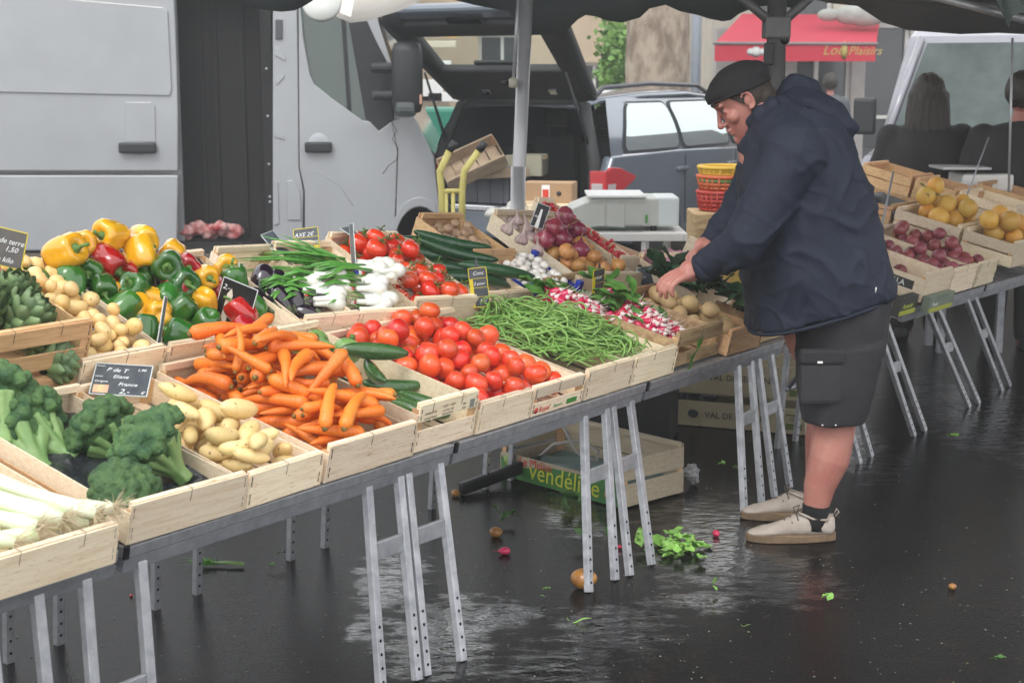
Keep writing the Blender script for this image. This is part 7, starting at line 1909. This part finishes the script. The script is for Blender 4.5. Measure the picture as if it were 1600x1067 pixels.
fill('rA', 'red_fruit', 14, 'red fruit deep in the lettered crate', 'fruit', 'red fruit in the lettered crate', .0, .02)
fill('rB', 'red_fruit', 22, 'dusky red fruit in the crate behind the lettered one', 'fruit', 'red fruit behind the lettered crate', .02, .04)
fill('rC', 'red_fruit', 20, 'dusky red fruit in the narrow crate', 'fruit', 'red fruit in the narrow crate', .02, .05)
fill('r1', 'berry', 40, 'small dark fruit in the crate beside the jacket', 'fruit', 'small dark fruit', .0, .03, (1.2, 1.5))
# yellow pointed leaves on the orange fruit
YLF = [leaf_mesh(.09, .016, i, mat('yellow_leaf', (.55, .48, .16), (.42, .42, .14), scale=12, rough=.5)) for i in range(2)]
leafy(P_(1.38, .46, .30), 4, 'pale yellow pointed leaf tuft on the orange fruit', .03, 3, YLF, 'leaf_tuft', 'leaves')
e, M, L, D, H = CR['rA']
q = MB(); q.box((-.0065, .05, .045), (-.005, .19, .085)); q.build('print_panel', BLK_P, e)
link('lettering', text_mesh('TALA', .036, WHITE_P, .0003), e, Matrix.Translation((-.0072, .178, .052)) @ Matrix.Rotation(R_(-90), 4, 'Z') @ Matrix.Rotation(R_(90), 4, 'X'))
e, M, L, D, H = CR['r0']
q = MB(); q.box((.05, -.0035, .01), (.25, -.0012, .06)); q.build('print_panel', mat('lime_print', (.40, .48, .08), rough=.5), e)
def carton_end(M, L, H, label, txt, c1, tc):
    e = empty('fruit_carton', M, label, 'carton', 'printed fruit cartons'); q = MB(); q.box((0, 0, 0), (L, .035, H), bev=.002); q.build('carton', c1, e)
    q = MB(); q.box((.01, -.002, H * .05), (L - .01, -.0005, H * .3)); q.build('print_panel', mat('yellow_green_print', (.42, .45, .06), rough=.5), e)
    link('lettering', text_mesh(txt, H * .38, tc, .0003, .2), e, MX((.03, -.0022, H * .4), (R_(90), 0, 0))); return e
carton_end(MR @ MX((.04, -.05, .0), (0, 0, 0)), .19, .085, 'dark printed carton end at the gap between the two fruit tables', 'Amande', mat('dark_carton', (.05, .05, .045), rough=.6), mat('lime_letters', (.5, .6, .08), rough=.5))
carton_end(MR @ MX((.26, -.095, .003), (0, 0, 0)), .28, .075, 'grey green printed carton end at the start of the second fruit table', 'Fruits', mat('green_carton', (.20, .24, .18), (.14, .18, .13), scale=12, rough=.6), WHITE_P)
# dark cloth over crate r7
q = MB(); n = 10; vs = []
for j in range(n + 1):
    for i in range(n + 1):
        x = -.01 + .40 * i / n; y = -.02 + .22 * j / n; vs.append((x, y, .10 + .035 * math.sin(math.pi * i / n) * (j / n) + .012 * nz((x, y, 0), 18, 2) - (.05 if j == 0 else 0)))
q.add(vs, [(j*(n+1)+i, j*(n+1)+i+1, (j+1)*(n+1)+i+1, (j+1)*(n+1)+i) for j in range(n) for i in range(n)], 0, True)
q.build('cloth', BLACK, None, CR['rF'][1], label='black cloth bunched over the rim of the back crate', cat='cloth')
# flat metal upright between the man and the fruit, and boxes behind
a, c = at(1378, 352, 7.0), at(1396, 268, 7.0)
e = empty('flat_bar', a, 'flat grey metal bar standing among the fruit crates beside the man', 'bar'); q = MB(); q.tube([(0, 0, -.30), (0, 0, 0), tuple(c - a)], .016, 4, flat=.3); q.build('bar', mat('flat_steel', (.30, .32, .34), rough=.5, metal=.4), e)
a, c = at(1513, 300, 8.2), at(1545, 215, 8.2)
e = empty('flat_bar', a, 'slanting grey metal bar behind the orange fruit crates', 'bar'); q = MB(); q.tube([tuple((a - c) * .8), tuple(c - a)], .014, 4, flat=.3); q.build('bar', mat('flat_steel', (.30, .32, .34), rough=.5, metal=.4), e)
scl = empty('weighing_scale', Vector((at(1530, 290, 9.0).x, 8.8, 0)), 'white weighing scale on the stall behind the orange fruit', 'scale')
zb_ = at(1500, 300, 8.8).z
q = MB(); q.box((-.16, 0, zb_), (.14, .3, zb_ + .10), bev=.02); q.build('housing', FRAME_W, scl)
q = MB(); q.box((-.02, .26, zb_ + .05), (.16, .34, zb_ + .22), bev=.01); q.build('display', FRAME_W, scl)
q = MB(); q.box((.02, .255, zb_ + .14), (.10, .262, zb_ + .19)); q.build('screen', BLACK, scl)
q = MB(); q.box((-.28, -.02, zb_ + .125), (.0, .28, zb_ + .14), bev=.004); q.build('pan', PA, scl)
q = MB(); q.box((-.24, .05, .0), (-.20, .09, zb_)); q.box((.10, .05, 0), (.14, .09, zb_)); q.box((-.24, .3, .0), (-.20, .34, zb_)); q.box((.10, .3, 0), (.14, .34, zb_)); q.build('stand', ALU_D, scl)
q = MB(); q.box((-.07, 0, 0), (.07, .1, .10), bev=.01); q.build('green_tub', mat('green_tub', (.02, .25, .12), rough=.4), M=Vector((at(1490, 300, 8.7).x, 8.7, zb_ - .06)), label='small green tub beside the white scale', cat='tub')

# second van, facing the camera
V2 = mat('second_van_paint', (.24, .24, .27), (.20, .20, .23), scale=3, rough=.25, coat=.8)
vy = 12.0
v2o = Vector((at(1335, 200, vy).x, vy, 0)); van2 = empty('delivery_van', Matrix.Translation(v2o) @ Matrix.Rotation(R_(-30), 4, 'Z'), 'silver white van facing the camera behind the fruit stall', 'van')
def K(px, py, y=vy): return at(px, py, y) - v2o
W2 = 2.0
def vrow(pts): return pts
prof = [(0.0, .25), (-.05, .5), (-.02, .72), (.05, .88), (.22, .98), (.62, 1.06), (1.35, 1.92), (1.55, 2.0), (4.6, 2.05), (4.65, .3)]
q = MB(); q.prism([(y, z) for y, z in prof], 0, W2, M=Matrix.Rotation(R_(90), 4, 'Z') @ Matrix.Diagonal((1, -1, 1, 1))); me = q.mesh('body', V2); bevel_me(me, .05, 3); link('body', me, van2)
q = MB(); q.add([(.12, .64, 1.11), (W2 - .12, .64, 1.11), (W2 - .20, 1.27, 1.85), (.20, 1.27, 1.85)], [(0, 1, 2, 3)])
for i, v in enumerate(q.v): q.v[i] = (v[0], v[1] - .03, v[2] + .012)
q.build('windscreen', mat('van_windscreen', (.035, .05, .047), (.07, .09, .085), scale=3, rough=.25, spec=.3), van2)
q = MB(); q.tube([(.10, .61, 1.10), (W2 - .10, .61, 1.10)], .03, 8); q.build('scuttle', VD, van2)
for x in (.35, 1.2): q = MB(); q.tube([(x, .60, 1.13), (x + .5, .66, 1.18)], .010, 6); q.build('wiper', VD, van2)
q = MB(); q.box((.25, -.075, .52), (W2 - .25, -.03, .70), bev=.01); q.build('grille', VD, van2)
for s in (.05, W2 - .33): q = MB(); q.box((s, -.065, .60), (s + .28, .05, .82), bev=.03); q.build('headlight', mat('headlight_glass', (.5, .5, .52), rough=.1), van2)
q = MB(); q.box((-.02, -.10, .22), (W2 + .02, .1, .46), bev=.04); q.build('bumper', VD, van2)
q = MB(); q.tube([(.06, .60, 1.06), (.13, 1.30, 1.90)], .035, 8); q.build('windscreen_pillar', V2, van2)
for x in (.02, W2 - .02):
    for y in (.75, 3.7): wheel2 = link('wheel', None, van2, MX((x, y, .33), (0, R_(90), 0))); q = MB(); q.lathe([(.2, -.1), (.33, -.08), (.33, .08), (.2, .1)], 22); q.build('tyre', RUB, wheel2)
for s in (-.16, W2 + .16): q = MB(); q.box((s - .09, .72, 1.12), (s + .09, .82, 1.42), bev=.03); q.build('mirror', VD, van2)
# ------------------------------------------------------------------ things behind the stall
# yellow hand truck
YT = mat('yellow_tube', (.52, .46, .14), (.46, .40, .12), scale=8, rough=.45)
hy = 9.6; ht_ = empty('hand_truck', Vector((at(708, 300, hy).x, hy, 0)), 'yellow tubular hand truck standing between van and car', 'hand truck'); ho_ = ht_.location.copy()
def Hh(px, py, dy=0): return Vector((at(px, py, hy).x, hy + dy, at(px, py, hy).z)) - ho_
q = MB(); q.tube([Hh(702, 236), Hh(687, 268), Hh(690, 300), Hh(694, 420)], .022, 10); q.build('side_tube', YT, ht_)
q = MB(); q.tube([Hh(748, 236), Hh(725, 268), Hh(722, 300), Hh(722, 420)], .022, 10); q.build('side_tube', YT, ht_)
q = MB(); q.tube([Hh(690, 299), Hh(722, 299)], .016, 8); q.build('cross_bar', YT, ht_)
for px in (697, 708): q = MB(); q.tube([Hh(px, 300), Hh(px, 430)], .013, 8); q.build('upright', YT, ht_)
q = MB(); q.tube([Hh(702, 236), Hh(711, 222)], .025, 10); q.build('grip', BLACK, ht_)
q = MB(); q.tube([Hh(748, 236), Hh(758, 222)], .025, 10); q.build('grip', BLACK, ht_)
z0 = 0
q = MB(); q.box((-.12, -.28, .02), (.10, .0, .035)); q.build('toe_plate', YT, ht_)
for s in (-.14, .14): q = MB(); q.lathe([(.05, -.03), (.11, -.03), (.11, .03), (.05, .03)], 18, M=MX((s, .08, .11), (0, R_(90), 0))); q.build('wheel', RUB, ht_)
for px in (691, 722): a = Hh(px, 425); q = MB(); q.tube([a, (a.x, 0, .05)], .02, 8); q.build('side_tube', YT, ht_)
# crates tipped on the boot load
def tipped(px, py, Y, rot, L, D, H, label, wood=W_WARM, front='two'):
    M = Matrix.Translation(at(px, py, Y)) @ Euler([R_(a) for a in rot]).to_matrix().to_4x4()
    return crate(M, L, D, H, label, wood=wood, front=front, wires=0, group='wooden crates in and around the car')
GREYW = mat('weathered_wood', (.40, .30, .20), (.30, .22, .15), scale=8, rough=.75)
tipped(706, 300, 12.35, (38, -24, 8), .50, .30, .12, 'weathered crate tipped against the boot load', GREYW)
tipped(712, 282, 12.45, (4, -2, 8), .60, .34, .08, 'flat crate lying on the grey bin', GREYW)
tipped(790, 275, 12.7, (0, 0, -12), .30, .28, .17, 'slatted crate standing on end behind the pale pole', mat('pale_grey_slats', (.42, .40, .30), rough=.7))
tipped(822, 340, 10.6, (0, 0, 4), .34, .30, .09, 'low wooden crate under the cardboard box, behind the red onions', W_PALE)
q = MB(); q.ball((0, 0, 0), .10, 14, 10, sc=(1.3, .8, .5)); q.ball((.14, .02, .06), .08, 12, 8, sc=(1.2, .7, .6)); q.ball((.20, .0, .14), .05, 12, 8, sc=(1, .6, 1))
fuse(q, 'cloth_bag', mat('pale_bag', (.50, .50, .46), (.42, .42, .38), scale=8, rough=.8), .008, 5, None, Matrix.Translation(at(783, 335, 11.7)), disp=lambda p: nz(p, 18, 2) * .02, label='pale crumpled bag hanging over the lip of the boot', cat='bag')
carton(Matrix.Translation(at(815, 345, 10.9)) @ Matrix.Rotation(R_(-10), 4, 'Z'), .36, .28, .26, 'square cardboard box with a red sticker beside the pale pole')
# table with the weighing scale
SCG = mat('scale_grey', (.46, .47, .44), (.42, .43, .40), scale=3, rough=.5)
ty = 8.6; tb = at(975, 372, ty); wt = empty('side_table', Vector((tb.x, ty, 0)), 'white metal side table carrying the grey weighing scale', 'table')
def W_(px, py=0, dy=0): return at(px, py, ty).x - tb.x
zt = at(975, 364, ty).z
q = MB(); q.box((W_(880), -.0, zt - .012), (W_(1075), .55, zt), bev=.004); q.build('top', FRAME_W, wt)
q = MB(); q.box((W_(880), -.02, zt - .045), (W_(1075), -.001, zt - .002), bev=.003); q.box((W_(1075) + .001, -.02, zt - .045), (W_(1075) + .02, .55, zt - .002), bev=.003); q.build('apron', FRAME_W, wt)
for px, y in ((1014, -.0), (1062, .45), (890, .0), (890, .45)):
    q = MB(); q.tube([(W_(px), y + .01, 0), (W_(px), y + .01, zt - .02)], .022, 4, smooth=False); q.build('leg', FRAME_W, wt)
q = MB(); q.box((W_(890), .02, .10), (W_(1060), .5, .12)); q.build('shelf', mat('shelf_brown', (.20, .17, .14), rough=.7), wt)
sc_ = empty('weighing_scale', Vector((tb.x, ty + .08, zt)), 'pale grey market weighing scale on the white side table', 'scale')
zt2 = at(975, 310, ty + .08).z - zt; zb2 = .03
q = MB(); q.prism([(W_(876), zb2), (W_(1040), zb2), (W_(1040), zt2), (W_(935), zt2), (W_(898), zt2 * .72), (W_(880), zt2 * .42)], 0, .38); me = q.mesh('housing', SCG); bevel_me(me, .012, 3); link('housing', me, sc_)
q = MB(); q.box((W_(922), -.02, zt2 + .002), (W_(1016), .40, zt2 + .018), bev=.006); q.build('pan', mat('pan_white', (.66, .67, .66), rough=.3), sc_)
q = MB(); q.box((W_(1030) + .012, .0, zb2), (W_(1070), .34, zt2 * 1.02), bev=.012); q.build('display_box', mat('display_pale', (.55, .60, .60), rough=.4), sc_)
for a, b in ((918, 950), (954, 982)):
    q = MB(); q.box((W_(a), -.004, zt2 * .12), (W_(b), -.0005, zt2 * .82), bev=.001); q.build('front_panel', SCG, sc_)
q = MB(); q.box((W_(1015), -.005, zt2 * .25), (W_(1019), -.0005, zt2 * .50)); q.build('green_mark', GRN_P, sc_)
for x in (890, 1030): q = MB(); q.lathe([(.02, 0), (.02, .03)], 10, M=Matrix.Translation((W_(x), .05, 0))); q.build('foot', BLACK, sc_)
q = MB(); q.tube([(W_(905), -.03, .012), (W_(940), -.05, .03), (W_(985), -.04, .02), (W_(1010), -.03, .012)], .012, 7, flat=.6); q.build('crumpled_bag', mat('dark_green_film', (.05, .07, .06), rough=.3), sc_)
# cardboard and crate boards behind, right of the scale
tipped(1066, 395, 8.2, (-6, 22, -30), .62, .40, .10, 'long pale crate leaning right of the weighing scale', W_PALE, 'solid')
tipped(1072, 420, 7.6, (-4, 18, -30), .5, .35, .10, 'lower crate standing right of the white side table', W_WARM, 'solid')
p = MT @ Vector((1.98, 1.30, .16))
q = MB(); q.box((0, 0, 0), (.9, .02, .14), bev=.003); a, c = at(882, 352, (MT2 @ Vector((1.98, .42, .1))).y), at(1040, 415, (MT2 @ Vector((2.10, -.04, .1))).y)
d_ = (c - a); q = MB(); q.box((0, -.008, -.12), (d_.length * 1.1, .008, .0), bev=.002)
xx = d_.normalized(); yy = Vector((0, 0, 1)).cross(xx).normalized(); zz = xx.cross(yy); a = a + yy * .0 + Vector((0, 0, .01))
q.build('plank', mat('salmon_plank', (.52, .34, .22), (.46, .29, .18), scale=7, rough=.6, stretch=(1, 6, 14)), M=Matrix(((xx.x, yy.x, zz.x, a.x), (xx.y, yy.y, zz.y, a.y), (xx.z, yy.z, zz.z, a.z), (0, 0, 0, 1))), label='long plain plank edging the back of the stall behind the berries', cat='plank')
# stacked baskets
BR_, BY_, BG_ = mat('red_basket', (.42, .03, .02), (.36, .03, .02), scale=30, rough=.5), mat('yellow_basket', (.60, .38, .03), (.55, .34, .03), scale=30, rough=.5), mat('green_basket', (.10, .22, .05), rough=.5)
by = 9.4
def basket(M, r0, r1, H, m_, label, rim=None):
    e = empty('woven_basket', M, label, 'basket'); nb = 26
    for k in range(5):
        z = H * k / 4; r = r0 + (r1 - r0) * k / 4; q = MB(); n = 30
        q.tube([((r + .003 * (-1) ** i) * math.cos(6.283 * i / n), (r + .003 * (-1) ** i) * math.sin(6.283 * i / n), z) for i in range(n + 1)], .010 if k < 4 else .014, 6, cap=False); q.build('hoop', m_ if not (k == 3 and rim) else rim, e)
    q = MB(); 
    for i in range(nb):
        a = 6.283 * i / nb; q.tube([(r0 * math.cos(a), r0 * math.sin(a), 0), (r1 * math.cos(a), r1 * math.sin(a), H)], .012, 4)
    q.build('staves', m_, e, kind='stuff'); q = MB(); q.lathe([(.01, .003), (r0, .003), (r0, .01), (.01, .012)], 24); q.build('base', m_, e); return e
bx_ = at(1130, 310, by)
basket(Matrix.Translation((bx_.x, by, bx_.z - .06)), .14, .155, .10, BR_, 'red woven basket at the bottom of the stack beside the man')
basket(Matrix.Translation((bx_.x + .01, by, bx_.z + .045)), .145, .165, .09, mat('orange_basket', (.52, .12, .03), (.46, .09, .03), scale=30, rough=.5), 'orange red woven basket with a green band in the middle of the stack', BG_)
basket(Matrix.Translation((bx_.x + .015, by, bx_.z + .12)), .14, .165, .07, BY_, 'yellow woven basket on top of the stack')
q = MB(); q.box((-.2, -.2, 0), (.2, .2, bx_.z - .075), bev=.01); q.build('crate_stand', W_OLD, M=Vector((bx_.x, by, 0)), label='worn wooden box carrying the stack of woven baskets', cat='box')

# ------------------------------------------------------------------ under the tables
def lettered(e, txt, size, x, z, m_=BLK_P, sh=0, y=-.0015): return link('lettering', text_mesh(txt, size, m_, .0003, sh), e, MX((x, y, z), (R_(90), 0, 0)))
# melon crate on the ground, corner towards the camera
A = ground_at(782, 764); B = ground_at(978, 790); Cc = ground_at(1076, 780)
A = Vector((A.x, A.y, 0)); B = Vector((B.x, B.y, 0)); 
ya = 6.15
A = at(783, 766, 6.05); B = at(972, 792, 5.55); D_ = at(1078, 778, 5.78)
zc = .004
A.z = B.z = D_.z = zc
xd = (B - A); Lx = xd.length; xd.normalize(); yd = Vector((-xd.y, xd.x, 0)); Dd = .34
Mm = Matrix(((xd.x, yd.x, 0, A.x), (xd.y, yd.y, 0, A.y), (0, 0, 1, zc), (0, 0, 0, 1)))
mc_ = crate(Mm, Lx, Dd, .20, 'melon crate with a green printed side lying under the table', front='none', back='two', side='two', wires=0, group='crates under the tables', wood=mat('grey_pale_wood', (.50, .43, .31), (.40, .33, .23), scale=8, rough=.7, stretch=(1, 6, 14)))
GP = mat('melon_green', (.05, .19, .05), (.09, .26, .06), scale=6, rough=.5)
q = MB(); q.add([(.002, -.003, .002), (Lx - .002, -.003, .002), (Lx - .002, -.003, .10), (Lx * .45, -.003, .085), (Lx * .2, -.003, .055), (.002, -.003, .08)], [(0, 1, 2, 3, 4, 5)]); q.build('print_panel', GP, mc_)
s_ = Lx / .46
lettered(mc_, 'Le Melon', .034 * s_, .075 * s_, .066, RED_P, .1, -.0045); 
YL_ = mat('yellow_lettering', (.58, .62, .05), rough=.5)
lettered(mc_, 'vendéline', .070 * s_, .115 * s_, .020, YL_, .1, -.0055)
for x, z, r, m_ in ((.035, .068, .030, mat('melon_print', (.45, .50, .18), (.15, .30, .06), scale=50, rough=.5)), (.045, .045, .018, mat('orange_print', (.65, .25, .04), rough=.5)), (.42, .042, .030, mat('orange_print2', (.55, .35, .05), rough=.5)), (.445, .040, .016, GRN_P)):
    q = MB(); q.lathe([(r * .1, -.0004), (r, 0), (r * .1, .0004)], 18, M=MX((x * s_, -.0048, z), (R_(90), 0, 0))); q.build('fruit_print', m_, mc_)
# blue grey liner and white tubing in it
q = MB(); n = 10; vs = [(.01 + (Lx - .02) * i / n, .01 + (Dd - .02) * j_ / n, .055 + .03 * nz((i * .3, j_ * .3, 0), 1.5, 4)) for j_ in range(n + 1) for i in range(n + 1)]
q.add(vs, [(j_*(n+1)+i, j_*(n+1)+i+1, (j_+1)*(n+1)+i+1, (j_+1)*(n+1)+i) for j_ in range(n) for i in range(n)], 0, True); q.build('paper_liner', mat('teal_liner', (.18, .28, .26), (.13, .21, .20), scale=6, rough=.6), None, Mm, label='grey teal paper lining the melon crate', cat='paper')
TUB = mat('pale_hose', (.40, .38, .36), rough=.5)
q = MB(); q.tube([(.12, .1, .08), (.18, .12, .14), (.27, .2, .16), (.34, .22, .12), (.38, .16, .10), (.33, .10, .14), (.24, .12, .22), (.16, .2, .30)], .007, 8); q.build('hose', TUB, None, Mm, label='pale hose looped in the melon crate', cat='hose')
# VAL crates stacked further right, under table three
BG2 = mat('beige_crate_board', (.38, .33, .22), (.33, .28, .18), scale=8, rough=.7)
vb_ = ground_at(1055, 664); ang = R_(-22)
for k, lab in enumerate(('lower beige printed crate under the table by the man\'s leg', 'upper beige printed crate under the table by the man\'s leg')):
    Mv = Matrix.Translation((vb_.x + .015 * k, vb_.y + .01 * k, .003 + .150 * k)) @ Matrix.Rotation(ang, 4, 'Z')
    e = crate(Mv, .60, .36, .115 if k == 0 else .15, lab, wood=BG2, front='solid', wires=0, group='crates under the tables')
    lettered(e, 'VAL DE SERRAN', .040, .14, .045 if k == 0 else .07)
    q = MB(); q.ball((.085, -.002, .060 + .02 * k), .020, 12, 8, sc=(1.3, .1, 1)); q.build('emblem', BLK_P, e)
    q = MB(); q.box((.515, -.003, .022), (.59, -.001, .05)); q.build('print_panel', mat('olive_print', (.09, .12, .03), rough=.6), e)
    q = MB(); q.box((.515, -.003, .085), (.59, -.001, .092)); q.build('print_panel', mat('olive_print', (.09, .12, .03), rough=.6), e)
    lettered(e, 'GR', .026, .532, .060)
# black carton with pale lettering behind the melon crate
Mk = Matrix.Translation(at(868, 700, 6.7)) ; Mk = Matrix.Translation((at(868, 700, 6.7).x, 6.6, .0)) @ Matrix.Rotation(R_(-12), 4, 'Z')
e = empty('black_carton', Mk, 'black carton with a yellow green leaf print behind the melon crate', 'carton')
q = MB(); q.box((0, 0, 0), (.50, .35, .36), bev=.004); q.build('carton', mat('black_card', (.012, .012, .012), rough=.6), e)
q = MB(); q.box((.02, -.003, .20), (.045, -.001, .30)); q.build('leaf_print', YL_, e)
lettered(e, 'LE', .05, .09, .24, WHITE_P)
# dark bags in the shadow further right
q = MB(); q.ball((0, 0, .12), .15, 14, 10, sc=(1.2, .9, .8)); q.ball((.16, .05, .10), .12, 14, 10)
fuse(q, 'bin_bag', mat('black_bag', (.012, .012, .013), rough=.25), .012, 3, None, Matrix.Translation((at(1030, 700, 7.1).x, 7.1, 0)), disp=lambda p: nz(p, 14, 2) * .03, label='shiny black bag in the dark behind the melon crate', cat='bag')
# tool case lying behind the left trestles
q = MB(); q.box((0, 0, 0), (.42, .03, .05), bev=.01); q.build('black_bar', BLACK, M=Matrix.Translation(ground_at(724, 775)) @ Matrix.Rotation(R_(42), 4, 'Z') @ Matrix.Rotation(R_(-6), 4, 'Y'), label='black bar lying on the wet ground left of the melon crate', cat='bar')
# ------------------------------------------------------------------ litter on the ground
LIM = mat('lettuce_leaf', (.18, .42, .06), (.32, .56, .14), scale=22, rough=.4, rand=.1, sss=.1, bump=.003, bscale=60)
LFS = [leaf_mesh(.10, .035, i, LIM, wav=.010) for i in range(3)]
DLF = [leaf_mesh(.09, .022, i, mat('wilted_leaf', (.05, .13, .03), (.08, .18, .04), scale=20, rough=.5)) for i in range(2)]
def litter(px, py, n, label, spread, seed, ms, k=1.0, z=.004): return leafy(Matrix.Translation(ground_at(px, py, z)), n, label, spread, seed, ms, 'leaf_litter', 'leaves', k)
leafy(Matrix.Translation(ground_at(1058, 858, .0)) @ Matrix.Diagonal((1, 1, .55, 1)), 46, 'bright green heap of lettuce leaves on the wet ground', .058, 7, LFS, 'lettuce_leaves', 'leaves', .62)
litter(1012, 858, 4, 'green leaves lying behind the right pair of table legs', .02, 8, LFS, .6)
litter(893, 800, 5, 'wilted leaves under the front of the melon crate', .045, 9, DLF, .8)
litter(790, 820, 3, 'dark leaf blades beside the rotten fruit', .03, 10, DLF, .8)
litter(925, 848, 3, 'dull green leaf by the third table leg', .03, 11, DLF, .7)
litter(1290, 946, 2, 'small green shred right of the shoe reflections', .008, 12, LFS, .3)
litter(1118, 930, 2, 'small green shred in front of the table legs', .008, 13, LFS, .25)
litter(1478, 690, 2, 'green leaf shred on the ground below the fruit stall', .02, 14, LFS, .55)
litter(853, 938, 2, 'pale green curl of stalk in front of the orange fruit', .006, 15, LFS, .22)
litter(1140, 735, 3, 'pale green scraps behind the man\'s trestle', .03, 16, LFS, .4)
litter(420, 882, 2, 'small wilted scrap below the broccoli table', .02, 17, DLF, .4)
litter(1556, 1050, 2, 'small scrap at the bottom right', .01, 18, DLF, .3)
FT = mat('feathery_green', (.08, .28, .03), (.14, .38, .06), scale=20, rough=.5)
e = empty('fennel_stalk', Matrix.Translation(ground_at(330, 882, .006)) @ Matrix.Rotation(R_(-4), 4, 'Z'), 'feathery fennel stalk lying on the ground below the table', 'stalk')
q = MB(); q.tube([(-.02, 0, .004), (.05, .004, .008), (.11, -.002, .006)], [.003, .006, .008], 8); q.build('stem', BROS, e)
q = MB(); rs = np.random.RandomState(2)
for k in range(60):
    a = Vector((-.02 + .05 * rs.rand(), .01 * rs.normal(), .006)); d = Vector((-.03 + .03 * rs.normal(), .022 * rs.normal(), .006 + .004 * rs.rand())); q.tube([a, a + d * .6, a + d], [.0014, .001, .0004], 3)
q.build('fronds', FT, e, kind='stuff')
for px, py, l in ((905, 965, 'pale green bean lying alone on the wet ground'), (1165, 975, 'short bit of bean on the wet ground')):
    link('green_bean', KIND['green_bean'][0][0], None, Matrix.Translation(ground_at(px, py, .005)) @ Euler((R_(90), 0, R_(78))).to_matrix().to_4x4() @ Matrix.Scale(.8 if px < 1000 else .3, 4), l, 'bean')
ROT = mat('rotten_fruit', (.42, .20, .03), (.25, .10, .03), scale=14, rough=.35, coat=.3)
q = MB(); q.ball((0, 0, 0), .040, 18, 12, sc=(1.15, .95, .78)); me = q.mesh('fallen_fruit', ROT); lumpy(me, .006, 20, 1)
for px, py, k, lab in ((912, 918, 1.0, 'big yellow brown fruit fallen behind the third table leg'), (775, 838, .55, 'small orange rotten fruit left of the radish on the ground'), (712, 775, .42, 'orange onion lying behind the left trestle'), (1488, 920, .3, 'faint brown fruit on the ground at the right') ):
    link('fallen_fruit', me, None, Matrix.Translation(ground_at(px, py, .0) + Vector((0, 0, .030 * k))) @ Matrix.Scale(k, 4), lab, 'fruit')
q = MB(); q.lathe([(.001, -.030), (.006, -.024), (.0135, -.012), (.0155, .0), (.012, .012), (.004, .018)], 12); q.tube([(0, 0, -.028), (.004, 0, -.05)], [.001, .0005], 4); me = q.mesh('fallen_radish', [RADI])
for px, py, a, k, lab in ((790, 866, 90, .9, 'red radish lying on its side on the wet ground'), (1119, 838, 20, .8, 'round red radish in the bright puddle'), (968, 857, 70, .5, 'small red radish between the middle table legs'), (205, 932, 40, .3, 'tiny red scrap far under the left table')):
    link('fallen_radish', me, None, Matrix.Translation(ground_at(px, py, .0) + Vector((0, 0, .014 * k))) @ Euler((R_(90), 0, R_(a))).to_matrix().to_4x4() @ Matrix.Scale(k, 4), lab, 'radish')
# white crumpled flower of paper by the crate
q = MB(); q.ball((0, 0, .05), .03, 12, 8); q.ball((.01, 0, .02), .022, 10, 8); fuse(q, 'crumpled_paper', mat('grey_paper', (.45, .45, .46), (.25, .25, .26), scale=30, rough=.8), .004, 1, None, Matrix.Translation(at(1080, 740, 5.9) - Vector((0, 0, .04))), disp=lambda p: nz(p, 90, 2) * .012, label='grey crumpled paper stuck at the corner of the melon crate', cat='paper')
# bits: leaf crumbs, straw and grit nobody could count
q = MB(); rs = np.random.RandomState(5)
for k in range(520):
    px = rs.uniform(-100, 1700); py = rs.uniform(560, 1100); p_ = ground_at(px, py, .0)
    s = rs.uniform(.0012, .0038) * (1.6 if rs.rand() < .12 else 1)
    q.add([(-s, -s*.5, .001), (s, -s*.4, .001), (s*.8, s*.5, .002), (-s*.7, s*.5, .001), (0, 0, .003)], [(0, 1, 4), (1, 2, 4), (2, 3, 4), (3, 0, 4), (3, 2, 1, 0)], M=Matrix.Translation(p_) @ Matrix.Rotation(rs.rand() * 6.28, 4, 'Z'))
q.build('crumbs', mat('pale_crumbs', (.22, .22, .17), (.10, .16, .05), scale=3, rough=.7), label='pale crumbs and leaf bits scattered over the wet asphalt', cat='litter', kind='stuff')
q = MB()
for k in range(260):
    px = rs.uniform(-100, 1700); py = rs.uniform(600, 1100); p_ = ground_at(px, py, .0); s = rs.uniform(.0008, .0025)
    q.box((-s, -s, 0), (s, s, s), M=Matrix.Translation(p_) @ Matrix.Rotation(rs.rand() * 6.28, 4, 'Z'))
q.build('grit', mat('grit', (.16, .155, .145), rough=.6), label='fine grit scattered over the wet asphalt', cat='litter', kind='stuff')
# ------------------------------------------------------------------ thin mist in the air of the square
hz_ = MB(); hz_.box((-59, -6, -1), (69, 58, 14)); 
hm_ = bpy.data.materials.new('mist'); hm_.use_nodes = True; T = hm_.node_tree; T.nodes.clear()
ov = T.nodes.new('ShaderNodeOutputMaterial'); pv_ = T.nodes.new('ShaderNodeVolumePrincipled')
pv_.inputs['Color'].default_value = (.88, .89, .90, 1); pv_.inputs['Density'].default_value = .0050; pv_.inputs['Anisotropy'].default_value = .2
T.links.new(pv_.outputs[0], ov.inputs['Volume'])
hzo = hz_.build('haze', hm_, kind='stuff')
